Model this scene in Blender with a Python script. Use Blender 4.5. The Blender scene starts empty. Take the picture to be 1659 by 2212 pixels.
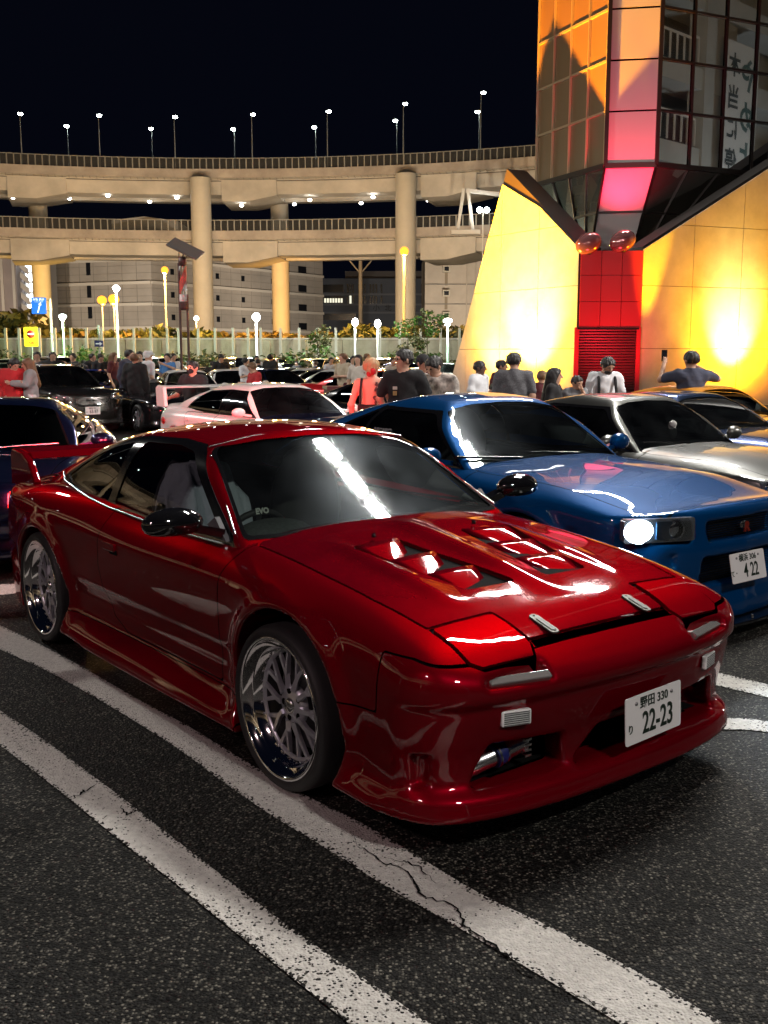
import bpy, math, random
import numpy as np
from mathutils import Vector, Matrix
random.seed(7)
rng = np.random.default_rng(11)
PI = math.pi
SC = bpy.context.scene
COL = SC.collection

# ------------------------------------------------------------------ camera
CAM_H, F_PX, HORIZON = 1.58, 2218.0, 765.0      # measured on a 1659 x 2212 view of the photograph
PITCH = math.atan((1106.0 - HORIZON) / F_PX)
cam = bpy.data.cameras.new('camera')
cam_o = bpy.data.objects.new('camera', cam)
COL.objects.link(cam_o)
cam_o.location = (0, 0, CAM_H)
cam_o.rotation_euler = (PI / 2 - PITCH, 0, 0)
cam.sensor_fit = 'VERTICAL'
cam.sensor_height = 24.0
cam.lens = 24.0 * F_PX / 2212.0
cam.clip_start = 0.05
cam.clip_end = 3000
SC.camera = cam_o

# ------------------------------------------------------------------ world: night sky
W = bpy.data.worlds.new('World')
SC.world = W
W.use_nodes = True
nt = W.node_tree
nt.nodes.clear()
sky = nt.nodes.new('ShaderNodeTexSky')
sky.sky_type = 'NISHITA'
sky.sun_disc = False
sky.sun_elevation = math.radians(-4)
sky.sun_rotation = math.radians(200)
bg1 = nt.nodes.new('ShaderNodeBackground')
bg1.inputs[1].default_value = 0.010
bg2 = nt.nodes.new('ShaderNodeBackground')
bg2.inputs[0].default_value = (0.10, 0.14, 0.36, 1)      # city skyglow on a clear night
bg2.inputs[1].default_value = 0.012
add = nt.nodes.new('ShaderNodeAddShader')
wo = nt.nodes.new('ShaderNodeOutputWorld')
nt.links.new(sky.outputs[0], bg1.inputs[0])
nt.links.new(bg1.outputs[0], add.inputs[0])
nt.links.new(bg2.outputs[0], add.inputs[1])
nt.links.new(add.outputs[0], wo.inputs[0])

SC.view_settings.view_transform = 'Standard'
SC.view_settings.look = 'None'
SC.view_settings.exposure = 0.0
SC.view_settings.gamma = 1.0
SC.render.engine = 'CYCLES'
SC.cycles.use_denoising = True
SC.cycles.max_bounces = 7
SC.cycles.diffuse_bounces = 2
SC.cycles.glossy_bounces = 4
SC.cycles.transmission_bounces = 3
SC.cycles.transparent_max_bounces = 14
SC.cycles.sample_clamp_indirect = 4.0
SC.cycles.caustics_reflective = False
SC.cycles.caustics_refractive = False

# ------------------------------------------------------------------ image point -> place (used only to lay the scene out from measurements)
_c, _s = math.cos(PITCH), math.sin(PITCH)
def ray(u, v):
    a = (u - 829.5) / F_PX
    b = -(v - 1106.0) / F_PX
    return np.array([a, _c + b * _s, -_s + b * _c])
def at(u, v, Y):
    d = ray(u, v)
    t = Y / d[1]
    return (d[0] * t, Y, CAM_H + d[2] * t)
def gnd(u, v, z=0.0):
    d = ray(u, v)
    t = (z - CAM_H) / d[2]
    return (d[0] * t, d[1] * t)

def zg(Y):                       # the lot falls away very slightly for drainage
    return -.010 * max(0., Y - 7.)
def cz(yaw): return -PI / 2 + yaw
def place(u, Y): return (u - 829.5) / F_PX * Y


# ------------------------------------------------------------------ materials
MATS = {}
def mat(name, color=(.5, .5, .5), rough=.5, metal=0., coat=0., coat_rough=.03, emit=None, estr=0., spec=None, noise=None, bump=None, alpha=None, trans=0., ior=None):
    if name in MATS:
        return MATS[name]
    m = bpy.data.materials.new(name)
    m.use_nodes = True
    t = m.node_tree
    b = t.nodes['Principled BSDF']
    b.inputs['Base Color'].default_value = (*color, 1)
    b.inputs['Roughness'].default_value = rough
    b.inputs['Metallic'].default_value = metal
    b.inputs['Coat Weight'].default_value = coat
    b.inputs['Coat Roughness'].default_value = coat_rough
    if metal > .88 and coat: spec = 0.
    if coat and metal > .4 and max(color) > 3 * min(color):
        q = max(color); b.inputs['Specular Tint'].default_value = (*[max(c / q, .04 if color[0] > color[2] else .25) for c in color], 1)
    if spec is not None: b.inputs['Specular IOR Level'].default_value = spec
    if ior: b.inputs['IOR'].default_value = ior
    if trans: b.inputs['Transmission Weight'].default_value = trans
    if emit:
        b.inputs['Emission Color'].default_value = (*emit, 1)
        b.inputs['Emission Strength'].default_value = estr
    if noise:            # (scale, amount) soft mottling of the colour, object space
        sc, am = noise[:2]
        tc = t.nodes.new('ShaderNodeTexCoord')
        n = t.nodes.new('ShaderNodeTexNoise')
        n.inputs['Scale'].default_value = sc
        n.inputs['Detail'].default_value = 6
        n.inputs['Roughness'].default_value = .62
        r = t.nodes.new('ShaderNodeMapRange')
        r.inputs['From Min'].default_value = .3
        r.inputs['From Max'].default_value = .7
        r.inputs['To Min'].default_value = 1 - am
        r.inputs['To Max'].default_value = 1 + am
        mx = t.nodes.new('ShaderNodeVectorMath')
        mx.operation = 'SCALE'
        mx.inputs[0].default_value = color
        t.links.new(tc.outputs['Object'], n.inputs['Vector'])
        t.links.new(n.outputs['Fac'], r.inputs['Value'])
        t.links.new(r.outputs[0], mx.inputs['Scale'])
        t.links.new(mx.outputs[0], b.inputs['Base Color'])
        if len(noise) > 2:
            r2 = t.nodes.new('ShaderNodeMapRange')
            r2.inputs['From Min'].default_value = .35
            r2.inputs['From Max'].default_value = .75
            r2.inputs['To Min'].default_value = max(rough - noise[2], .02)
            r2.inputs['To Max'].default_value = rough + noise[2]
            t.links.new(n.outputs['Fac'], r2.inputs['Value'])
            t.links.new(r2.outputs[0], b.inputs['Roughness'])
    if bump:             # (scale, strength, distance)
        tc = t.nodes.new('ShaderNodeTexCoord')
        n = t.nodes.new('ShaderNodeTexNoise')
        n.inputs['Scale'].default_value = bump[0]
        n.inputs['Detail'].default_value = 4
        bp = t.nodes.new('ShaderNodeBump')
        bp.inputs['Strength'].default_value = bump[1]
        bp.inputs['Distance'].default_value = bump[2]
        t.links.new(tc.outputs['Object'], n.inputs['Vector'])
        t.links.new(n.outputs['Fac'], bp.inputs['Height'])
        t.links.new(bp.outputs[0], b.inputs['Normal'])
    MATS[name] = m
    return m
def glow(name, color, s):
    if name in MATS: return MATS[name]
    m = bpy.data.materials.new(name)
    m.use_nodes = True
    t = m.node_tree
    t.nodes.clear()
    e = t.nodes.new('ShaderNodeEmission')
    e.inputs[0].default_value = (*color, 1)
    e.inputs[1].default_value = s
    o = t.nodes.new('ShaderNodeOutputMaterial')
    t.links.new(e.outputs[0], o.inputs[0])
    MATS[name] = m
    return m
def glass(name, tint=(.35, .38, .37), rough=.02, film=0.0):
    """single-sheet window glass: fresnel mirror over tinted see-through, with a thin dusty film"""
    if name in MATS: return MATS[name]
    m = bpy.data.materials.new(name)
    m.use_nodes = True
    t = m.node_tree
    t.nodes.clear()
    tr = t.nodes.new('ShaderNodeBsdfTransparent')
    tr.inputs[0].default_value = (*tint, 1)
    gl = t.nodes.new('ShaderNodeBsdfGlossy')
    gl.inputs['Roughness'].default_value = rough
    gl.inputs['Color'].default_value = (1, 1, 1, 1)
    fr = t.nodes.new('ShaderNodeFresnel')
    fr.inputs[0].default_value = 1.62
    mx = t.nodes.new('ShaderNodeMixShader')
    t.links.new(fr.outputs[0], mx.inputs[0])
    t.links.new(tr.outputs[0], mx.inputs[1])
    t.links.new(gl.outputs[0], mx.inputs[2])
    o = t.nodes.new('ShaderNodeOutputMaterial')
    out = mx
    if film:
        g2 = t.nodes.new('ShaderNodeBsdfGlossy')
        g2.inputs['Roughness'].default_value = .22
        g2.inputs['Color'].default_value = (.8, .9, 1, 1)
        df = t.nodes.new('ShaderNodeBsdfDiffuse')
        df.inputs[0].default_value = (.3, .32, .33, 1)
        m0 = t.nodes.new('ShaderNodeMixShader'); m0.inputs[0].default_value = .5
        t.links.new(g2.outputs[0], m0.inputs[1]); t.links.new(df.outputs[0], m0.inputs[2])
        tc = t.nodes.new('ShaderNodeTexCoord')
        n = t.nodes.new('ShaderNodeTexNoise'); n.inputs['Scale'].default_value = 3.2; n.inputs['Detail'].default_value = 5
        mr = t.nodes.new('ShaderNodeMapRange')
        mr.inputs['From Min'].default_value = .35; mr.inputs['From Max'].default_value = .75
        mr.inputs['To Min'].default_value = film * .2; mr.inputs['To Max'].default_value = film * 1.2
        t.links.new(tc.outputs['Object'], n.inputs['Vector']); t.links.new(n.outputs['Fac'], mr.inputs['Value'])
        m2 = t.nodes.new('ShaderNodeMixShader')
        t.links.new(mr.outputs[0], m2.inputs[0])
        t.links.new(mx.outputs[0], m2.inputs[1]); t.links.new(m0.outputs[0], m2.inputs[2])
        out = m2
    t.links.new(out.outputs[0], o.inputs[0])
    MATS[name] = m
    return m

BLACK = mat('black_trim', (.005, .005, .006), .12)
RUBBER = mat('tyre_rubber', (.018, .018, .019), .62, bump=(90, .25, .002))
VOID = mat('dark_cavity', (.004, .004, .004), .9, spec=.1)
CHROME = mat('polished_metal', (.86, .86, .88), .07, 1.0)
SATIN = mat('satin_alloy', (.62, .64, .70), .34, .75)
SILVERM = mat('bright_metal', (.72, .72, .74), .22, 1.0)
INTER = mat('cabin_plastic', (.045, .045, .048), .6)
DASH = mat('dashboard_plastic', (.10, .11, .11), .75, noise=(60, .3))
WHITEP = mat('plate_white', (.82, .80, .80), .45)
INK = mat('plate_ink', (.008, .02, .012), .5)
GREYCLOTH = mat('grey_cloth', (.42, .47, .54), .9, bump=(25, .6, .02))

# ------------------------------------------------------------------ objects
def tag(o, label=None, cat=None, group=None, kind=None):
    if label: o['label'] = label
    if cat: o['category'] = cat
    if group: o['group'] = group
    if kind: o['kind'] = kind
    return o
def empty(name, loc=(0, 0, 0), rz=0., label=None, cat=None, group=None):
    o = bpy.data.objects.new(name, None)
    o.empty_display_size = .1
    COL.objects.link(o)
    o.location = loc
    o.rotation_euler = (0, 0, rz)
    return tag(o, label, cat, group)
def link(name, me, parent=None, loc=None, rot=None, label=None, cat=None, group=None, kind=None):
    o = bpy.data.objects.new(name, me)
    COL.objects.link(o)
    if parent is not None: o.parent = parent
    if loc is not None: o.location = loc
    if rot is not None: o.rotation_euler = rot
    return tag(o, label, cat, group, kind)
_kids = {}
def copy_tree(o, parent=None, **kw):
    ch = [c for c in o.children]
    c = o.copy()
    COL.objects.link(c)
    c.parent = parent
    for k in ch: copy_tree(k, c)
    for k, v in kw.items():
        if v is not None: c[k] = v
    return c

class MB:
    """collects primitive shapes into one mesh"""
    def __init__(s):
        s.v, s.f, s.m, s.sm = [], [], [], []
    def add(s, vs, fs, mi=0, smooth=False):
        o = len(s.v)
        s.v.extend([tuple(map(float, p)) for p in vs])
        for f in fs:
            s.f.append([int(i) + o for i in f]); s.m.append(mi); s.sm.append(smooth)
    def box(s, c, d, rz=0., mi=0, M=None):
        x, y, z = d[0] / 2, d[1] / 2, d[2] / 2
        vs = [(-x, -y, -z), (x, -y, -z), (x, y, -z), (-x, y, -z), (-x, -y, z), (x, -y, z), (x, y, z), (-x, y, z)]
        R = M if M is not None else Matrix.Rotation(rz, 3, 'Z')
        vs = [R @ Vector(p) + Vector(c) for p in vs]
        s.add(vs, [(0, 3, 2, 1), (4, 5, 6, 7), (0, 1, 5, 4), (1, 2, 6, 5), (2, 3, 7, 6), (3, 0, 4, 7)], mi)
    def bar(s, a, b, w, h=None, mi=0, n=4, w2=None, smooth=None):
        """prism of n sides from a to b"""
        a, b = Vector(a), Vector(b)
        d = (b - a)
        if d.length < 1e-6: return
        d.normalize()
        up = Vector((0, 0, 1)) if abs(d.z) < .95 else Vector((0, 1, 0))
        r = d.cross(up).normalized(); u = r.cross(d)
        h = w if h is None else h
        w2 = 1. if w2 is None else w2
        vs = []
        for k, p in enumerate((a, b)):
            q = 1. if k == 0 else w2
            for i in range(n):
                t = 2 * PI * (i + .5) / n
                g = 1 / math.cos(PI / n) if n == 4 else 1
                vs.append(p + r * math.cos(t) * w / 2 * g * q + u * math.sin(t) * h / 2 * g * q)
        fs = [(i, (i + 1) % n, n + (i + 1) % n, n + i) for i in range(n)]
        s.add(vs, fs, mi, n > 6 if smooth is None else smooth)
        s.add(vs, [list(range(n))[::-1], list(range(n, 2 * n))], mi)
    def lathe(s, prof, c=(0, 0, 0), axis='Z', n=32, mi=0, smooth=True, a0=0, a1=2 * PI):
        """prof: (r, h) pairs"""
        full = abs(a1 - a0 - 2 * PI) < 1e-6
        m = n if full else n + 1
        vs = []
        for i in range(m):
            t = a0 + (a1 - a0) * i / n
            for r, h in prof:
                p = (r * math.cos(t), r * math.sin(t), h)
                if axis == 'Y': p = (p[0], h, p[1])
                if axis == 'X': p = (h, p[0], p[1])
                vs.append((p[0] + c[0], p[1] + c[1], p[2] + c[2]))
        k = len(prof)
        fs = []
        for i in range(n):
            j = (i + 1) % m
            for q in range(k - 1):
                f = (i * k + q, j * k + q, j * k + q + 1, i * k + q + 1)
                fs.append(f[::-1] if axis == 'Y' else f)
        s.add(vs, fs, mi, smooth)
    def sphere(s, c, r, n=12, m=8, mi=0, sc=(1, 1, 1)):
        vs = [(c[0], c[1], c[2] - r * sc[2])]
        for j in range(1, m):
            ph = -PI / 2 + PI * j / m
            for i in range(n):
                t = 2 * PI * i / n
                vs.append((c[0] + r * sc[0] * math.cos(ph) * math.cos(t), c[1] + r * sc[1] * math.cos(ph) * math.sin(t), c[2] + r * sc[2] * math.sin(ph)))
        vs.append((c[0], c[1], c[2] + r * sc[2]))
        fs = [(0, 1 + (i + 1) % n, 1 + i) for i in range(n)]
        for j in range(m - 2):
            for i in range(n):
                a = 1 + j * n
                fs.append((a + i, a + (i + 1) % n, a + n + (i + 1) % n, a + n + i))
        a = 1 + (m - 2) * n
        fs += [(a + i, a + (i + 1) % n, len(vs) - 1) for i in range(n)]
        s.add(vs, fs, mi, True)
    def prism(s, poly, h0, h1, axis='Z', mi=0, M=None):
        """extrude a 2D polygon; axis Z: (x,y); Y: (x,z); X: (y,z)"""
        def P(a, b, h):
            return (a, b, h) if axis == 'Z' else ((a, h, b) if axis == 'Y' else (h, a, b))
        n = len(poly)
        vs = [P(a, b, h0) for a, b in poly] + [P(a, b, h1) for a, b in poly]
        if M is not None: vs = [M @ Vector(p) for p in vs]
        fs = [list(range(n))[::-1], list(range(n, 2 * n))] + [(i, (i + 1) % n, n + (i + 1) % n, n + i) for i in range(n)]
        s.add(vs, fs, mi)
    def tube(s, pts, r, n=8, mi=0, cap=True):
        pts = [Vector(p) for p in pts]
        rs = r if isinstance(r, (list, tuple)) else [r] * len(pts)
        vs = []
        pr = None
        for i, p in enumerate(pts):
            d = (pts[min(i + 1, len(pts) - 1)] - pts[max(i - 1, 0)]).normalized()
            if pr is None:
                up = Vector((0, 0, 1)) if abs(d.z) < .9 else Vector((0, 1, 0))
                pr = d.cross(up).normalized()
            pr = (pr - d * pr.dot(d)).normalized()
            q = d.cross(pr)
            for k in range(n):
                t = 2 * PI * k / n
                vs.append(p + (pr * math.cos(t) + q * math.sin(t)) * rs[i])
        fs = []
        for i in range(len(pts) - 1):
            for k in range(n):
                fs.append((i * n + k, i * n + (k + 1) % n, (i + 1) * n + (k + 1) % n, (i + 1) * n + k))
        s.add(vs, fs, mi, True)
        if cap: s.add(vs, [list(range(n))[::-1], [len(vs) - n + i for i in range(n)]], mi)
    def mesh(s, name, mats):
        me = bpy.data.meshes.new(name)
        me.from_pydata(s.v, [], s.f)
        if not isinstance(mats, (list, tuple)): mats = [mats]
        for m in mats: me.materials.append(m)
        me.polygons.foreach_set('material_index', s.m)
        me.polygons.foreach_set('use_smooth', s.sm)
        me.update()
        return me
    def obj(s, name, mats, parent=None, **kw):
        return link(name, s.mesh(name, mats), parent, **kw)

def bevel(o, w=.01, seg=2, ang=35):
    b = o.modifiers.new('bevel', 'BEVEL'); b.width = w; b.segments = seg
    b.limit_method = 'ANGLE'; b.angle_limit = math.radians(ang)
    return o

_tc = {}
def text_mesh(body, size, name='lettering', m=None, depth=0., sx=1., align='CENTER', bold=0.):
    key = (body, size, name, m.name if m else None, sx, align, bold, depth)
    if key in _tc: return _tc[key]
    cu = bpy.data.curves.new(name, 'FONT')
    cu.body = body; cu.size = size; cu.align_x = align; cu.align_y = 'CENTER'
    cu.extrude = depth; cu.resolution_u = 3; cu.offset = bold
    cu.space_character = 1.0
    o = bpy.data.objects.new('tmp', cu)
    COL.objects.link(o)
    dg = bpy.context.evaluated_depsgraph_get()
    me = bpy.data.meshes.new_from_object(o.evaluated_get(dg))
    bpy.data.objects.remove(o)
    me.name = name
    if sx != 1.:
        for v in me.vertices: v.co.x *= sx
    me.materials.clear()
    if m: me.materials.append(m)
    _tc[key] = me
    return me
# ------------------------------------------------------------------ implicit surfaces -> clean meshes
def pchip(xk, yk, x):
    xk = np.asarray(xk, float); yk = np.asarray(yk, float); x = np.asarray(x, float)
    h = np.diff(xk); d = np.diff(yk, axis=0) / h.reshape(-1, *([1] * (yk.ndim - 1)))
    m = np.zeros_like(yk)
    if len(xk) == 2:
        m[:] = d[0]
    else:
        hs = h.reshape(-1, *([1] * (yk.ndim - 1)))
        w1 = 2 * hs[1:] + hs[:-1]; w2 = hs[1:] + 2 * hs[:-1]
        ok = d[1:] * d[:-1] > 0
        with np.errstate(divide='ignore', invalid='ignore'):
            hm = (w1 + w2) / (w1 / d[:-1] + w2 / d[1:])
        m[1:-1] = np.where(ok, hm, 0)
        # less flattening than classic pchip: mix with the averaged slope
        av = (d[1:] * hs[:-1] + d[:-1] * hs[1:]) / (hs[:-1] + hs[1:])
        m[1:-1] = np.where(ok, .4 * m[1:-1] + .6 * av, .35 * av)
        m[0] = d[0]; m[-1] = d[-1]
    xc = np.clip(x, xk[0], xk[-1])
    i = np.clip(np.searchsorted(xk, xc) - 1, 0, len(xk) - 2)
    t = (xc - xk[i]) / h[i]
    sh = (-1,) + (1,) * (yk.ndim - 1)
    t = t.reshape(sh); hh = h[i].reshape(sh)
    return ((1 + 2 * t) * (1 - t) ** 2) * yk[i] + t * (1 - t) ** 2 * hh * m[i] + t * t * (3 - 2 * t) * yk[i + 1] + t * t * (t - 1) * hh * m[i + 1]
def table(xk, zk, V, x, z):
    """V[i][k] at (xk[i], zk[k]) -> smooth values on the grid x cross z"""
    A = pchip(xk, np.asarray(V, float), x)          # (nx, K)
    return pchip(zk, A.T, z).T                       # (nx, nz)
def smax(a, b, k):
    h = np.maximum(k - np.abs(a - b), 0)
    return np.maximum(a, b) + h * h / (4 * k)
def smin(a, b, k):
    h = np.maximum(k - np.abs(a - b), 0)
    return np.minimum(a, b) - h * h / (4 * k)

def tri(Fv, o, h, p):
    q = (p - o) / h
    n = np.array(Fv.shape)
    q = np.clip(q, 0, n - 1.001)
    i = q.astype(int); t = (q - i).astype(Fv.dtype)
    x, y, z = i.T; a, b, c = t.T
    r = 0
    for dx in (0, 1):
        for dy in (0, 1):
            for dz in (0, 1):
                r = r + Fv[x + dx, y + dy, z + dz] * (a if dx else 1 - a) * (b if dy else 1 - b) * (c if dz else 1 - c)
    return r
def surf(Fv, o, h, sharp=.75, iters=2):
    """surface nets; returns vertices, quads, normals"""
    o = np.asarray(o, float)
    S = Fv < 0
    n = np.array(Fv.shape)
    acc = np.zeros((*(n - 1), 3), np.float32); cnt = np.zeros(n - 1, np.float32)
    edges = []
    for ax in range(3):
        sl0 = [slice(None)] * 3; sl1 = [slice(None)] * 3
        sl0[ax] = slice(0, -1); sl1[ax] = slice(1, None)
        a, b = Fv[tuple(sl0)], Fv[tuple(sl1)]
        idx = np.argwhere(S[tuple(sl0)] != S[tuple(sl1)])
        va = a[tuple(idx.T)]; vb = b[tuple(idx.T)]
        t = va / (va - vb)
        p = idx.astype(np.float32)
        p[:, ax] += t
        u, w = [k for k in range(3) if k != ax]
        for du in (0, -1):
            for dw in (0, -1):
                c = idx.copy(); c[:, u] += du; c[:, w] += dw
                ok = (c >= 0).all(1) & (c < n - 1).all(1)
                cc = c[ok]
                np.add.at(cnt, tuple(cc.T), 1)
                np.add.at(acc, tuple(cc.T), p[ok])
        edges.append((ax, u, w, idx, va < 0))
    act = cnt > 0
    vid = np.full(n - 1, -1, np.int64)
    vid[act] = np.arange(act.sum())
    V = acc[act] / cnt[act][:, None] * h + o
    Q = []
    for ax, u, w, idx, neg in edges:
        cs = []
        for du, dw in ((-1, -1), (0, -1), (0, 0), (-1, 0)):
            c = idx.copy(); c[:, u] += du; c[:, w] += dw
            cs.append(c)
        ok = np.ones(len(idx), bool)
        for c in cs: ok &= (c >= 0).all(1) & (c < n - 1).all(1)
        q = np.stack([vid[tuple(c[ok].T)] for c in cs], 1)
        flip = neg[ok] if ax != 1 else ~neg[ok]
        q = np.where(flip[:, None], q, q[:, ::-1])
        Q.append(q)
    Q = np.concatenate(Q)
    def grad(p, e):
        g = np.stack([tri(Fv, o, h, p + d) - tri(Fv, o, h, p - d) for d in np.eye(3) * e], 1) / (2 * e)
        return g
    for _ in range(iters):
        g = grad(V, h * .5)
        f = tri(Fv, o, h, V)
        V = V - (f / np.maximum((g * g).sum(1), .05))[:, None] * g * .9
    g = grad(V, h * sharp)
    N = g / np.maximum(np.linalg.norm(g, axis=1), 1e-9)[:, None]
    return SM(V, [list(map(int, q)) for q in Q.tolist()], N)

class SM:
    """sheet mesh: vertices, polygons, normals, clipped by implicit functions"""
    def __init__(s, V, P, N): s.V, s.P, s.N = V, P, N
    def clip(s, f):
        """keep where f(V) < 0"""
        val = f(s.V, s.N) if f.__code__.co_argcount > 1 else f(s.V)
        ins = val < 0
        V = s.V; N = s.N
        newv, newn, cache, out = [], [], {}, []
        base = len(V)
        for p in s.P:
            k = [ins[i] for i in p]
            if all(k): out.append(p); continue
            if not any(k): continue
            q = []
            m = len(p)
            for a in range(m):
                i, j = p[a], p[(a + 1) % m]
                if ins[i]: q.append(i)
                if ins[i] != ins[j]:
                    key = (i, j) if i < j else (j, i)
                    if key not in cache:
                        t = val[i] / (val[i] - val[j])
                        t = min(max(t, .001), .999)
                        newv.append(V[i] + (V[j] - V[i]) * t)
                        nn = N[i] + (N[j] - N[i]) * t
                        newn.append(nn / max(np.linalg.norm(nn), 1e-9))
                        cache[key] = base + len(newv) - 1
                    q.append(cache[key])
            if len(q) >= 3: out.append(q)
        V2 = np.vstack([V, np.array(newv)]) if newv else V
        N2 = np.vstack([N, np.array(newn)]) if newn else N
        return SM(V2, out, N2).compact()
    def compact(s):
        used = np.zeros(len(s.V), bool)
        if s.P: used[np.fromiter((i for p in s.P for i in p), int)] = True
        m = np.cumsum(used) - 1
        return SM(s.V[used], [[int(m[i]) for i in p] for p in s.P], s.N[used])
    def split(s, f, gap=.0):
        ff = (lambda V, N: f(V, N)) if f.__code__.co_argcount > 1 else (lambda V, N: f(V))
        return s.clip(lambda V, N: ff(V, N) + gap / 2), s.clip(lambda V, N: gap / 2 - ff(V, N))
    def offset(s, d): return SM(s.V + s.N * d, s.P, s.N)
    def join(s, o):
        k = len(s.V)
        return SM(np.vstack([s.V, o.V]), s.P + [[i + k for i in p] for p in o.P], np.vstack([s.N, o.N]))
    def thick(s, d):
        """closed panel of thickness d (inwards)"""
        k = len(s.V)
        ec = {}
        for p in s.P:
            for a in range(len(p)):
                i, j = p[a], p[(a + 1) % len(p)]
                ec[(i, j)] = 1
        rim = [(i, j) for (i, j) in ec if (j, i) not in ec]
        V = np.vstack([s.V, s.V - s.N * d])
        N = np.vstack([s.N, -s.N])
        P = s.P + [[i + k for i in p][::-1] for p in s.P]
        # own rim vertices so that its shading stays crisp
        b = len(V); add, addn = [], []
        for i, j in rim:
            e = s.V[j] - s.V[i]
            nn = np.cross(e, s.N[i]); nn = nn / max(np.linalg.norm(nn), 1e-9)
            q = len(add) + b
            add += [V[i], V[j], V[j + k], V[i + k]]; addn += [nn] * 4
            P.append([q + 1, q, q + 3, q + 2])
        if add: V = np.vstack([V, add]); N = np.vstack([N, addn])
        return SM(V, P, N)
    def pieces(s, least=12):
        par = np.arange(len(s.V))
        P = s.P
        a = np.fromiter((p[0] for p in P for _ in p), np.int64); b = np.fromiter((i for p in P for i in p), np.int64)
        while True:
            m = np.minimum(par[a], par[b])
            n = par.copy(); np.minimum.at(n, a, m); np.minimum.at(n, b, m)
            n = n[n]
            if (n == par).all(): break
            par = n
        out = {}
        for p in P: out.setdefault(int(par[p[0]]), []).append(p)
        return [SM(s.V, q, s.N).compact() for q in out.values() if len(q) >= least]
    def parts(s, name, mats, parent, **kw):
        return [c.obj(name, mats, parent, **kw) for c in s.pieces()]
    def mesh(s, name, mats):
        me = bpy.data.meshes.new(name)
        nv = len(s.V)
        me.vertices.add(nv)
        me.vertices.foreach_set('co', np.asarray(s.V, np.float32).ravel())
        ls = np.array([len(p) for p in s.P], np.int32)
        flat = np.fromiter((i for p in s.P for i in p), np.int32, int(ls.sum()))
        me.loops.add(len(flat))
        me.loops.foreach_set('vertex_index', flat)
        me.polygons.add(len(ls))
        me.polygons.foreach_set('loop_start', np.concatenate([[0], np.cumsum(ls)[:-1]]).astype(np.int32))
        me.polygons.foreach_set('use_smooth', np.ones(len(ls), bool))
        for m in (mats if isinstance(mats, (list, tuple)) else [mats]): me.materials.append(m)
        me.update(calc_edges=True)
        me.normals_split_custom_set_from_vertices(np.asarray(s.N, np.float32).tolist())
        return me
    def obj(s, name, mats, parent=None, **kw):
        return link(name, s.mesh(name, mats), parent, **kw)

def poly_sd(px, py, poly):
    """signed distance to a 2D polygon, negative inside"""
    P = np.asarray(poly, float)
    d = np.full(px.shape, 1e9); ins = np.zeros(px.shape, bool)
    for a, b in zip(P, np.roll(P, -1, 0)):
        ex, ey = b - a
        wx, wy = px - a[0], py - a[1]
        t = np.clip((wx * ex + wy * ey) / (ex * ex + ey * ey + 1e-12), 0, 1)
        d = np.minimum(d, (wx - ex * t) ** 2 + (wy - ey * t) ** 2)
        c = (a[1] > py) != (b[1] > py)
        with np.errstate(divide='ignore', invalid='ignore'):
            xx = (b[0] - a[0]) * (py - a[1]) / (b[1] - a[1]) + a[0]
        ins ^= c & (px < xx)
    return np.where(ins, -1, 1) * np.sqrt(d)
def rpoly(pts, r=.03, n=4):
    """round the corners of a polygon"""
    P = [np.array(p, float) for p in pts]; out = []
    m = len(P)
    for i in range(m):
        a, b, c = P[i - 1], P[i], P[(i + 1) % m]
        la, lc = np.linalg.norm(a - b), np.linalg.norm(c - b)
        rr = min(r, la * .45, lc * .45)
        p0 = b + (a - b) / la * rr; p1 = b + (c - b) / lc * rr
        for k in range(n + 1):
            t = k / n
            out.append(tuple((1 - t) ** 2 * p0 + 2 * t * (1 - t) * b + t * t * p1))
    return out
# ------------------------------------------------------------------ cars
def rbox(X, Y, Z, c, d, r=.01):
    q = [np.abs(X - c[0]) - d[0] / 2 + r, np.abs(Y - c[1]) - d[1] / 2 + r, np.abs(Z - c[2]) - d[2] / 2 + r]
    out = np.sqrt(sum(np.maximum(k, 0) ** 2 for k in q))
    return out + np.minimum(np.maximum(np.maximum(q[0], q[1]), q[2]), 0) - r

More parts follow.
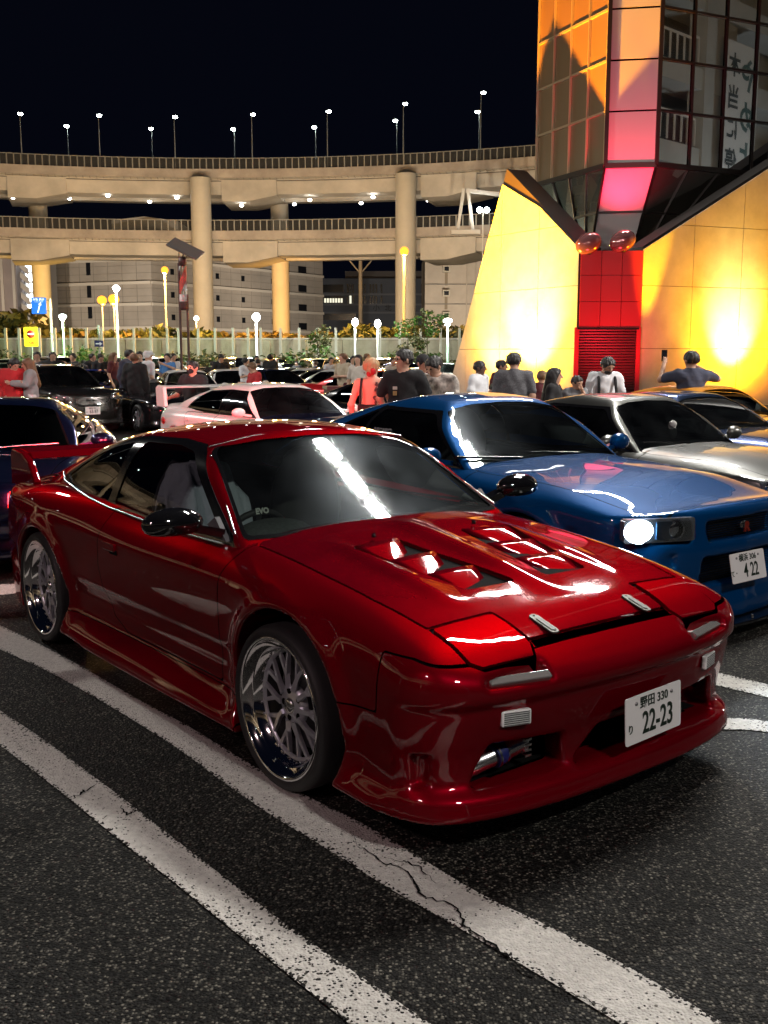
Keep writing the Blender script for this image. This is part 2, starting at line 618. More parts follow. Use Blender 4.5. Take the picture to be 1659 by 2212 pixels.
def car_body(s, h):
    x = np.arange(s['xr'] - .12, s['xf'] + .12, h)
    hy = s['hw'] + .07
    ny = int(hy / h) + 1
    yy = (np.arange(-ny, ny) + .5) * h
    ya = np.abs(yy)
    z = np.arange(.02, s['ztop'] + .08, h)
    W = table(s['Wx'], s['Wz'], s['W'], x, z)
    X2, Z2 = np.meshgrid(x, z, indexing='ij')
    for xc, zc, ra, fl in s['arch']:
        d = np.hypot(X2 - xc, Z2 - zc)
        W = W + fl * np.exp(-((d - ra - .012) / .05) ** 2) * (1 / (1 + np.exp(-(Z2 - zc + .10) / .03)))
    for cz_, dz_, cx0, cx1 in s.get('crease', []):      # pressed line along the flank
        W = W - dz_ / (1 + np.exp((Z2 - cz_) / .007)) / (1 + np.exp((X2 - cx1) / .03)) / (1 + np.exp((cx0 - X2) / .03))
    T = table(s['Tx'], s['Ty'], s['T'], x, ya)
    n = pchip(s['nz'], np.array(s['n'], float), z)[None, :] + pchip(s['py'], np.array(s['p'], float), ya)[:, None]
    r = pchip(s['rz'], np.array(s['r'], float), z)[None, :] + pchip(s['qy'], np.array(s['q'], float), ya)[:, None]
    B = pchip(s['Bx'], np.array(s['B'], float), x)
    Xg, Yg, Zg = x[:, None, None], ya[None, :, None], z[None, None, :]
    k = s.get('k', .05)
    F = smax((Yg - W[:, None, :]), (Zg - T[:, :, None]), k)
    F = smax(F, (Xg - n[None]), s.get('kn', .035))
    F = smax(F, (r[None] - Xg), .05)
    F = smax(F, B[:, None, None] - Zg, .02)
    for xc, zc, ra, fl in s['arch']:
        d = np.hypot(Xg - xc, Zg - zc)
        C = np.maximum(d - ra, s['hw'] - .34 - Yg)
        F = smax(F, -C, .012)
    for c, dd, rr in s.get('cuts', []):
        F = smax(F, -rbox(Xg, Yg, Zg, c, dd, rr), .016)
    for poly, x0, x1, rr in s.get('pcuts', []):      # openings given as (|y|, z) outlines
        C2 = poly_sd(ya[:, None] + 0 * z[None, :], 0 * ya[:, None] + z[None, :], poly)
        C = np.maximum(C2[None], np.maximum(x0 - Xg, Xg - x1)) - rr
        F = smax(F, -C, .014)
    return surf(F.astype(np.float32), (x[0], yy[0], z[0]), h)

def car_green(s, h):
    g = s['g']
    x = np.arange(g['x0'] - .1, g['x1'] + .1, h)
    hy = g['hw'] + .06
    ny = int(hy / h) + 1
    yy = (np.arange(-ny, ny) + .5) * h
    ya = np.abs(yy)
    z = np.arange(g['z0'] - .12, g['z1'] + .08, h)
    W = table(g['Wx'], g['Wz'], g['W'], x, z)
    T = table(g['Tx'], g['Ty'], g['T'], x, ya)
    # windscreen and back glass: raked planes bowed in plan
    fx = g['ws'][0] - (z[None, :] - g['ws'][1]) * g['ws'][2] - g['ws'][3] * (ya[:, None] / .7) ** 2
    bx = g['bs'][0] + (z[None, :] - g['bs'][1]) * g['bs'][2] + g['bs'][3] * (ya[:, None] / .7) ** 2
    Xg, Yg, Zg = x[:, None, None], ya[None, :, None], z[None, None, :]
    sl = math.hypot(1, g['ws'][2]); sb = math.hypot(1, g['bs'][2])
    F = smax(Yg - W[:, None, :], Zg - T[:, :, None], g.get('k', .09))
    F = smax(F, (Xg - fx[None]) / sl, g.get('kf', .04))
    F = smax(F, (bx[None] - Xg) / sb, .05)
    F = smax(F, g['z0'] - .09 - Zg, .01)
    return surf(F.astype(np.float32), (x[0], yy[0], z[0]), h)

def wheel_mesh(R=.31, r=.255, w=.235, style='mesh', lip=.06, n=40):
    """returns parts (name, MB, materials); the wheel's outer face is at y = 0, facing -y"""
    out = []
    t = MB()
    t.lathe([(r - .012, .012), (r + .004, -.002), (r + .012, -.004), (R - .022, -.012), (R - .008, .002), (R, .022), (R, w - .03), (R - .012, w), (r - .01, w)], axis='Y', n=n)
    out.append(('tyre', t, RUBBER))
    b = MB()
    b.lathe([(r, .010), (r + .003, .002), (r, -.006), (r - .008, -.006), (r - .014, 0), (r - .018, .018), (r - .040, .026), (r - .044, .03), (r - .05, lip), (r - .064, lip + .003), (r - .068, lip + .01)], axis='Y', n=n)
    b.lathe([(r - .062, lip + .012), (r - .07, w - .02)], axis='Y', n=n)
    out.append(('rim', b, CHROME))
    if style == 'mesh':
        bolts = MB()
        for i in range(30):
            a = 2 * PI * i / 30
            bolts.bar(((r - .057) * math.cos(a), lip + .004, (r - .057) * math.sin(a)), ((r - .057) * math.cos(a), lip - .008, (r - .057) * math.sin(a)), .009, n=6)
        out.append(('rim_bolts', bolts, SILVERM))
        sp = MB()
        ro = r - .062
        y = lip + .006
        for i in range(10):
            a = 2 * PI * i / 10
            def P(rr, aa, yy=y): return (rr * math.cos(aa), yy, rr * math.sin(aa))
            sp.bar(P(.062, a, y - .008), P(.118, a, y), .020, .020, n=4, w2=.8)
            sp.bar(P(.112, a, y), P(ro, a - .165, y + .004), .014, .018, n=4, w2=.75)
            sp.bar(P(.112, a, y), P(ro, a + .165, y + .004), .014, .018, n=4, w2=.75)
        sp.lathe([(ro + .008, y - .004), (ro - .004, y - .006), (ro - .008, y + .006)], axis='Y', n=n)
        out.append(('spoke', sp, SATIN))
        hb = MB()
        hb.lathe([(0, y - .012), (.036, y - .014), (.045, y - .005), (.068, y - .008), (.074, y + .02)], axis='Y', n=30)
        for i in range(5):
            a = 2 * PI * (i + .5) / 5
            hb.sphere((.054 * math.cos(a), y - .006, .054 * math.sin(a)), .0135, 10, 6, 1, (1, .35, 1))
        hb.lathe([(0, y - .026), (.022, y - .025), (.030, y - .018), (.031, y - .01)], axis='Y', n=24, mi=2)
        out.append(('hub', hb, [SATIN, VOID, SILVERM]))
    else:
        sp = MB()
        ro = r - .03
        y = .03
        for i in range(5):
            for k in (-1, 1):
                a = 2 * PI * i / 5 + k * .16
                sp.bar((.05 * math.cos(a), y - .004, .05 * math.sin(a)), (ro * math.cos(a + k * .05), y, ro * math.sin(a + k * .05)), .030, .02, n=4, w2=.8)
        sp.lathe([(0, y - .014), (.05, y - .012), (.065, y + .01)], axis='Y', n=20)
        out.append(('spoke', sp, SATIN))
    d = MB()
    d.lathe([(0, lip + .07), (r - .085, lip + .07), (r - .085, lip + .085)], axis='Y', n=28)
    out.append(('brake_disc', d, mat('brake_iron', (.08, .08, .085), .4, .9)))
    return out

_wh = {}
def add_wheels(root, s, style='mesh', detail=True):
    R, r, lip = s.get('tyreR', .31), s.get('rimr', .25), s.get('lip', .05)
    key = (R, r, style, lip)
    if key not in _wh:
        _wh[key] = [(nm, m.mesh(nm, mt)) for nm, m, mt in wheel_mesh(R, r, .235, style, lip, 48 if style == 'mesh' else 28)]
    for xc in (0, -s['wb']):
        for sd in (-1, 1):
            w = empty('wheel', (xc, sd * (s.get('track', s['hw'] - .02)), R), 0 if sd < 0 else PI)
            w.parent = root
            if s.get('camber'): w.rotation_euler.x = s['camber'] * (1 if sd > 0 else -1) * (1 if sd < 0 else 1) * (-1)
            if xc == 0 and s.get('steer'): w.rotation_euler.z += s['steer']
            for nm, me in _wh[key]: link(nm, me, w)

def dark(name='dark_liner'): return VOID

def car_interior(root, s, col=INTER, wheel_right=True):
    g = s['g']
    zb = g['z0']; xb = g['ws'][0]
    hw = g['hw']
    d = MB()
    # dashboard: a rounded shelf under the windscreen, with an instrument hood on the driver's side
    prof = [(xb - .10, zb - .10), (xb - .16, zb - .02), (xb - .34, zb - .005), (xb - .46, zb - .03), (xb - .50, zb - .12), (xb - .46, zb - .35), (xb - .1, zb - .4)]
    d.prism(prof, -(hw - .09), hw - .09, 'Y')
    sy = -1 if wheel_right else 1
    d.sphere((xb - .42, sy * .33, zb - .02), .2, 16, 10, 0, (.62, 1.0, .36))
    d.obj('dashboard', DASH, root)
    f = MB()
    f.box(((xb - .5 + g['x0']) / 2, 0, .30), (abs(g['x0'] - xb) - .3, 2 * hw - .12, .05))
    f.box(((xb + g['x0']) / 2 - .2, 0, .42), (1.6, .22, .26))
    f.obj('cabin_floor', VOID, root)
    for yy in (-.34, .34):
        t = MB()
        t.sphere((xb - .98, yy, zb - .30), .25, 14, 8, 0, (1.0, .95, .32))
        t.sphere((xb - 1.18, yy, zb - .05), .25, 14, 10, 0, (.36, .9, 1.35))
        t.sphere((xb - 1.20, yy, zb + .20), .12, 12, 8, 0, (.5, 1.1, .75))
        t.obj('seat', INTER, root)
    sw = MB()
    c = Vector((xb - .58, sy * .34, zb - .09)); R = .175
    ax = Vector((math.sin(1.15), 0, math.cos(1.15)))
    ax = Vector((-.93, 0, .36)).normalized(); u = Vector((0, 1, 0)); v = ax.cross(u)
    ring = [c + (u * math.cos(a) + v * math.sin(a)) * R for a in [2 * PI * i / 28 for i in range(29)]]
    sw.tube(ring, .015, 8, cap=False)
    for a in (0.1, PI - .1, -PI / 2): sw.bar(c, c + (u * math.cos(a) + v * math.sin(a)) * R, .02, .012)
    sw.sphere(c, .045, 10, 6, 0)
    sw.obj('steering_wheel', INTER, root)
    return c, u, v, ax, R

def plate(parent, loc, rot, region, num, kana, m_ink=None, frame=True):
    """Japanese number plate; its face is the local -y side, x to the viewer's right"""
    p = MB()
    p.prism(rpoly([(-.165, -.0825), (.165, -.0825), (.165, .0825), (-.165, .0825)], .012), -.001, .002, 'Y')
    o = p.obj('number_plate', WHITEP, parent, loc=loc, rot=rot)
    ink = m_ink or INK
    def T(body, size, x, z, sx=1., bold=0.):
        link('lettering', text_mesh(body, size, m=ink, sx=sx, depth=.0006, bold=bold), o, loc=(x, -.0028, z), rot=(PI / 2, 0, 0))
    T(region, .044, .0, .050, 1.0, .0006)
    T(num, .108, .022, -.024, .74, .0016)
    T(kana, .036, -.138, -.030, 1., .0004)
    for x in (-.105, .105):
        b = MB(); b.lathe([(0, -.006), (.006, -.005), (.007, -.001)], (x, 0, .055), 'Y', 10)
        b.obj('plate_bolt', mat('bolt_steel', (.3, .3, .3), .4, .9), o)
    return o
# ---------------- the red coupe in front
CAR_YAW = .656
def paint(name, col, metal=.5, rough=.35, coat_rough=.03, noise=None):
    return mat(name, col, rough, metal, coat=1.0, coat_rough=coat_rough, noise=noise, spec=0.)
def red_coupe():
    s = dict(xf=1.0, xr=-3.5, hw=.87, wb=2.475, ztop=.95, k=.045, kn=.03)
    s['Wz'] = [.05, .11, .17, .235, .28, .33, .42, .52, .62, .70, .76, .82, .88, .95]
    s['Wx'] = [-3.6, -3.1, -2.475, -1.9, -1.2, -.5, 0, .35, .6, .8, 1.0]
    s['W'] = [
        [.70, .74, .76, .76, .75, .75, .77, .78, .77, .75, .71, .66, .60, .55],
        [.80, .83, .84, .82, .80, .79, .81, .825, .83, .815, .79, .75, .70, .66],
        [.84, .86, .865, .845, .83, .825, .84, .85, .85, .845, .83, .79, .74, .70],
        [.865, .875, .86, .825, .80, .795, .81, .822, .83, .833, .815, .775, .735, .70],
        [.85, .862, .85, .81, .785, .79, .805, .815, .825, .83, .80, .745, .715, .69],
        [.855, .862, .845, .80, .785, .79, .80, .812, .822, .825, .795, .735, .70, .67],
        [.86, .86, .85, .835, .82, .82, .83, .835, .838, .825, .785, .715, .65, .60],
        [.85, .86, .84, .815, .80, .81, .82, .825, .82, .79, .745, .68, .62, .57],
        [.85, .86, .84, .81, .805, .81, .82, .82, .805, .765, .70, .64, .58, .52],
        [.85, .862, .84, .81, .81, .815, .825, .825, .79, .73, .65, .58, .52, .46],
        [.85, .862, .84, .81, .81, .815, .825, .825, .78, .70, .64, .58, .52, .46]]
    s['crease'] = [(.44, .010, -2.0, -.33), (.355, -.008, -2.0, -.33)]
    s['arch'] = [(0.03, .315, .365, .022), (-2.43, .30, .352, .024)]
    s['Ty'] = [0, .25, .45, .62, .72, .82]
    s['Tx'] = [-3.6, -3.3, -3.0, -2.6, -2.0, -1.2, -.6, -.42, -.2, .05, .33, .55, .75, .85, .94, 1.05]
    c = [.80, .855, .87, .90, .91, .90, .885, .872, .850, .815, .777, .736, .678, .622, .562, .50]
    e = [.76, .80, .82, .87, .88, .87, .850, .838, .824, .800, .765, .722, .664, .606, .552, .50]
    s['T'] = [[a, a - .10 * (a - b), a - .45 * (a - b), b, b - .012, b - .045] for a, b in zip(c, e)]
    s['nz'] = [.04, .11, .14, .18, .210, .226, .25, .32, .40, .47, .498, .515, .55, .62, .70, .95]
    s['n'] = [.90, .925, .932, .922, .912, .888, .872, .876, .896, .910, .912, .930, .935, .92, .90, .86]
    s['py'] = [0, .2, .4, .55, .65, .72, .78, .84, .90]
    s['p'] = [.0, -.004, -.018, -.042, -.070, -.100, -.150, -.29, -.62]
    s['rz'] = [0, .2, .3, .6, .8, 1.]
    s['r'] = [-3.42, -3.44, -3.48, -3.5, -3.45, -3.40]
    s['qy'] = [0, .4, .6, .72, .8, .86]
    s['q'] = [0, .03, .10, .24, .42, .75]
    s['Bx'] = [-3.6, -3.1, -2.0, -1.7, .3, .5, 1.]
    s['B'] = [.22, .16, .13, .115, .135, .135, .135]
    s['cuts'] = [((.745, .80, .295), (.09, .12, .11), .02), ((.93, .50, .455), (.085, .118, .066), .012), ((.893, .49, .605), (.085, .25, .085), .012)]
    s['pcuts'] = [([(-.1, .330), (.10, .330), (.20, .236), (-.1, .236)], .70, 1.2, .012), ([(.610, .238), (.560, .355), (.285, .338), (.270, .244)], .70, 1.2, .014)]
    g = dict(x0=-3.25, x1=-.40, hw=.75, z0=.80, z1=1.25, k=.10, kf=.028)
    g['Wz'] = [.70, .82, .90, 1.0, 1.1, 1.18, 1.26]
    g['Wx'] = [-3.3, -2.9, -2.5, -2.1, -1.6, -1.1, -.5]
    g['W'] = [
        [.55, .50, .46, .42, .38, .35, .32],
        [.66, .62, .57, .50, .44, .40, .36],
        [.71, .70, .65, .585, .52, .47, .42],
        [.735, .725, .69, .64, .585, .54, .49],
        [.745, .737, .71, .67, .625, .585, .54],
        [.745, .735, .705, .665, .62, .575, .53],
        [.745, .725, .695, .655, .615, .57, .53]]
    g['Ty'] = [0, .2, .4, .55, .7]
    g['Tx'] = [-3.35, -3.1, -2.8, -2.5, -2.2, -1.95, -1.7, -1.4, -1.15, -1.0, -.7, -.4]
    g['T'] = [[a, a - .006, a - .028, a - .055, a - .09] for a in [.84, .905, .985, 1.07, 1.15, 1.205, 1.238, 1.25, 1.238, 1.222, 1.20, 1.18]]
    g['ws'] = (-.415, .86, 1.69, .07)
    g['bs'] = (-3.20, .85, .0, .25)
    s['g'] = g
    s.update(tyreR=.308, rimr=.264, lip=.062, track=.835)
    RED = paint('candy_red_paint', (.160, .0005, .0056), .45, .42, .012)
    HOODRED = paint('waxed_red_hood_paint', (.100, .0004, .0065), .42, .48, .04, noise=(9, .14))
    root = empty('red_coupe', (.274, 4.085, 0), -PI / 2 + CAR_YAW,
                 'glossy candy red coupe with closed pop up headlights, vented hood and deep dish mesh wheels', 'car')
    body = car_body(s, .0125)
    gr = car_green(s, .0125)
    # cabin opening and everything hidden under the greenhouse
    op = lambda V: np.where((V[:, 0] < -.44) & (V[:, 0] > -2.95) & (np.abs(V[:, 1]) < .72), .835 - V[:, 2] + .012 * 0, -1)
    hood_poly = [(-.455, -.60), (-.41, -.665), (-.2, -.668), (.1, -.672), (.35, -.668), (.612, -.642), (.612, -.360), (.782, -.350), (.782, .350), (.612, .360), (.612, .642), (.35, .668), (.1, .672), (-.2, .668), (-.41, .665), (-.455, .60)]
    lid_poly = [(.624, .368), (.624, .640), (.808, .635), (.836, .600), (.846, .385), (.80, .357)]
    top = lambda V: V[:, 2] - .45
    cab = lambda V: np.maximum(poly_sd(V[:, 0], V[:, 1], [(-.48, -.70), (-.48, .70), (-2.9, .66), (-2.9, -.66)]), .80 - V[:, 2])
    shell = body.clip(lambda V: -cab(V))
    liner = shell.offset(-.014)
    well = lambda V: np.minimum(np.maximum(np.hypot(V[:, 0] - .03, V[:, 2] - .315) - .362, .50 - np.abs(V[:, 1])), np.maximum(np.hypot(V[:, 0] + 2.43, V[:, 2] - .30) - .349, .50 - np.abs(V[:, 1])))
    # the liner stays out of the intakes and wheel wells
    liner = liner.clip(lambda V: -well(V)).clip(lambda V, N: np.maximum(V[:, 0] - .70, 0) * 10 - .6 + np.where(V[:, 2] < .42, V[:, 0] * 0 + .55, 0))
    w, shell = shell.split(well)
    w.parts('wheel_well', VOID, root)
    liner.obj('gap_liner', VOID, root)  # black sheet behind the panels, puts shade into their gaps
    G = .006
    # the open joint in front of the hood, and the wide joints beside it
    slot = lambda V: np.maximum.reduce([np.abs(V[:, 0] - .800) - .012, np.abs(V[:, 1]) - .35, .5 - V[:, 2]])
    shell = shell.clip(lambda V: -slot(V))
    hood, rest = shell.split(lambda V: np.maximum(poly_sd(V[:, 0], V[:, 1], hood_poly), .5 - V[:, 2]), .011)
    # vents cut in the hood
    vents = []
    for sg in (1, -1):
        vp = rpoly([(-.105, sg * .42), (-.145, sg * .172), (.445, sg * .075), (.438, sg * .315)], .025)
        if sg < 0: vp = vp[::-1]
        vents.append(vp)
    for vp in vents: hood = hood.clip(lambda V: -poly_sd(V[:, 0], V[:, 1], vp))
    # a raised spine and shallow dishes around the vents
    def lift(S):
        x, y = S.V[:, 0], np.abs(S.V[:, 1])
        b = .020 * np.exp(-(y / .07) ** 2) * np.clip((x + .42) / .15, 0, 1) * np.clip((.60 - x) / .3, 0, 1)
        b += .012 * np.exp(-((y - .43) / .05) ** 2) * np.clip((x + .30) / .2, 0, 1) * np.clip((.55 - x) / .3, 0, 1)
        S.V[:, 2] += b
        e = .004
        def bb(xx, yy):
            yy = np.abs(yy)
            return .020 * np.exp(-(yy / .07) ** 2) * np.clip((xx + .42) / .15, 0, 1) * np.clip((.60 - xx) / .3, 0, 1) + .012 * np.exp(-((yy - .43) / .05) ** 2) * np.clip((xx + .30) / .2, 0, 1) * np.clip((.55 - xx) / .3, 0, 1)
        gx = (bb(S.V[:, 0] + e, S.V[:, 1]) - bb(S.V[:, 0] - e, S.V[:, 1])) / (2 * e)
        gy = (bb(S.V[:, 0], S.V[:, 1] + e) - bb(S.V[:, 0], S.V[:, 1] - e)) / (2 * e)
        N = S.N.copy(); N[:, 0] -= gx * N[:, 2]; N[:, 1] -= gy * N[:, 2]
        S.N = N / np.linalg.norm(N, axis=1)[:, None]
        return S
    hood = lift(hood)
    ho = hood.thick(.010).obj('hood', HOODRED, root)
    # louvre blades
    hz = lambda x: float(np.interp(x, [-.42, -.2, .05, .33, .55, .75], [.868, .850, .812, .773, .731, .676]))
    for sg in (1, -1):
        for k in range(3):
            x0 = -.27 + k * .225; x1 = x0 + .215
            a = [(x0, .31 - k * .012), (x0, .125), (x1 - .02, .118), (x1, .30 - k * .014)]
            m = MB()
            n = 6
            def P(t, q):
                uu = (k + .02 + .95 * t) / 3
                ox, oy, ix, iy = -.10 + .533 * uu, .413 - .102 * uu, -.14 + .58 * uu, .175 - .094 * uu
                qq = q * (1 - .46 * t ** 1.2)
                px = ox + (ix - ox) * qq; py = sg * (oy + (iy - oy) * qq)
                return (px, py, hz(px) + .010 - .020 * t - .004 * (2 * q - 1) ** 2 - .012 * q * t)
            vs = [P(i / n, j / n) for i in range(n + 1) for j in range(n + 1)]
            fs = []
            for i in range(n):
                for j in range(n):
                    f = (i * (n + 1) + j, (i + 1) * (n + 1) + j, (i + 1) * (n + 1) + j + 1, i * (n + 1) + j + 1)
                    fs.append(f if sg < 0 else f[::-1])
            m.add(vs, fs, 0, True)
            o = m.obj('hood_louvre', HOODRED, root)
            sm = o.modifiers.new('thickness', 'SOLIDIFY'); sm.thickness = .006; sm.offset = -1
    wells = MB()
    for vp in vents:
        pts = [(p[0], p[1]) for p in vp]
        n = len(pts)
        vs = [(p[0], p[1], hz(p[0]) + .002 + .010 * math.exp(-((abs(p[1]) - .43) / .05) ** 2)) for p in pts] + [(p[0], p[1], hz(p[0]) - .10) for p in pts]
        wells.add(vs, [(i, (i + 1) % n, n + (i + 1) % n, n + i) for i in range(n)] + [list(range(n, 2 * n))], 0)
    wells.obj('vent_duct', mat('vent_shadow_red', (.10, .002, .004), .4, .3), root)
    for sg in (1, -1):
        lp = [(a, sg * b) for a, b in lid_poly]
        lid, rest = rest.split(lambda V: np.maximum(poly_sd(V[:, 0], V[:, 1], lp), .5 - V[:, 2]), .011)
        lid.V[:, 2] += .005
        lid.thick(.014).obj('headlight_lid', RED, root)
    bump_poly = [(.58, .652), (.575, .455), (.30, .435), (.30, -.1), (1.3, -.1), (1.3, .75), (.815, .75), (.815, .630), (.70, .650)]
    bumper, rest = rest.split(lambda V: poly_sd(V[:, 0], V[:, 2], bump_poly), G)
    # black depth of the intakes
    inn = lambda V: np.maximum.reduce([V[:, 0] - .765, .19 - V[:, 2], V[:, 2] - .36, np.abs(V[:, 1]) - .60])
    dk, bumper = bumper.split(lambda V: np.maximum(inn(V), .70 - V[:, 0]))
    dk2, bumper = bumper.split(lambda V, N: np.maximum.reduce([np.abs(V[:, 1]) - .52, V[:, 0] - .78, .2 - V[:, 2], V[:, 2] - .38]))
    dk.parts('intake_cavity', VOID, root)
    bumper.obj('front_bumper', RED, root)
    door_poly = [(-.405, .845), (-.44, .73), (-.46, .59), (-.485, .42), (-.50, .275), (-1.42, .275), (-1.56, .33), (-1.64, .45), (-1.665, .56), (-1.63, .72), (-1.60, .845)]
    for sg, nm in ((-1, 'door'), (1, 'door')):
        door, rest = rest.split(lambda V: np.maximum(poly_sd(V[:, 0], V[:, 2], door_poly), .5 - sg * V[:, 1]), G)
        d = door.obj('door', RED, root)
        hm = MB()
        hm.prism(rpoly([(-1.56, .665), (-1.42, .665), (-1.42, .705), (-1.56, .705)], .012), sg * .826, sg * .842, 'Y')
        hm.prism(rpoly([(-1.49, .650), (-1.41, .650), (-1.41, .675), (-1.49, .675)], .01), sg * .824, sg * .836, 'Y', 1)
        bevel(hm.obj('door_handle', [RED, VOID], d), .004)
    sk, rest = rest.split(lambda V: np.maximum(poly_sd(V[:, 0], V[:, 2], [(-.30, .262), (-2.1, .262), (-2.1, 0), (-.3, 0)]), .55 - np.abs(V[:, 1])), .004)
    sk.obj('side_skirt', RED, root)
    fe, rest = rest.split(lambda V: -.95 - V[:, 0], .002)
    fe.obj('front_fender', RED, root)
    rb, rest = rest.split(lambda V: np.maximum(V[:, 0] + 2.83, V[:, 2] - .50), G)
    rb.obj('rear_bumper', RED, root)
    rest.obj('rear_quarter', RED, root)
    # ---- greenhouse
    gr = gr.clip(lambda V: .818 - V[:, 2] + np.where(V[:, 0] < -2.45, (-2.45 - V[:, 0]) * -.02, 0))
    wsp = rpoly([(-.672, .858), (.672, .858), (.655, .90), (.545, 1.145), (.50, 1.172), (.25, 1.196), (0, 1.203), (-.25, 1.196), (-.50, 1.172), (-.545, 1.145), (-.655, .90)], .02)
    isws = lambda V: np.maximum(poly_sd(V[:, 1], V[:, 2], wsp), (-.50 - (V[:, 2] - .86) * 1.69 - .09) - V[:, 0])
    ws, gr = gr.split(isws)
    # widen trim: band around the glass
    big = [(y * 1.032, .86 + (z - .86) * 1.035 - .012) for y, z in wsp]
    tr, gr = gr.split(lambda V: np.maximum(poly_sd(V[:, 1], V[:, 2], big), (-.50 - (V[:, 2] - .86) * 1.69 - .09) - V[:, 0]))
    tr.offset(.002).obj('windscreen_trim', BLACK, root)
    ws.offset(-.004).obj('windscreen', glass('windscreen_glass', (.60, .66, .62), .035, .012), root)
    ch = SILVERM
    dg = rpoly([(-.60, .845), (-.80, .97), (-1.02, 1.105), (-1.10, 1.145), (-1.26, 1.165), (-1.60, 1.158), (-1.655, 1.0), (-1.665, .858), (-1.2, .846), (-.85, .842)], .03)
    qg = rpoly([(-1.715, 1.150), (-1.93, 1.115), (-2.12, 1.065), (-2.34, .985), (-2.46, .92), (-2.30, .90), (-2.12, .885), (-1.90, .868), (-1.745, .862)], .02)
    for sg in (-1, 1):
        side = lambda V, N: .3 - sg * V[:, 1]
        f, gr = gr.split(lambda V, N: np.maximum(poly_sd(V[:, 0], V[:, 2], dg), .3 - sg * V[:, 1]))
        f.offset(-.004).obj('side_window', glass('side_glass', (.62, .64, .64), .01), root)
        f, gr = gr.split(lambda V, N: np.maximum(poly_sd(V[:, 0], V[:, 2], qg), .3 - sg * V[:, 1]))
        f.offset(-.003).obj('quarter_window', glass('dark_glass', (.05, .05, .05), .01), root)
        out = [(-.47, .80), (-.52, .86), (-.74, .985), (-1.0, 1.145), (-1.08, 1.178), (-1.28, 1.192), (-1.62, 1.185), (-1.80, 1.165), (-2.0, 1.125), (-2.2, 1.062), (-2.40, .985), (-2.55, .905), (-2.50, .885), (-2.2, .868), (-1.8, .842), (-1.2, .825), (-.8, .815)]
        f, gr = gr.split(lambda V, N: np.maximum(poly_sd(V[:, 0], V[:, 2], out), .3 - sg * V[:, 1]))
        f.offset(.001).obj('window_trim', BLACK, root)
    hg = [(-2.30, -.40), (-2.30, .40), (-3.02, .44), (-3.02, -.44)]
    f, gr = gr.split(lambda V: np.maximum(poly_sd(V[:, 0], V[:, 1], hg), .86 - V[:, 2]))
    f.offset(-.002).obj('rear_window', glass('dark_glass'), root)
    gr.obj('roof', RED, root)
    # rubber and bright strip along the belt line, gutter strip
    m = MB()
    for sg in (-1, 1):
        m.tube([(x, sg * (w_ + .006), z_) for x, z_, w_ in [(-.55, .825, .735), (-.9, .822, .740), (-1.3, .828, .743), (-1.7, .842, .742), (-1.95, .856, .730), (-2.2, .876, .708), (-2.42, .898, .68), (-2.54, .93, .64)]], .006, 6)
    m.obj('belt_moulding', SILVERM, root)
    m = MB()
    for sg in (-1, 1):
        m.tube([(x, sg * w_, z_) for x, z_, w_ in [(-.50, .865, .712), (-.74, 1.005, .635), (-.97, 1.14, .562)]], .005, 6)
    m.tube([(-1.02, .545, 1.172), (-1.045, .3, 1.208), (-1.055, 0, 1.222), (-1.045, -.3, 1.208), (-1.02, -.545, 1.172)], .0045, 6)
    m.obj('gutter_strip', SILVERM, root)
    # ---- fittings
    LENS = mat('clear_lamp_lens', (.85, .85, .85), .12, 0, coat=1, bump=(55, .6, .01))
    for sg in (-1, 1):
        m = MB()
        M = Matrix.Translation((.874, sg * .50, .455)) @ Matrix.Rotation(-sg * -.30, 4, 'Z')
        m.prism(rpoly([(-.052, -.026), (.052, -.026), (.052, .026), (-.052, .026)], .008), -.004, .014, 'X', M=M)
        o = m.obj('turn_signal', LENS, root); bevel(o, .004)
        rs = MB(); 
        for k in range(7): rs.box(M @ Vector((.0155, 0, -.020 + k * .0066)), (.003, .09, .0022), -sg * -.30 )
        rs.obj('lens_rib', SILVERM, o)
        m = MB()
        m.prism(rpoly([(-.112, -.018), (.112, -.018), (.112, .013), (-.112, .013)], .008), -.02, .004, 'X', M=Matrix.Translation((.874, sg * .482, .581)) @ Matrix.Rotation(sg * .24, 4, 'Z') @ Matrix.Rotation(-1.0, 4, 'Y'))
        o = m.obj('driving_lamp', [mat('lamp_strip', (.34, .32, .31), .15, .6, coat=1)], root); bevel(o, .004)
    for sg in (-1, 1):
        m = MB()
        M = Matrix.Translation((.742, sg * .24, .683)) @ Matrix.Rotation(.30, 4, 'Y')
        m.prism(rpoly([(-.062, -.020), (.062, -.020), (.062, .020), (-.062, .020)], .02, 6), 0, .006, 'Z', M=M)
        m.prism(rpoly([(-.035, -.011), (.05, -.011), (.05, .011), (-.035, .011)], .011, 6), .006, .009, 'Z', 1, M=M)
        for dx in (-.05, .052): m.lathe([(0, .003), (.004, .003), (.004, 0)], (M @ Vector((dx, 0, .006)))[:], 'Z', 8)
        bevel(m.obj('hood_latch', [mat('latch_alloy', (.085, .088, .07), .5, .4), mat('latch_dark', (.04, .043, .035), .5, .4)], root), .0015)
        m = MB(); m.lathe([(.009, 0), (.009, .012), (.004, .018), (0, .018)], (-.165, sg * .27, .855), 'Z', 10); m.obj('washer_nozzle', BLACK, root)
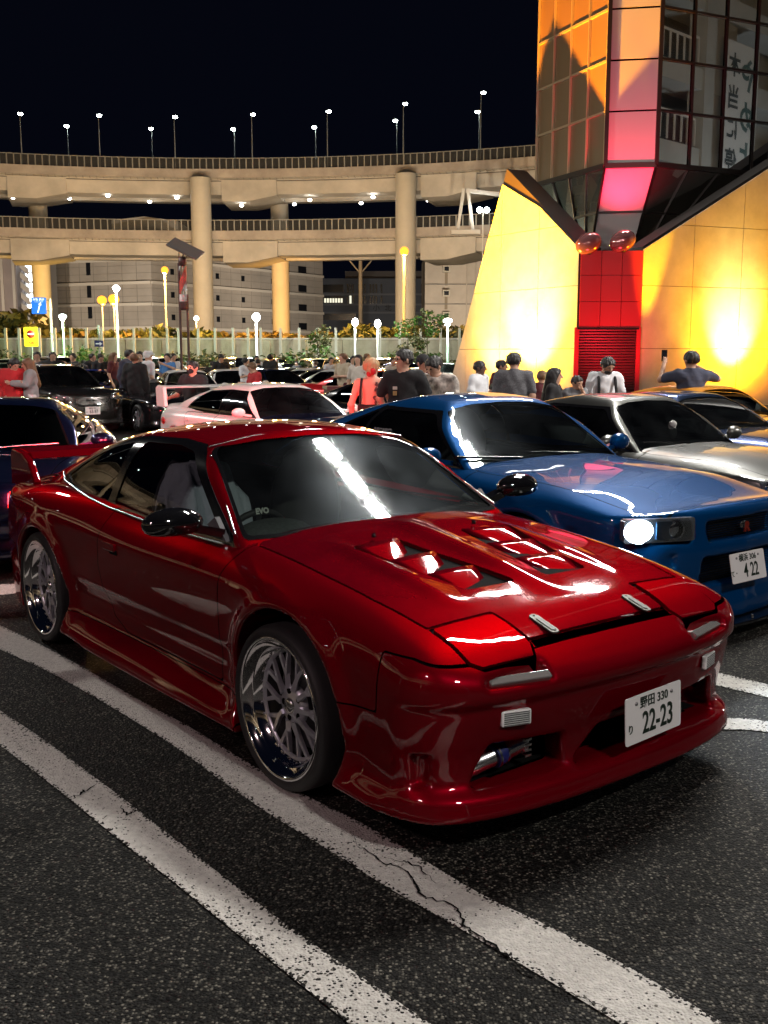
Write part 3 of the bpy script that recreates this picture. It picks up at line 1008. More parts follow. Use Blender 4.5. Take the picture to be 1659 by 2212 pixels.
    # mirrors
    for sg in (-1, 1):
        m = MB()
        m.sphere((-.58, sg * .945, .925), .1, 20, 12, 0, (.72, 1.30, .62))
        for v in range(len(m.v)):
            x, y, z = m.v[v]
            if x < -.60: x = -.60 + (x + .60) * .35
            if z < .885: z = .885 + (z - .885) * .4
            m.v[v] = (x, y, z)
        m.bar((-.60, sg * .845, .895), (-.585, sg * .725, .865), .06, .035)
        m.obj('door_mirror', mat('gloss_black', (.006, .006, .007), .08, 0, coat=1), root)
        tri_ = MB(); tri_.prism([(-.53, .835), (-.76, .845), (-.62, .925)], sg * .715, sg * .737, 'Y'); tri_.obj('mirror_sail', mat('sail_grey', (.10, .10, .11), .6), root)
    # rear spoiler
    m = MB()
    prof = [(-3.40, .985), (-3.36, 1.005), (-3.20, .99), (-3.13, .955), (-3.16, .948), (-3.36, .968)]
    m.prism(prof, -.62, .62, 'Y')
    for sg in (-1, 1):
        m.prism([(-3.42, .78), (-3.42, .97), (-3.38, 1.003), (-3.22, .99), (-3.10, .94), (-3.0, .83), (-3.02, .78)], sg * .615, sg * .66, 'Y')
        m.prism([(-3.36, .82), (-3.34, .97), (-3.22, .97), (-3.16, .82)], sg * .14, sg * .18, 'Y')
    bevel(m.obj('rear_spoiler', RED, root), .016, 3)
    # tail lamps (lit)
    for sg in (-1, 1):
        m = MB(); m.prism(rpoly([(sg * .30, .60), (sg * .66, .60), (sg * .64, .72), (sg * .30, .72)], .02) if sg > 0 else rpoly([(-.30, .72), (-.64, .72), (-.66, .60), (-.30, .60)], .02), -3.53, -3.44, 'X')
        m.obj('tail_lamp', glow('tail_lamp_glow', (1, .02, .015), 14), root)
    # intercooler piping and grille bars in the intakes
    m = MB()
    m.tube([(.70, -.62, .25), (.74, -.57, .265), (.765, -.50, .29), (.77, -.44, .30)], .036, 14, 0)
    m.tube([(.775, -.50, .292), (.774, -.455, .302)], .040, 14, 1)
    m.tube([(.774, -.495, .294), (.7745, -.487, .295)], .043, 14, 0)
    m.tube([(.7735, -.466, .30), (.773, -.458, .30)], .043, 14, 0)
    m.tube([(.77, -.45, .30), (.765, -.36, .31)], .037, 14, 0)
    for k in range(4): m.box((.79, -.365, .272 + k * .018), (.03, .03, .008), 0, 0)
    m.obj('intercooler_pipe', [SILVERM, mat('blue_hose', (.01, .015, .12), .4)], root)
    m = MB()
    m.box((.74, 0, .27), (.02, .46, .14), 0, 1)
    for k in range(3): m.box((.77, 0, .31 + k * .018), (.008, .44, .006))
    m.obj('intercooler', [SILVERM, VOID], root)
    plate(root, (.945, .102, .357), (math.radians(-3), 0, math.radians(94)), '野田 330', '22-23', 'り')
    # seats, wheel, cloth
    c, u, v, ax, R = car_interior(root, s)
    t = link('lettering', text_mesh('EVO', .036, m=mat('white_print', (.7, .72, .68), .6), bold=.002), root, loc=c + v * -(R) * 0 + Vector((.016, 0, 0)))
    up = v if v.z > 0 else -v
    t.location = c + up * R + Vector((.020, .0, .004)); t.rotation_euler = (PI / 2 - .3, 0, PI / 2)
    m = MB()
    for a, b, mi in ((.35, .75, 0), (-.05, .3, 1), (PI - .3, PI - .75, 0)):
        m.tube([c + (u * -math.cos(a + (b - a) * k / 6) + up * math.sin(a + (b - a) * k / 6)) * R for k in range(7)], .0165, 8, mi)
    m.obj('wheel_grip', [mat('red_leather', (.35, .02, .01), .5), mat('yellow_leather', (.45, .2, .02), .5)], root)
    # grey shirt hung over the seat
    cl = MB()
    n = 22
    vs = []
    for i in range(n + 1):
        for j in range(n + 1):
            a = i / n; b = j / n
            xx = -1.58 + .46 * a; yy = -.41 + (-.22 + .44 * b)
            top = 1.075 - .05 * (2 * b - 1) ** 2
            hgt = top - 2.6 * max(0, abs(a - .45) - .10) ** 1.35 - .7 * max(0, abs(b - .5) - .30)
            fold = .018 * math.sin(b * 17 + a * 5) + .012 * math.sin(b * 31 - a * 9)
            vs.append((xx + fold, yy + .3 * fold, hgt))
    fs = [(i * (n + 1) + j, (i + 1) * (n + 1) + j, (i + 1) * (n + 1) + j + 1, i * (n + 1) + j + 1) for i in range(n) for j in range(n)]
    cl.add(vs, fs, 0, True)
    o = cl.obj('grey_shirt', GREYCLOTH, None, label='grey cloth shirt draped over the driver seat inside the red coupe', cat='shirt')
    o.location = root.location; o.rotation_euler = root.rotation_euler
    sm = o.modifiers.new('thickness', 'SOLIDIFY'); sm.thickness = .008
    # wheels
    b = MB(); b.box((-2.35, 0, .72), (.9, 1.2, .34)); b.box((-3.0, 0, .6), (.5, 1.3, .3)); b.obj('tail_lamp_block', VOID, root)  # black block added to hide the lit tail lamps from the cabin
    add_wheels(root, s, 'mesh')
    return root, s
# ---------------- generic car, from a handful of measurements
def _sect(x0, xs, f):   # helper for tables
    return [f(x) for x in xs]
def gen_spec(L=4.55, hw=.87, H=1.30, wb=2.6, fo=.86, belt=.86, hood0=.90, hood1=.68, nose=.62, wsx=-.50, roof0=-1.08, roof1=-2.0, rear0=-2.75, deck=.92, tail=.86, rw=.55, kind='coupe', box=0., arch=.345, R=.31, sill=.16, flare=.014, k=.05, tumble=1.0):
    xr = fo - L
    s = dict(xf=fo, xr=xr, hw=hw, wb=wb, ztop=max(hood0, deck, belt) + .12, k=k, kn=.04)
    b = belt
    s['Wz'] = [.05, sill, sill + .08, .42, .56, .68, b - .06, b, b + .08]
    full = [hw - .03, hw - .015, hw - .025, hw - .02, hw - .005, hw, hw - .035, hw - .10, hw - .16]
    def shr(a, q): return [v - a - q * i for i, v in enumerate(full)]
    s['Wx'] = [xr, xr + .4, -wb, -wb + .6, -1.0, -.4, 0, fo - .5, fo - .2, fo]
    s['W'] = [shr(.11, .006), shr(.04, .003), shr(0, 0), shr(.012, 0), shr(.014, 0), shr(.008, 0.001), shr(0, .002), shr(.02, .006), shr(.04, .009), shr(.06, .01)]
    s['arch'] = [(0.0, R, arch, flare), (-wb, R, arch, flare)]
    s['Ty'] = [0, .3, .6, hw - .1, hw]
    def row(c, d): return [c, c - .15 * d, c - .6 * d, c - d - .02, c - d - .07]
    s['Tx'] = [xr - .05, xr + .12, rear0 + .0, (rear0 + wsx) / 2, wsx - .1, wsx + .08, (wsx + fo) / 2, fo - .22, fo - .07, fo + .05]
    s['T'] = [row(tail - .04, .03), row(tail, .03), row(deck, .03), row(b + .04, .02), row(hood0 + .01, .035), row(hood0, .04), row((hood0 + hood1) / 2 + .028, .04), row(hood1, .035), row(nose + .02, .03), row(nose - .06, .03)]
    s['nz'] = [.04, sill - .05, sill + .02, .28, .40, .50, .60, .72, 1.0, 1.4]
    s['n'] = [fo - .08, fo - .01, fo + .0, fo - .025, fo - .005, fo, fo - .015, fo - .04, fo - .08, fo - .1]
    s['py'] = [0, .3, .5, .65, .75, hw - .06, hw]
    s['p'] = [0, -.02, -.06, -.13, -.22, -.34, -.55]
    s['rz'] = [0, .25, .5, .8, 1.1]
    s['r'] = [xr + .08, xr + .02, xr, xr + .03, xr + .08]
    s['qy'] = [0, .4, .6, .72, hw - .06, hw]
    s['q'] = [0, .02, .06, .14, .25, .42]
    s['Bx'] = [xr, -wb - .4, -wb + .5, -.5, .5, fo]
    s['B'] = [.24, .2, sill - .02, sill - .02, sill - .03, sill - .05]
    g = dict(x0=(xr if box else rear0) - .12, x1=wsx + .06, hw=hw - .10, z0=b, z1=H, k=.11, kf=.03)
    g['Wz'] = [b - .12, b, (b + H) / 2, H - .10, H + .05]
    wq = [hw - .11, hw - .125, hw - .125 - .085 * tumble, hw - .125 - .20 * tumble, hw - .125 - .29 * tumble]
    pinch = 0. if box else .07
    g['Wx'] = [g['x0'], rear0 + .2, (roof0 + roof1) / 2, roof0, wsx]
    g['W'] = [[v - pinch for v in wq], [v - pinch * .5 for v in wq], wq, [v - .005 for v in wq], [v - .02 for v in wq]]
    g['Ty'] = [0, .25, .45, .6, .75]
    def rr(c): return [c, c - .005, c - .022, c - .05, c - .09]
    m = (roof0 + roof1) / 2
    if kind == 'box':
        g['Tx'] = [xr - .1, xr + .25, m, roof0, roof0 + .25, wsx]
        g['T'] = [rr(H - .06), rr(H - .02), rr(H), rr(H - .03), rr(H - .06), rr(H - .1)]
    elif kind == 'open':
        g['Tx'] = [g['x0'] - .1, m, roof0, wsx]
        g['T'] = [rr(H - .1)] * 4
    else:
        g['Tx'] = [rear0 - .3, rear0, rear0 + .28, roof1 - .1, roof1 + .15, m, roof0 - .1, roof0 + .12, wsx]
        d = H - deck
        if kind == 'sedan': g['T'] = [rr(H - .2), rr(H - .14), rr(H - .09), rr(H - .045), rr(H - .02), rr(H), rr(H - .018), rr(H - .05), rr(H - .08)]
        else: g['T'] = [rr(deck - .05), rr(deck + .04), rr(deck + .40 * d), rr(H - .075), rr(H - .03), rr(H), rr(H - .018), rr(H - .05), rr(H - .08)]
    rise = H - .045 - hood0
    g['ws'] = (wsx, hood0, (wsx - roof0) / rise, .05)
    if box: g['bs'] = (xr + .06, b, .12, .04)
    elif kind == 'coupe': g['bs'] = (rear0 - .05, deck, .0, .12)
    else: g['bs'] = (rear0, deck, (roof1 - rear0) / (H - .06 - deck), .06)
    s['g'] = g
    s.update(tyreR=R, rimr=R - .085, lip=.035, track=hw - .03, H=H, wsx=wsx, roof0=roof0, roof1=roof1, rear0=rear0, belt=b, hood0=hood0, deck=deck, rw=rw, kind=kind)
    return s

def make_car(s, mats, h=.03, name='parked_car', label=None, group=None, loc=(0, 0, 0), rz=0., splits=(), glassm=None, interior=True, wheels=True, pillar=True, mirrors=True, greenhouse=None, hook=None, door2=None, doors=None, rails=False, wing=None, lampmat=None, tail_on=False, mirror_m=None, hood_m=None, detail=True):
    """mats: body paint (or dict part->material)"""
    P = mats
    root = empty(name, loc, rz, label, 'car', group)
    body = car_body(s, h)
    gr = car_green(s, h)
    g = s['g']
    b = s['belt']; H = s['H']
    cab = lambda V: np.maximum(poly_sd(V[:, 0], V[:, 1], [(s['wsx'] - .06, -(s['hw'] - .19)), (s['wsx'] - .06, s['hw'] - .19), (g['x0'] + .25, s['hw'] - .22), (g['x0'] + .25, -(s['hw'] - .22))]), b - .10 - V[:, 2])
    shell = body.clip(lambda V: -cab(V))
    wells = None
    for xc, zc, ra, fl in s['arch']:
        w, shell = shell.split(lambda V: np.maximum(np.hypot(V[:, 0] - xc, V[:, 2] - zc) - ra + .004, .4 - np.abs(V[:, 1])))
        if detail: w.parts('wheel_well', VOID, root)
    if detail: shell.offset(-.016).obj('gap_liner', VOID, root)  # black sheet that darkens the panel gaps
    G = .007 if detail else 0.
    def pull(S, f, nm, m, gap=G, off=0.):
        a, r = S.split(f, gap)
        if off: a = a.offset(off)
        return (a.obj(nm, m, root) if a.P else None), r
    ob = {}
    for nm, kind, poly, m, lim in splits:      # lim: extra limits
        if kind == 'top': f = lambda V: np.maximum(poly_sd(V[:, 0], V[:, 1], poly), lim - V[:, 2])
        elif kind == 'front': f = lambda V: np.maximum(poly_sd(V[:, 1], V[:, 2], poly), lim - V[:, 0])
        elif kind == 'rear': f = lambda V: np.maximum(poly_sd(V[:, 1], V[:, 2], poly), V[:, 0] - lim)
        else: f = lambda V: np.maximum(poly_sd(V[:, 0], V[:, 2], poly), .3 - (1 if kind == 'left' else -1) * V[:, 1])
        ob[nm], shell = pull(shell, f, nm.split('.')[0], m)
    # hood
    hp = [(s['wsx'] - .03, -(s['hw'] - .19)), (s['wsx'] + .10, -(s['hw'] - .165)), (s['xf'] - .25, -(s['hw'] - .22)), (s['xf'] - .13, -(s['hw'] - .30)), (s['xf'] - .10, 0), (s['xf'] - .13, s['hw'] - .30), (s['xf'] - .25, s['hw'] - .22), (s['wsx'] + .10, s['hw'] - .165), (s['wsx'] - .03, s['hw'] - .19)]
    ob['hood'], shell = pull(shell, lambda V: np.maximum(poly_sd(V[:, 0], V[:, 1], hp), .5 - V[:, 2]), 'hood', hood_m or P)
    ds = doors or [(s['wsx'] + .06, -1.62)]
    for i, (a, c) in enumerate(ds):
        dp = [(a, b), (a - .02, .40), (a - .05, .24), (c + .12, .24), (c - (.02 if i == 0 else -.18), .5), (c, b)]
        for sg in (-1, 1):
            if not detail and sg == 1: continue
            o, shell = pull(shell, lambda V: np.maximum(poly_sd(V[:, 0], V[:, 2], dp), .3 - sg * V[:, 1]), 'door', P)
            hm = MB(); hm.prism(rpoly([(c + .06, b - .13), (c + .19, b - .13), (c + .19, b - .095), (c + .06, b - .095)], .012), sg * (s['hw'] - .03), sg * (s['hw'] + .002), 'Y')
            if detail and o: hm.obj('door_handle', P, o)
    shell.obj('body', P, root)
    # ---- greenhouse
    gr = gr.clip(lambda V: b - .035 - V[:, 2])
    ws = g['ws']
    base = lambda z: ws[0] - (z - ws[1]) * ws[2]
    zt = H - .075
    wb_, wt = s['hw'] - .205, s['hw'] - .125 - .20 - .04
    wt = g['W'][3][3] - .045
    wbt = g['W'][4][1] - .05
    z0 = s['hood0'] - .03
    wp = rpoly([(-wbt, z0), (wbt, z0), (wt, zt - .02), (wt * .6, zt + .012), (0, zt + .022), (-wt * .6, zt + .012), (-wt, zt - .02)], .04)
    inws = lambda V: (base(V[:, 2]) - .17) - V[:, 0]
    gm = glassm or glass('car_glass', (.20, .22, .22), .012, .02)
    f, gr = gr.split(lambda V: np.maximum(poly_sd(V[:, 1], V[:, 2], wp), inws(V)))
    f.offset(-.003).obj('windscreen', gm, root)
    wp2 = [(y * 1.04, z0 + (z - z0) * 1.03 - .015) for y, z in wp]
    f, gr = gr.split(lambda V: np.maximum(poly_sd(V[:, 1], V[:, 2], wp2), inws(V)))
    f.offset(.001).obj('windscreen_trim', BLACK, root)
    if s['kind'] != 'open':
        zs = H - .12
        xa = lambda z: base(z) - .12
        x_r0, x_r1 = s['rear0'], s['roof1']
        if s['kind'] == 'box': x_r0 = x_r1 = s['xr'] + .25
        if greenhouse: wins = greenhouse
        else:
            bp = -1.62 if not doors or len(ds) == 1 else ds[0][1] + .02
            wins = [[(xa(b) + .02, b), (xa(zs), zs), (bp - .0, zs + .01), (bp - .04, b)],
                    [(bp - .07, b), (bp - .04, zs + .01), (x_r1 + .04, zs - .02), (x_r1 - .18 * (s['kind'] != 'box'), (zs + b) / 2 + .03), (x_r0 + (.36 if s['kind'] != 'box' else .05), b + .02)]]
            if s['kind'] == 'box': wins[1:] = [[(bp - .07, b), (bp - .07, zs + .01), (bp - .95, zs + .01), (bp - .95, b)], [(bp - 1.02, b), (bp - 1.02, zs + .01), (x_r1 + .1, zs), (x_r1, b)]]
        sgm = MATS.get('dark_glass') or glass('dark_glass', (.05, .05, .05), .01)
        for sg in (-1, 1):
            if not detail and sg == 1 : pass
            for wv in wins:
                w2 = rpoly(wv, .05)
                f, gr = gr.split(lambda V: np.maximum(poly_sd(V[:, 0], V[:, 2], w2), .25 - sg * V[:, 1]))
                if f.P: f.offset(-.003).obj('side_window', gm if wv is wins[0] else sgm, root)
            if pillar:
                allp = [p for wv in wins for p in wv]
                o2 = [(wins[0][0][0] + .07, b - .04), (wins[0][1][0] + .02, wins[0][1][1] + .022), (wins[0][2][0], wins[0][2][1] + .024)]
                o2 += [(p[0] - .0, p[1] + .024) for p in wins[-1][1:-1]] + [(wins[-1][-1][0] - .05, b - .0), (wins[-1][-1][0] - .02, b - .04)]
                f, gr = gr.split(lambda V: np.maximum(poly_sd(V[:, 0], V[:, 2], o2), .25 - sg * V[:, 1]))
                if f.P: f.offset(.001).obj('window_trim', BLACK, root)
        # back glass
        if s['kind'] == 'coupe': rp = [(s['rear0'] + .28, .50), (s['roof1'] - .05, .44), (s['roof1'] - .05, -.44), (s['rear0'] + .28, -.50)]; ff = lambda V: np.maximum(poly_sd(V[:, 0], V[:, 1], rp), s['deck'] + .03 - V[:, 2])
        else:
            rp = rpoly([(-.56, b + .06), (.56, b + .06), (.50, H - .13), (-.50, H - .13)], .05)
            lim = g['bs'][0] + .4 + (0 if s['kind'] == 'box' else .1)
            ff = lambda V: np.maximum(poly_sd(V[:, 1], V[:, 2], rp), V[:, 0] - (s['xr'] + .3 if s['kind'] == 'box' else s['roof1']))
        f, gr = gr.split(ff)
        if f.P: f.offset(-.002).obj('rear_window', sgm, root)
        gr.obj('roof', mats if not isinstance(mats, dict) else mats['roof'], root)
    else:
        f, gr = gr.split(lambda V: np.maximum.reduce([inws(V), V[:, 2] - H + .06, poly_sd(V[:, 1], V[:, 2], [(y * 1.14, z0 + (z - z0) * 1.06 - .02) for y, z in wp])]))
        f.obj('windscreen_frame', P, root)
    if mirrors:
        for sg in (-1, 1):
            m = MB()
            cx, cz = s['wsx'] - .16, b + .06
            m.sphere((cx, sg * (s['hw'] + .05), cz), .1, 14, 8, 0, (.6, 1.0, .62))
            for v in range(len(m.v)):
                x, y, z = m.v[v]
                if x < cx - .02: x = cx - .02 + (x - cx + .02) * .3
                m.v[v] = (x, y, z)
            m.bar((cx - .01, sg * (s['hw'] - .02), cz - .03), (cx, sg * (s['hw'] - .14), cz - .05), .05, .03)
            m.obj('door_mirror', mirror_m or P, root)
    if interior: car_interior(root, s)
    if wheels: add_wheels(root, s, 'spoke')
    if wing:
        m = MB()
        xw, zw = wing
        m.prism([(xw - .02, zw + .01), (xw + .08, zw + .035), (xw + .22, zw + .015), (xw + .2, zw - .01), (xw + .04, zw)], -.66, .66, 'Y')
        for sg in (-1, 1): m.prism([(xw - .02, s['deck'] - .08), (xw - .04, zw + .0), (xw + .04, zw + .04), (xw + .22, zw + .02), (xw + .26, s['deck'] - .08)], sg * .64, sg * .70, 'Y')
        bevel(m.obj('rear_wing', P, root), .012, 2)
    return root, s, ob

def lamp_unit(root, c, rz, w=.26, hgt=.10, on=0., name='headlight'):
    """headlight: dark housing, reflector bowls and a clear cover"""
    m = MB()
    M = Matrix.Translation(c) @ Matrix.Rotation(rz, 4, 'Z')
    m.prism(rpoly([(-w / 2, -hgt / 2), (w / 2, -hgt / 2), (w / 2, hgt / 2), (-w / 2, hgt / 2)], .02), -.05, .0, 'X', M=M)
    hg = m.obj(name, mat('lamp_housing', (.30, .33, .38), .22, .8, coat=1), root)
    for k, yy in enumerate((-w * .30, w * .22)):
        q = MB()
        gq = 1.12 if (on and k == 0) else 1.
        q.lathe([(.001, .012), (hgt * .28 * gq, .014), (hgt * .40 * gq, .006), (hgt * .44 * gq, .002)], (0, 0, 0), 'X', 18)
        me = q.mesh('lamp_bowl', CHROME if not (on and k == 0) else glow('xenon_lamp_glow', (.75, .88, 1.), on))
        lo = link('lamp_bowl', me, hg, loc=(M @ Vector((0, yy, 0)))[:], rot=(0, 0, rz))
        if on and k == 0: lo.scale = (1, 1.35, 1)
    return hg
# ------------------------------------------------------------------ ground
def asphalt_nodes(m, base=.0100, paint=False, wear=.5):
    t = m.node_tree
    b = t.nodes['Principled BSDF']
    L = t.links.new
    tc = t.nodes.new('ShaderNodeTexCoord')
    v = t.nodes.new('ShaderNodeTexVoronoi'); v.inputs['Scale'].default_value = 120
    v2 = t.nodes.new('ShaderNodeTexVoronoi'); v2.inputs['Scale'].default_value = 210
    n = t.nodes.new('ShaderNodeTexNoise'); n.inputs['Scale'].default_value = .55; n.inputs['Detail'].default_value = 5
    n2 = t.nodes.new('ShaderNodeTexNoise'); n2.inputs['Scale'].default_value = 45; n2.inputs['Detail'].default_value = 3
    for q in (v, v2, n, n2): L(tc.outputs['Object'], q.inputs['Vector'])
    sep = t.nodes.new('ShaderNodeSeparateColor'); L(v.outputs['Color'], sep.inputs[0])
    cr = t.nodes.new('ShaderNodeValToRGB')
    e = cr.color_ramp.elements
    e[0].position = .0; e[0].color = (base * .45, base * .45, base * .47, 1)
    e[1].position = .50; e[1].color = (base * 1.2, base * 1.15, base * 1.05, 1)
    k = cr.color_ramp.elements.new(.78); k.color = (base * 4.2, base * 4.0, base * 3.5, 1)
    k = cr.color_ramp.elements.new(.96); k.color = (base * 17, base * 16, base * 13.5, 1)
    L(sep.outputs[0], cr.inputs[0])
    # gaps between the stones are black binder
    gp = t.nodes.new('ShaderNodeMapRange')
    gp.inputs['From Min'].default_value = .38; gp.inputs['From Max'].default_value = .62
    gp.inputs['To Min'].default_value = 1.; gp.inputs['To Max'].default_value = .18
    L(v.outputs['Distance'], gp.inputs['Value'])
    mr = t.nodes.new('ShaderNodeMapRange')
    mr.inputs['From Min'].default_value = .3; mr.inputs['From Max'].default_value = .7
    mr.inputs['To Min'].default_value = .55; mr.inputs['To Max'].default_value = 1.4
    L(n.outputs['Fac'], mr.inputs['Value'])
    m1 = t.nodes.new('ShaderNodeMath'); m1.operation = 'MULTIPLY'; L(gp.outputs[0], m1.inputs[0]); L(mr.outputs[0], m1.inputs[1])
    sc = t.nodes.new('ShaderNodeVectorMath'); sc.operation = 'SCALE'; L(cr.outputs[0], sc.inputs[0]); L(m1.outputs[0], sc.inputs['Scale'])
    hgt = t.nodes.new('ShaderNodeMath'); hgt.operation = 'MULTIPLY_ADD'
    L(v.outputs['Distance'], hgt.inputs[0]); hgt.inputs[1].default_value = -1.; L(n2.outputs['Fac'], hgt.inputs[2])
    bp = t.nodes.new('ShaderNodeBump'); bp.inputs['Strength'].default_value = .85; bp.inputs['Distance'].default_value = .006
    L(hgt.outputs[0], bp.inputs['Height']); L(bp.outputs[0], b.inputs['Normal'])
    b.inputs['Roughness'].default_value = .62
    b.inputs['Specular IOR Level'].default_value = .12
    if not paint:
        L(sc.outputs[0], b.inputs['Base Color'])
        return
    # road paint worn down to the aggregate: more at the rims, less in the middle
    w = t.nodes.new('ShaderNodeTexNoise'); w.inputs['Scale'].default_value = 1.5; w.inputs['Detail'].default_value = 4
    L(tc.outputs['Object'], w.inputs['Vector'])
    uv = t.nodes.new('ShaderNodeUVMap')
    sx = t.nodes.new('ShaderNodeSeparateXYZ'); L(uv.outputs[0], sx.inputs[0])
    ed = t.nodes.new('ShaderNodeMath'); ed.operation = 'SUBTRACT'; L(sx.outputs[0], ed.inputs[0]); ed.inputs[1].default_value = .5
    ab = t.nodes.new('ShaderNodeMath'); ab.operation = 'ABSOLUTE'; L(ed.outputs[0], ab.inputs[0])
    pw = t.nodes.new('ShaderNodeMapRange'); L(ab.outputs[0], pw.inputs['Value'])
    pw.inputs['From Min'].default_value = .36; pw.inputs['From Max'].default_value = .50; pw.inputs['To Min'].default_value = 0; pw.inputs['To Max'].default_value = .55
    yw = t.nodes.new('ShaderNodeMath'); yw.operation = 'MULTIPLY'; L(sx.outputs[1], yw.inputs[0]); yw.inputs[1].default_value = wear
    s1 = t.nodes.new('ShaderNodeMath'); s1.operation = 'ADD'; L(pw.outputs[0], s1.inputs[0]); L(yw.outputs[0], s1.inputs[1])
    s2 = t.nodes.new('ShaderNodeMath'); s2.operation = 'ADD'; L(s1.outputs[0], s2.inputs[0])
    wq = t.nodes.new('ShaderNodeMapRange'); L(w.outputs['Fac'], wq.inputs['Value'])
    wq.inputs['From Min'].default_value = .35; wq.inputs['From Max'].default_value = .7; wq.inputs['To Min'].default_value = -.12; wq.inputs['To Max'].default_value = .16
    L(wq.outputs[0], s2.inputs[1])
    # threshold against stone height
    dm = t.nodes.new('ShaderNodeMath'); dm.operation = 'MULTIPLY'; L(v.outputs['Distance'], dm.inputs[0]); dm.inputs[1].default_value = -.55
    rr_ = t.nodes.new('ShaderNodeMath'); rr_.operation = 'ADD'; L(sep.outputs[1], rr_.inputs[0]); L(dm.outputs[0], rr_.inputs[1])
    s3 = t.nodes.new('ShaderNodeMath'); s3.operation = 'ADD'; L(rr_.outputs[0], s3.inputs[0]); L(s2.outputs[0], s3.inputs[1])
    th = t.nodes.new('ShaderNodeMapRange'); L(s3.outputs[0], th.inputs['Value'])
    th.inputs['From Min'].default_value = .78; th.inputs['From Max'].default_value = .86; th.inputs['To Min'].default_value = 0; th.inputs['To Max'].default_value = 1
    pc = t.nodes.new('ShaderNodeMapRange'); L(n2.outputs['Fac'], pc.inputs['Value'])
    pc.inputs['To Min'].default_value = .34; pc.inputs['To Max'].default_value = .74
    cm = t.nodes.new('ShaderNodeCombineColor')
    for i, f in enumerate((1., .96, .90)):
        q = t.nodes.new('ShaderNodeMath'); q.operation = 'MULTIPLY'; L(pc.outputs[0], q.inputs[0]); q.inputs[1].default_value = f; L(q.outputs[0], cm.inputs[i])
    mx = t.nodes.new('ShaderNodeMix'); mx.data_type = 'RGBA'
    L(th.outputs[0], mx.inputs['Factor']); L(cm.outputs[0], mx.inputs[6]); L(sc.outputs[0], mx.inputs[7])
    L(mx.outputs[2], b.inputs['Base Color'])
ASPH = mat('asphalt', (.03, .03, .03), .6); asphalt_nodes(ASPH)
LINE = mat('worn_road_paint', (.6, .6, .6), .6); asphalt_nodes(LINE, paint=True, wear=.10)
LINE2 = mat('speckled_road_paint', (.6, .6, .6), .6); asphalt_nodes(LINE2, paint=True, wear=.22)
m = MB()
ys = [-160, 0, 7, 20, 40, 80, 160, 600]
xs = [-400, -20, -6, 0, 6, 20, 400]
vs = [(x, y, zg(y)) for y in ys for x in xs]
nx_ = len(xs)
m.add(vs, [(j * nx_ + i, j * nx_ + i + 1, (j + 1) * nx_ + i + 1, (j + 1) * nx_ + i) for j in range(len(ys) - 1) for i in range(nx_ - 1)])
m.obj('ground', ASPH, None, kind='structure')

def strip(name, A, B, m_, z=.004):
    """painted line between two measured rims"""
    n = 48
    A = [gnd(*p) for p in A]; B = [gnd(*p) for p in B]
    def rs(P):
        P = np.array(P); d = np.r_[0, np.cumsum(np.linalg.norm(np.diff(P, axis=0), axis=1))]
        t = np.linspace(0, d[-1], n)
        return np.stack([pchip(d, P[:, 0], t), pchip(d, P[:, 1], t)], 1)
    A, B = rs(A), rs(B)
    vs = [(x, y, z + zg(y)) for x, y in A] + [(x, y, z + zg(y)) for x, y in B]
    fs = [(i, i + 1, n + i + 1, n + i) for i in range(n - 1)]
    q = MB(); q.add(vs, [f[::-1] for f in fs])
    me = q.mesh(name, m_)
    uv = me.uv_layers.new(name='UVMap')
    for lp in me.loops:
        k = lp.vertex_index
        uv.data[lp.index].uv = (0 if k < n else 1, (k % n) / (n - 1))
    return link(name, me, None, kind='structure')
strip('road_line', [(-260, 1262), (-120, 1300), (0, 1352), (100, 1400), (200, 1455), (300, 1513), (410, 1572), (520, 1640), (650, 1715), (800, 1790), (900, 1850), (1050, 1940), (1200, 2010), (1400, 2115), (1560, 2212), (1800, 2345)],
      [(-300, 1290), (-120, 1345), (0, 1404), (100, 1450), (200, 1505), (300, 1565), (400, 1630), (480, 1690), (600, 1772), (700, 1832), (830, 1915), (1000, 2012), (1200, 2130), (1340, 2215), (1520, 2330)], LINE)
strip('road_line', [(-200, 1408), (-90, 1471), (0, 1536), (90, 1596), (161, 1648), (221, 1693), (295, 1749), (369, 1808), (439, 1862), (560, 1955), (700, 2058), (850, 2160), (925, 2211), (1100, 2330)],
      [(-220, 1466), (-100, 1542), (0, 1612), (88, 1679), (152, 1729), (212, 1779), (295, 1846), (369, 1903), (439, 1960), (520, 2026), (600, 2090), (750, 2211), (870, 2308)], LINE2)
strip('road_line', [(1400, 1420), (1590, 1463), (1659, 1480), (1760, 1506)], [(1400, 1445), (1590, 1492), (1659, 1508), (1760, 1536)], LINE)
strip('road_line', [(1400, 1556), (1500, 1553), (1600, 1553), (1659, 1560), (1740, 1574)], [(1400, 1590), (1500, 1582), (1600, 1578), (1659, 1583), (1740, 1598)], LINE)
strip('road_line', [(-200, 1262), (0, 1263), (60, 1262), (160, 1256)], [(-200, 1290), (0, 1287), (60, 1279), (160, 1271)], LINE)
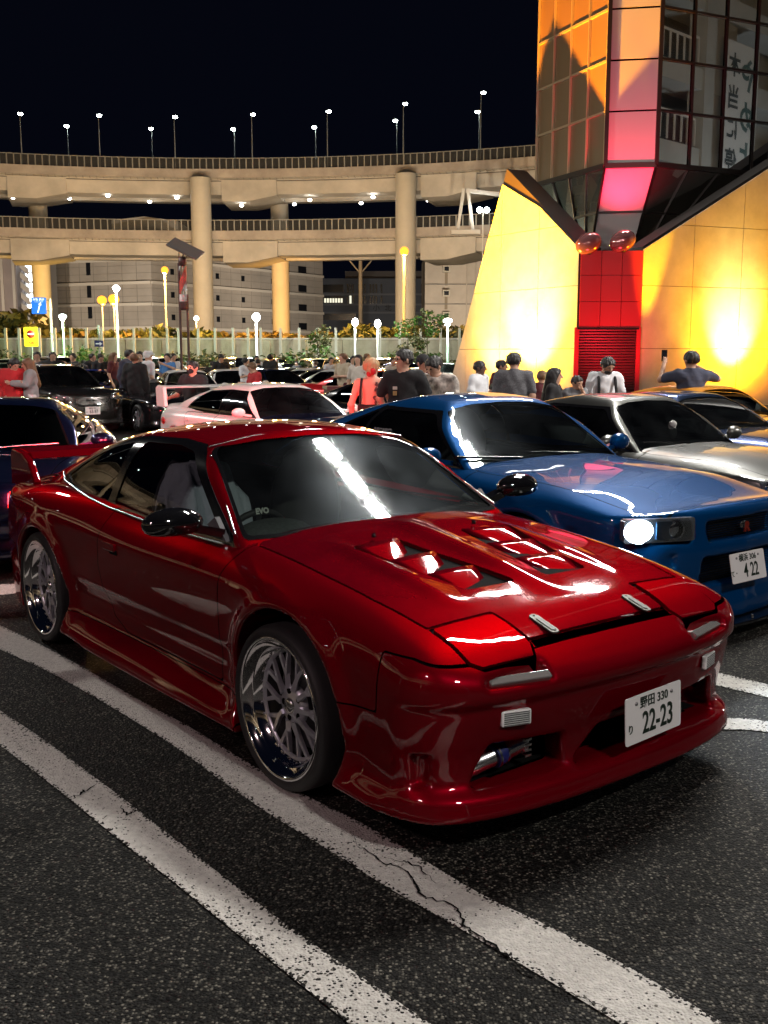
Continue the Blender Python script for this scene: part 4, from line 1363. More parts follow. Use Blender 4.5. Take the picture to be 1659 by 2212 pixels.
# cracks in the paint: thin jagged seams
def crack(name, P, w, seed):
    r = random.Random(seed)
    pts = []
    for (a, b) in zip(P[:-1], P[1:]):
        for k in range(8):
            t = k / 8
            pts.append((a[0] + (b[0] - a[0]) * t + r.uniform(-5, 5), a[1] + (b[1] - a[1]) * t + r.uniform(-3.5, 3.5)))
    G_ = [Vector((*gnd(*p), .0075)) for p in pts]
    vs, fs = [], []
    for i, p in enumerate(G_):
        d = (G_[min(i + 1, len(G_) - 1)] - G_[max(i - 1, 0)]).normalized()
        nrm = Vector((-d.y, d.x, 0))
        ww = w * r.uniform(.25, 1.1) * min(1, 4 * i / len(G_), 4 * (len(G_) - 1 - i) / len(G_) + .05)
        vs += [p + nrm * ww, p - nrm * ww]
    fs = [(2 * i, 2 * i + 1, 2 * i + 3, 2 * i + 2) for i in range(len(G_) - 1)]
    q = MB(); q.add(vs, fs); q.obj(name, VOID, None, kind='structure')
crack('asphalt_crack', [(745, 1775), (770, 1830), (830, 1868), (880, 1885), (905, 1935), (985, 1965), (1010, 2010), (1070, 2050), (1130, 2100), (1200, 2140), (1290, 2175), (1400, 2225)], .0045, 3)
crack('asphalt_crack', [(840, 1860), (900, 1872), (950, 1925)], .003, 4)
crack('asphalt_crack', [(152, 1729), (185, 1712), (221, 1693)], .006, 5)
crack('asphalt_crack', [(262, 1742), (275, 1765), (292, 1748)], .004, 6)

# ------------------------------------------------------------------ helpers for lamps
def area_light(name, loc, target, size, power, col, parent=None, sy=None, spread=None):
    l = bpy.data.lights.new(name, 'AREA')
    l.shape = 'RECTANGLE'; l.size = size; l.size_y = sy or size
    l.energy = power; l.color = col
    if spread: l.spread = math.radians(spread)
    o = bpy.data.objects.new(name, l); COL.objects.link(o)
    o.location = loc
    o.rotation_euler = (Vector(target) - Vector(loc)).to_track_quat('-Z', 'Y').to_euler()
    if parent: 
        o.parent = parent; o.matrix_parent_inverse = (Matrix.Translation(parent.location) @ Matrix.Rotation(parent.rotation_euler.z, 4, 'Z')).inverted()
    return o
def spot(name, loc, target, power, col, ang=90, blend=.6, rad=.1, parent=None):
    l = bpy.data.lights.new(name, 'SPOT')
    l.energy = power; l.color = col; l.spot_size = math.radians(ang); l.spot_blend = blend; l.shadow_soft_size = rad
    o = bpy.data.objects.new(name, l); COL.objects.link(o)
    o.location = loc
    o.rotation_euler = (Vector(target) - Vector(loc)).to_track_quat('-Z', 'Y').to_euler()
    if parent:
        o.parent = parent; o.matrix_parent_inverse = (Matrix.Translation(parent.location) @ Matrix.Rotation(parent.rotation_euler.z, 4, 'Z')).inverted()
    return o
def point(name, loc, power, col, rad=.1, parent=None):
    l = bpy.data.lights.new(name, 'POINT')
    l.energy = power; l.color = col; l.shadow_soft_size = rad
    o = bpy.data.objects.new(name, l); COL.objects.link(o); o.location = loc
    if parent: o.parent = parent; o.matrix_parent_inverse = (Matrix.Translation(parent.location) @ Matrix.Rotation(parent.rotation_euler.z, 4, 'Z')).inverted()
    return o
POLE = mat('galvanised_pole', (.30, .31, .31), .45, .7)
WPOLE = mat('white_pole', (.62, .62, .58), .5)
def flood_mast(base, H, target, n, power, col, label, size=(.55, .38), spread=None):
    """tall mast with a rack of floodlights"""
    r = empty('floodlight_mast', (*base, zg(base[1])), 0, label, 'light mast')
    q = MB(); q.bar((0, 0, 0), (0, 0, H), .26, n=12, w2=.55); q.obj('pole', POLE, r)
    d = Vector(target) - Vector((base[0], base[1], H))
    yaw = math.atan2(d.y, d.x)
    side = Vector((-math.sin(yaw), math.cos(yaw), 0))
    q = MB(); q.bar(-side * (n * .42) + Vector((0, 0, H)), side * (n * .42) + Vector((0, 0, H)), .09, n=6); q.obj('cross_arm', POLE, r)
    for k in range(n):
        p = side * ((k - (n - 1) / 2) * (size[0] + .25)) + Vector((0, 0, H - .1))
        dd = (Vector(target) - Vector((base[0], base[1], 0)) - p).normalized()
        R = dd.to_track_quat('-Z', 'Y').to_matrix()
        q = MB(); q.box(p - dd * .13, (size[0] + .08, size[1] + .08, .16), M=R); q.obj('lamp_head', mat('lamp_case', (.2, .2, .2), .5, .5), r)
        area_light('floodlight', Vector((base[0], base[1], zg(base[1]))) + p + dd * .0, Vector(target), size[0], power, col, r, size[1], spread)
    return r
# main lights of the lot (all outside the frame; hoods and windscreens reflect the first, the pair facing the visitors is added)
COOL = (1.0, .97, .90)
flood_mast((7.0, 15.5), 16.5, (1.2, 4.5, 0), 6, 165, COOL, 'tall floodlight mast right of the parked cars, outside the frame', (.75, .5), spread=95)
flood_mast((-9.0, -9.0), 12.0, (0, 5, .5), 2, 330, (1.0, .70, .72), 'floodlight mast behind the camera on the left')
flood_mast((8.0, -7.0), 12.0, (2, 5, .5), 2, 560, (1.0, .95, .88), 'floodlight mast behind the camera on the right')
flood_mast((-21.0, 28.0), 13.0, (-3, 33, 0), 3, 900, COOL, 'floodlight mast left of the frame over the middle rows')
flood_mast((-13.0, 4.0), 9.0, (-3, 19, 1), 2, 130, (1, .95, .88), 'added fill mast left of the frame, brightening the visitors', spread=70)  # added fill light for the faces
flood_mast((17.5, 9.0), 9.0, (3, 16, 1), 2, 230, (1, .93, .86), 'added fill mast right of the frame, brightening the visitors', spread=60)  # same fill from the right, also added
flood_mast((17.0, 52.0), 14.0, (-8, 52, 0), 3, 1300, COOL, 'floodlight mast behind the glowing building over the back rows')

# ------------------------------------------------------------------ the elevated ring road
CXR, CYR, RR = -20., 40., 90.
CONC = mat('bridge_concrete', (.36, .32, .28), .75, noise=(.35, .30))
CONC2 = mat('pale_concrete', (.44, .41, .36), .7, noise=(.3, .2))
RAILM = mat('rail_metal', (.35, .34, .31), .5, .5)
def ringpt(a, r, z): return (CXR + r * math.sin(a), CYR + r * math.cos(a), z)
def ang_of_u(u, r=RR):
    k = (u - 829.5) / F_PX
    # solve (kY - CX)^2 + (Y - CY)^2 = r^2, far root
    A = k * k + 1; Bq = -2 * (k * CXR + CYR); C_ = CXR ** 2 + CYR ** 2 - r * r
    Y = (-Bq + math.sqrt(Bq * Bq - 4 * A * C_)) / (2 * A)
    return math.atan2(k * Y - CXR, Y - CYR), Y
A0, A1 = math.radians(-215), math.radians(95)
def sweep(name, prof, m_, parent, n=150, a0=A0, a1=A1, cap=True, smooth=False):
    q = MB(); k = len(prof); vs = []
    for i in range(n + 1):
        a = a0 + (a1 - a0) * i / n
        for r, z in prof: vs.append(ringpt(a, r, z))
    fs = [(i * k + j, i * k + (j + 1) % k, (i + 1) * k + (j + 1) % k, (i + 1) * k + j) for i in range(n) for j in range(k)]
    q.add(vs, fs, 0, smooth)
    return q.obj(name, m_, parent)
FENCEM = mat('wire_mesh_fence', (.05, .05, .045), .8)
if True:
    t = FENCEM.node_tree; b = t.nodes['Principled BSDF']; b.inputs['Alpha'].default_value = .38
def deck(zr, name, label):
    """zr: top of the parapet"""
    root = empty(name, (0, 0, 0), 0, label, 'elevated road')
    sweep('parapet', [(RR - .25, zr), (RR - .25, zr - 1.0), (RR + .02, zr - 1.05), (RR + .02, zr)], CONC, root)
    sweep('parapet', [(RR + 9.4, zr), (RR + 9.4, zr - 1.0), (RR + 9.6, zr - 1.0), (RR + 9.6, zr)], CONC, root)
    sweep('road_slab', [(RR + .05, zr - .75), (RR - .2, zr - 1.12), (RR + 9.5, zr - 1.12), (RR + 9.4, zr - .75)], CONC2, root)
    sweep('girder', [(RR + .45, zr - 1.13), (RR + .62, zr - 2.9), (RR + 3.2, zr - 3.0), (RR + 3.4, zr - 1.13)], CONC2, root)
    sweep('girder', [(RR + 6.3, zr - 1.13), (RR + 6.5, zr - 3.0), (RR + 8.8, zr - 2.9), (RR + 9.0, zr - 1.13)], CONC2, root)
    sweep('girder_seam', [(RR + .40, zr - 1.30), (RR + .40, zr - 1.38), (RR + .5, zr - 1.38), (RR + .5, zr - 1.30)], mat('seam_dark', (.1, .09, .08), .8), root)  # the seam is a plain dark strip
    q = MB(); n = 292
    for i in range(n):
        a = math.radians(-75) + math.radians(150) * i / n
        q.bar(ringpt(a, RR - .02, zr), ringpt(a, RR - .02, zr + 1.3), .13, n=4)
    q.obj('fence_post', RAILM, root, kind='stuff')
    sweep('fence_mesh', [(RR + .0, zr), (RR + .0, zr + 1.25), (RR + .015, zr + 1.25), (RR + .015, zr)], FENCEM, root, n=180)
    sweep('fence_rail', [(RR - .04, zr + 1.24), (RR - .04, zr + 1.32), (RR + .05, zr + 1.32), (RR + .05, zr + 1.24)], RAILM, root)
    # bearings, drain pipes and expansion joints along the visible part
    q = MB()
    for i in range(130):
        a = math.radians(-35) + math.radians(66) * i / 129
        q.bar(ringpt(a, RR - .26, zr - 1.05), ringpt(a, RR + .40, zr - 1.16), .12, .1, n=4)
    q.obj('drip_lug', CONC, root, kind='stuff')
    return root
UP = deck(23.85, 'upper_viaduct', 'upper deck of the curved elevated road, lamp posts along its fence')
LO = deck(16.55, 'lower_viaduct', 'lower deck of the curved elevated road, fence along its edge')
for u in (44, 490, 905, 1010):
    for root, zr in ((UP, 23.85), (LO, 16.55)):
        a, Y = ang_of_u(u)
        q = MB()
        # stepped girder end beside each pier
        def gp(da, r, z): return ringpt(a + da, r, z)
        vs = [gp(-.0, RR + .3, zr - 1.2), gp(.075, RR + .3, zr - 1.2), gp(.075, RR + .3, zr - 3.05), gp(.035, RR + .3, zr - 3.75), gp(0, RR + .3, zr - 3.75)]
        vs += [gp(-.0, RR + 8.6, zr - 1.2), gp(.075, RR + 8.6, zr - 1.2), gp(.075, RR + 8.6, zr - 3.05), gp(.035, RR + 8.6, zr - 3.75), gp(0, RR + 8.6, zr - 3.75)]
        q.add(vs, [(0, 1, 2, 3, 4), (9, 8, 7, 6, 5), (1, 6, 7, 2), (2, 7, 8, 3), (3, 8, 9, 4), (0, 4, 9, 5)])
        if u != 1010: q.obj('pier_cap', CONC2, root)
PIL = mat('pillar_concrete', (.50, .46, .38), .6, noise=(.3, .1))
for u, rr, w_, zt_, lb in ((447, RR - .6, 2.45, 22.7, 'tall round pillar at centre left, behind the solar lamp post'), (875, RR - .6, 2.45, 22.7, 'tall round pillar beside the orange street lamp'),
                      (106, RR + 8, 2.3, 20.9, 'far round pillar at left, orange lit at its foot beside the blue sign'), (611, RR + 8, 2.3, 20.9, 'far round pillar lit orange, between the two tall pillars')):
    a, Y = ang_of_u(u, rr)
    p = ringpt(a, rr, 0)
    q = MB(); q.lathe([(w_ / 2, zg(130) - 1), (w_ / 2, zt_)], (0, 0, 0), 'Z', 32); q.lathe([(0, zt_), (w_ / 2 + .0, zt_)], (0, 0, 0), 'Z', 32)
    o = q.obj('round_pillar', PIL, None, loc=(p[0], p[1], 0), label=lb, cat='pillar')
for i, da in enumerate((-1.9, -1.5, -1.15, -.8, .62, .95, 1.3, -2.3, -2.8)):
    p = ringpt(da, RR - .6, 0)
    q = MB(); q.lathe([(1.2, -3), (1.2, 22.7)], (0, 0, 0), 'Z', 20)
    q.obj('round_pillar', PIL, None, loc=(p[0], p[1], 0), label='round pillar of the ring road outside the frame', cat='pillar', group='ring road pillars outside the frame')
# lamps on the upper deck
HALO = glow('cool_lamp_glow', (.86, 1.0, .95), 55)
HALO2 = glow('globe_lamp_glow', (1., .97, .88), 26)
ORANGE = glow('sodium_lamp_glow', (1., .36, .03), 2.6)
def road_lamp(a, r, z0, h, label, grp, inward=1):
    p = ringpt(a, r, 0)
    ro = empty('street_lamp', (p[0], p[1], z0), 0, label, 'street lamp', grp)
    q = MB(); q.bar((0, 0, -1.), (0, 0, h), .17, n=8, w2=.55); q.obj('pole', POLE, ro)
    d = Vector((math.sin(a), math.cos(a), 0)) * inward
    q = MB(); q.bar((0, 0, h), d * .9 + Vector((0, 0, h + .12)), .1, n=6); q.box(d * .95 + Vector((0, 0, h + .16)), (.5, .5, .10)); q.obj('lamp_arm', POLE, ro)
    q = MB(); q.sphere(d * .9 + Vector((0, 0, h + .02)), .30, 10, 6, 0, (1, 1, .55)); q.obj('lamp', HALO, ro)
    return ro
nm = ['first', 'second', 'third', 'fourth', 'fifth', 'sixth', 'seventh']
for i, (u, v) in enumerate([(78, 272), (240, 275), (396, 278), (556, 273), (712, 267), (869, 252), (1029, 230)]):
    a, Y = ang_of_u(u)
    h = 1.58 + (HORIZON - v) * Y / F_PX - 23.85
    road_lamp(a, RR + .1, 23.85, h, 'tall street lamp on the upper deck, %s of the high row from left' % nm[i], 'street lamps along the upper viaduct')
for i, (u, v) in enumerate([(2, 300), (175, 303), (349, 308), (520, 309), (688, 305), (856, 292), (1026, 275)]):
    a, Y = ang_of_u(u, RR + 9.4)
    h = 1.58 + (HORIZON - v) * Y / F_PX - 23.85
    road_lamp(a, RR + 9.4, 23.85, h, 'street lamp behind the upper deck, %s of the low row from left' % nm[i], 'street lamps along the upper viaduct', -1)
for i, da in enumerate((-2.9, -2.6, -2.3, -2.0, -1.75, -1.5, -1.25, -1.0, -.75, .45, .62, .8, 1.0, 1.25)):
    road_lamp(da, RR + .1, 23.85, 5.5, 'street lamp of the ring road outside the frame', 'ring road lamps outside the frame')
# lamps under the upper deck
for i, (u, v) in enumerate([(28, 427), (150, 429), (233, 423), (323, 436), (382, 427), (532, 431), (522, 444), (636, 441), (669, 432), (780, 439), (806, 426), (925, 433), (955, 418)]):
    rr = RR + (5.2 if i % 2 else 1.6)
    a, Y = ang_of_u(u, rr)
    p = at(u, v, Y)
    q = MB(); q.sphere((0, 0, 0), .21, 12, 8, 0, (1.2, 1.2, .75)); 
    o = q.obj('globe', HALO2, None); r_ = empty('under_deck_lamp', p, 0, 'white lamp just under the upper deck, number %s from the left' % ['one', 'two', 'three', 'four', 'five', 'six', 'seven', 'eight', 'nine', 'ten', 'eleven', 'twelve', 'thirteen'][sorted([28, 150, 233, 323, 382, 532, 522, 636, 669, 780, 806, 925, 955]).index(u)], 'lamp', 'lamps under the upper deck')
    o.parent = r_
    q = MB(); q.bar((0, 0, .2), (0, 0, max(.4, 21.0 - p[2])), .06, n=6); q.obj('hanger', POLE, r_)
# floodlights that wash the ring road (posts hidden between hedge and road; the photo shows the road lit warm from below)
WARM = (1.0, .77, .52)
for i, (u, Yb) in enumerate([(-100, 92), (230, 95), (560, 97), (830, 96), (1090, 88)]):
    x = place(u, Yb)
    r = empty('road_floodlight', (x, Yb, zg(Yb)), 0, 'low floodlight behind the hedge lighting the elevated road, ' + ['outside the left edge', 'near the arrow sign', 'near the globe lamp', 'near the two small lamps', 'behind the glowing wall'][i], 'floodlight', 'floodlights that light the elevated road')
    q = MB(); q.box((0, 0, 1.2), (.5, .3, .4)); q.bar((0, 0, 0), (0, 0, 1.), .1, n=6); q.obj('lamp_case', POLE, r)
    spot('flood', (x, Yb, 1.7), (x * 1.25, Yb + 32, 19.), 14500, WARM, 125, .7, .3, r)
for da in (-1.35, -2.0, -2.7, .95):
    p = ringpt(da, RR - 26, 1.7)
    r = empty('road_floodlight', (p[0], p[1], zg(p[1])), 0, 'floodlight lighting the ring road outside the frame', 'floodlight', 'floodlights outside the frame')
    q = MB(); q.box((0, 0, 1.2), (.5, .3, .4)); q.obj('lamp_case', POLE, r)
    t_ = ringpt(da, RR, 19)
    spot('flood', p, t_, 52000, WARM, 125, .7, .3, r)
# sign gantry frame hanging at the right end of the upper deck
r = empty('steel_gantry', at(1005, 500, 118), 0, 'grey steel frame between the decks near the glowing wall', 'gantry')
q = MB()
for dx in (-.9, .9): q.bar((dx, 0, -.2), (dx * .25, 0, 4.6), .35, n=4)
q.box((0, 0, -.1), (3.2, 1.2, .45)); q.bar((0, 0, 4.4), (5.2, 1, 4.0), .4, n=4); q.bar((5.2, 1, 4.0), (5.2, 1, 6.5), .3, n=4)
q.obj('frame', mat('gantry_paint', (.5, .48, .44), .5), r)
RED_ROOT, RED_SPEC = red_coupe()
# ---------------- every car in the lot
def blue_coupe():
    s = gen_spec(L=4.6, hw=.89, H=1.305, wb=2.665, fo=.93, belt=.885, hood0=.90, hood1=.755, nose=.72, wsx=-.56, roof0=-1.03, roof1=-1.75, rear0=-2.62, deck=.95, tail=.92, arch=.35, R=.325, sill=.15, flare=.022, k=.035)
    s['cuts'] = [((1.0, 0, .618), (.30, .64, .105), .02), ((.98, 0, .40), (.30, .74, .16), .03), ((.90, .60, .48), (.16, .12, .07), .02), ((.90, .62, .64), (.22, .36, .125), .02)]
    s['Tx'][-3:] = [.72, .885, 1.0]
    P = paint('bayside_blue_paint', (.0008, .046, .165), .35, .42, .012)
    r, s, ob = make_car(s, P, .018, 'blue_coupe', 'metallic blue coupe with one xenon headlight glowing, parked behind the red coupe', loc=(1.46, 6.42, 0), rz=cz(.682), interior=True, glassm=glass('windscreen_glass2', (.30, .34, .33), .03, .012))
    Mr = Matrix.Translation(r.location) @ Matrix.Rotation(r.rotation_euler.z, 4, 'Z')
    for sg in (-1, 1):
        area_light('tail_glow', (Mr @ Vector((-3.75, sg * .5, .72)))[:], (-1.8, 13.6, .8), .3, 45, (1, .05, .06), r, None, 62)
        u = lamp_unit(r, (.80, sg * .635, .650), sg * .42,   .42, .128, 90 if sg < 0 else 0)
        if sg < 0: spot('headlight_beam', (Mr @ Vector((.90, -.70, .655)))[:], (Mr @ Vector((5, -1.3, -.2)))[:], 130, (.72, .86, 1), 75, .7, .05, r)
        c = MB()
        M = Matrix.Translation((.822, sg * .628, .650)) @ Matrix.Rotation(sg * .42, 4, 'Z')
        c.prism(rpoly([(-.19, -.062), (.19, -.062), (.18, .060), (-.19, .062)], .03), 0, .004, 'X', M=M)
        c.obj('lamp_cover', glass('clear_cover', (.9, .93, .95), .01), u)
        q = MB(); q.prism(rpoly([(-.04, -.05), (.05, -.05), (.05, .05), (-.04, .05)], .01), .0, .008, 'X', M=M @ Matrix.Translation((-.015, -sg * .0, 0)))
        q.obj('lamp_divider', mat('pale_blue_bezel', (.05, .16, .34), .3, .3, coat=1), u)
    m = MB()
    for k in range(9): m.box((.875, 0, .565 + k * .013), (.01, .60, .004))
    m.obj('grille', BLACK, r)
    m = MB()
    for k in range(11): m.box((.85, 0, .33 + k * .014), (.01, .70, .003))
    m.obj('intake_mesh', BLACK, r)
    m = MB(); m.prism([(.55, .80), (.80, .74), (.93, .58), (1.0, .30), (1.02, 0), (1.0, -.30), (.93, -.58), (.80, -.74), (.55, -.80), (.5, -.6), (.5, .6)], .085, .105, 'Z')
    bevel(m.obj('front_splitter', mat('gloss_black'), r), .006)
    m = MB()
    for k in range(5): m.box((.99, -.4 + .2 * k, .118), (.012, .02, .02), .7)
    m.obj('splitter_bolt', SILVERM, r)
    em = link('emblem', text_mesh('R', .075, m=mat('badge_red', (.5, .05, .03), .3, .7), depth=.004, sx=1.2, bold=.004), r, loc=(.905, .03, .615), rot=(PI / 2, 0, PI / 2))
    em = link('emblem', text_mesh('GT', .045, m=SILVERM, depth=.004, bold=.003), r, loc=(.905, -.012, .630), rot=(PI / 2, 0, PI / 2))
    tag(em)
    plate(r, (.965, -.03, .405), (math.radians(-12), 0, PI / 2 - .02), '横浜 306', '4 22', 'て・')
    link('lettering', text_mesh('RECARO', .05, m=mat('window_sticker', (.25, .28, .30), .5), bold=.001), r, loc=(-1.42, -.742, 1.06), rot=(PI / 2 - .33, 0, 0))
    w = MB()
    for yy in (-.3, .25): w.tube([(-.52, yy, .915), (-.60, yy - .2, .925), (-.64, yy - .48, .94)], .009, 6)
    w.obj('windscreen_wiper', BLACK, r)
    for sg in (-1, 1):
        m = MB(); m.lathe([(0, -.03), (.05, -.02), (.06, 0)], (-3.62, sg * .45, .70), 'X', 16)
        m.obj('tail_lamp', glow('tail_lamp_glow', (1, .02, .015), 14), r)
    return r

LMARK = ['at the left edge', 'left of the yellow sign', 'behind the folded arms man', 'right of the black hoodie man', 'left of the arrow sign', 'below the arrow sign', 'below the white pole lamp', 'behind the suited pair', 'left of the solar lamp', 'behind the solar lamp', 'right of the solar lamp', 'below the left pillar', 'left of the globe lamp', 'below the globe lamp', 'behind the scraped saloon', 'beside the boxy van', 'right of the boxy van', 'behind the girl in white', 'behind the blonde woman', 'behind the black tee man', 'near the green lamp post', 'beside the glowing wall']
def mid_cars():
    silver = mat('silver_paint', (.12, .12, .113), .36, .9, coat=1, coat_rough=.03)
    s = gen_spec(L=4.4, hw=.84, H=1.225, wb=2.5, fo=.85, belt=.80, hood0=.81, hood1=.70, nose=.62, wsx=-.50, roof0=-.98, roof1=-1.8, rear0=-2.6, deck=.86, tail=.84, k=.03)
    r, s, ob = make_car(s, silver, .025, 'silver_coupe', 'low silver grey coupe parked beyond the blue coupe, roof reflecting red and yellow', loc=(2.96, 8.50, 0), rz=cz(.66))
    for sg in (-1, 1): lamp_unit(r, (.74, sg * .60, .60), sg * .4, .3, .10)
    w = MB(); w.tube([(-.42, -.1, .83), (-.50, -.35, .845), (-.53, -.6, .855)], .008, 6); w.obj('windscreen_wiper', BLACK, r)
    tw = link('dashboard_toy', (lambda m: (m.sphere((0, 0, 0), .05, 10, 8, 0, (.8, .8, 1.2)), m.sphere((0, 0, .07), .035, 10, 8), m)[-1])(MB()).mesh('dashboard_toy', mat('white_plush', (.5, .5, .48), .9)), r, loc=(-.70, .02, .90))
    dk = mat('midnight_paint', (.012, .022, .045), .25, .5, coat=1, coat_rough=.02)
    s = gen_spec(L=4.45, hw=.86, H=1.215, wb=2.55, fo=.88, belt=.84, hood0=.84, hood1=.72, nose=.64, wsx=-.5, roof0=-1.0, roof1=-1.9, rear0=-2.75, deck=.9, tail=.88, k=.035)
    r, s, ob = make_car(s, dk, .03, 'dark_coupe', 'dark blue coupe with black roof beyond the silver coupe, hood reflecting orange light', loc=(4.10, 10.55, zg(11)), rz=cz(.66))
    for sg in (-1, 1): lamp_unit(r, (.76, sg * .6, .6), sg * .4, .3, .10)
    s = gen_spec(L=4.4, hw=.86, H=1.24, wb=2.55, fo=.88, belt=.84, hood0=.85, hood1=.74, nose=.66, wsx=-.55, roof0=-1.0, roof1=-1.9, rear0=-2.7, deck=.9, tail=.88, k=.04)
    r, s, ob = make_car(s, mat('wall_lit_paint', (.80, .33, .03), .3, .3, coat=1), .035, 'amber_lit_coupe', 'farthest coupe of the right hand row, amber wall light put into its paint', loc=(5.05, 12.9, zg(13)), rz=cz(.66), glassm=glass('clear_glass', (.75, .78, .76), .01))  # orange reflection of the wall is put into the paint colour
    # navy car at the left edge
    nv = mat('navy_paint', (.003, .007, .025), .3, .5, coat=1, coat_rough=.02)
    s = gen_spec(L=4.4, hw=.87, H=1.20, wb=2.55, fo=.86, belt=.80, hood0=.80, hood1=.70, nose=.64, wsx=-.50, roof0=-1.02, roof1=-1.8, rear0=-2.7, deck=.9, tail=.88, k=.06)
    r, s, ob = make_car(s, nv, .022, 'navy_coupe', 'navy blue coupe cut by the left edge of the photo, behind the red spoiler', loc=(-3.20, 7.95, 0), rz=cz(.17), glassm=glass('clear_glass2', (.42, .46, .44), .01))
    for sg in (-1, 1): lamp_unit(r, (.74, sg * .62, .58), sg * .4, .3, .10)
    w = MB(); w.tube([(-.40, .05, .82), (-.49, .30, .835), (-.52, .58, .845)], .009, 6); w.obj('windscreen_wiper', SILVERM, r)
    # white saloon with wing, dark blue hood
    wh = mat('white_paint', (.60, .59, .58), .3, 0, coat=1, coat_rough=.03)
    s = gen_spec(L=4.35, hw=.88, H=1.30, wb=2.6, fo=.88, belt=.88, hood0=.90, hood1=.78, nose=.68, wsx=-.45, roof0=-1.05, roof1=-2.05, rear0=-2.85, deck=.98, tail=.96, kind='sedan')
    r, s, ob = make_car(s, wh, .028, 'winged_saloon', 'white saloon with big rear wing and navy hood, behind the red coupe roof', loc=(-.80, 13.6, zg(14) - .05), rz=cz(.66), doors=[(-.39, -1.45), (-1.47, -2.35)], wing=(-3.52, 1.19), hood_m=nv)
    m = MB(); m.lathe([(0, 0), (.05, .004), (.055, .012)], (-3.0, -.868, .72), 'Y', 14); m.obj('fuel_cap', mat('red_badge', (.3, .01, .01), .4), r)
    # black saloon right of it
    bk = mat('black_paint', (.008, .008, .010), .2, .3, coat=1, coat_rough=.02)
    s = gen_spec(L=4.6, hw=.88, H=1.30, wb=2.7, fo=.88, belt=.88, hood0=.92, hood1=.78, nose=.68, wsx=-.5, roof0=-1.1, roof1=-2.1, rear0=-2.9, deck=.98, tail=.96, kind='sedan')
    SAL = s
    r, s, ob = make_car(s, bk, .04, 'black_saloon', 'black saloon between the white winged saloon and the blue coupe', loc=(1.2, 15.3, zg(15)), rz=cz(.66), doors=[(-.45, -1.5), (-1.52, -2.4)])
    # crossover facing us, plate 63-97
    gy = mat('graphite_paint', (.045, .043, .040), .25, .8, coat=1, coat_rough=.02)
    s = gen_spec(L=4.3, hw=.90, H=1.50, wb=2.6, fo=.92, belt=1.0, hood0=1.03, hood1=.93, nose=.84, wsx=-.45, roof0=-1.05, roof1=-2.2, rear0=-2.9, deck=1.1, tail=1.05, kind='box', box=1, arch=.385, R=.35, sill=.24)
    s['cuts'] = [((1.0, 0, .70), (.24, .78, .17), .05), ((1.0, 0, .40), (.2, .8, .10), .02)]
    SUV = s
    r, s, ob = make_car(s, gy, .03, 'dark_crossover', 'dark brown grey crossover with chrome winged grille, facing the camera beside the couple', loc=(-6.92, 23.3, zg(23)), rz=cz(.62), doors=[(-.39, -1.4), (-1.42, -2.3)])
    m = MB()
    m.tube([(.80, -.46, .80), (.84, -.40, .70), (.88, -.25, .625), (.90, 0, .605), (.88, .25, .625), (.84, .40, .70), (.80, .46, .80)], .016, 8)
    m.obj('grille_surround', CHROME, r)
    m = MB()
    for k in range(6): m.box((.865, 0, .64 + k * .026), (.01, .66, .008))
    m.obj('grille', mat('grille_grey', (.2, .2, .2), .4, .7), r)
    m = MB(); m.lathe([(.075, .0), (.08, .008), (.085, 0)], (.895, 0, .74), 'X', 24); m.obj('badge_ring', CHROME, r)
    m = MB(); m.tube([(.90, -.05, .76), (.90, 0, .735), (.90, .05, .76)], .008, 6); m.obj('badge_wing', CHROME, r)
    for sg in (-1, 1):
        lamp_unit(r, (.78, sg * .64, .80), sg * .5, .36, .09)
        m = MB(); m.tube([(-1.0, sg * .60, 1.46), (-1.3, sg * .60, 1.51), (-2.3, sg * .58, 1.51), (-2.6, sg * .57, 1.46)], .016, 6); m.obj('roof_rail', SILVERM, r)
    plate(r, (.955, 0, .52), (0, 0, PI / 2), '横浜 301', '63-97', 'は')
    # open roadster beside it
    s = gen_spec(L=3.9, hw=.86, H=1.20, wb=2.3, fo=.85, belt=.86, hood0=.88, hood1=.72, nose=.62, wsx=-.50, roof0=-.86, roof1=-1.5, rear0=-2.2, deck=.88, tail=.85, kind='open')
    r, s, ob = make_car(s, bk, .035, 'open_roadster', 'black open top roadster parked right of the dark crossover', loc=(-4.95, 23.9, zg(24)), rz=cz(.62))
    for sg in (-1, 1): lamp_unit(r, (.70, sg * .60, .62), sg * .5, .28, .06)
    m = MB(); m.box((-2.6, 0, .8), (.2, 1.3, .1)); 
    # white saloons behind the winged one
    s = gen_spec(L=4.6, hw=.88, H=1.37, wb=2.7, fo=.88, belt=.90, hood0=.94, hood1=.80, nose=.70, wsx=-.5, roof0=-1.15, roof1=-2.15, rear0=-2.95, deck=1.0, tail=.98, kind='sedan')
    base, s, ob = make_car(s, wh, .045, 'white_saloon', 'white saloon just behind the man with the black face mask', loc=(-5.0, 27.4, zg(28)), rz=cz(.35), doors=[(-.45, -1.5), (-1.52, -2.4)], detail=False)
    for sg in (-1, 1): lamp_unit(base, (.76, sg * .63, .64), sg * .45, .34, .12)
    s = gen_spec(L=4.5, hw=.90, H=1.60, wb=2.6, fo=.90, belt=1.02, hood0=1.06, hood1=.96, nose=.88, wsx=-.45, roof0=-1.05, roof1=-2.3, rear0=-2.9, deck=1.1, tail=1.05, kind='box', box=1, arch=.385, R=.35, sill=.24)
    suv, s, ob = make_car(s, bk, .05, 'black_van', 'tall black boxy van in front of the hedge, behind the scraped silver saloon', loc=(place(655, 56), 56, zg(56)), rz=cz(1.0), doors=[(-.39, -1.4), (-1.42, -2.3)], detail=False)
    for sg in (-1, 1): lamp_unit(suv, (.76, sg * .66, .80), sg * .45, .3, .14)
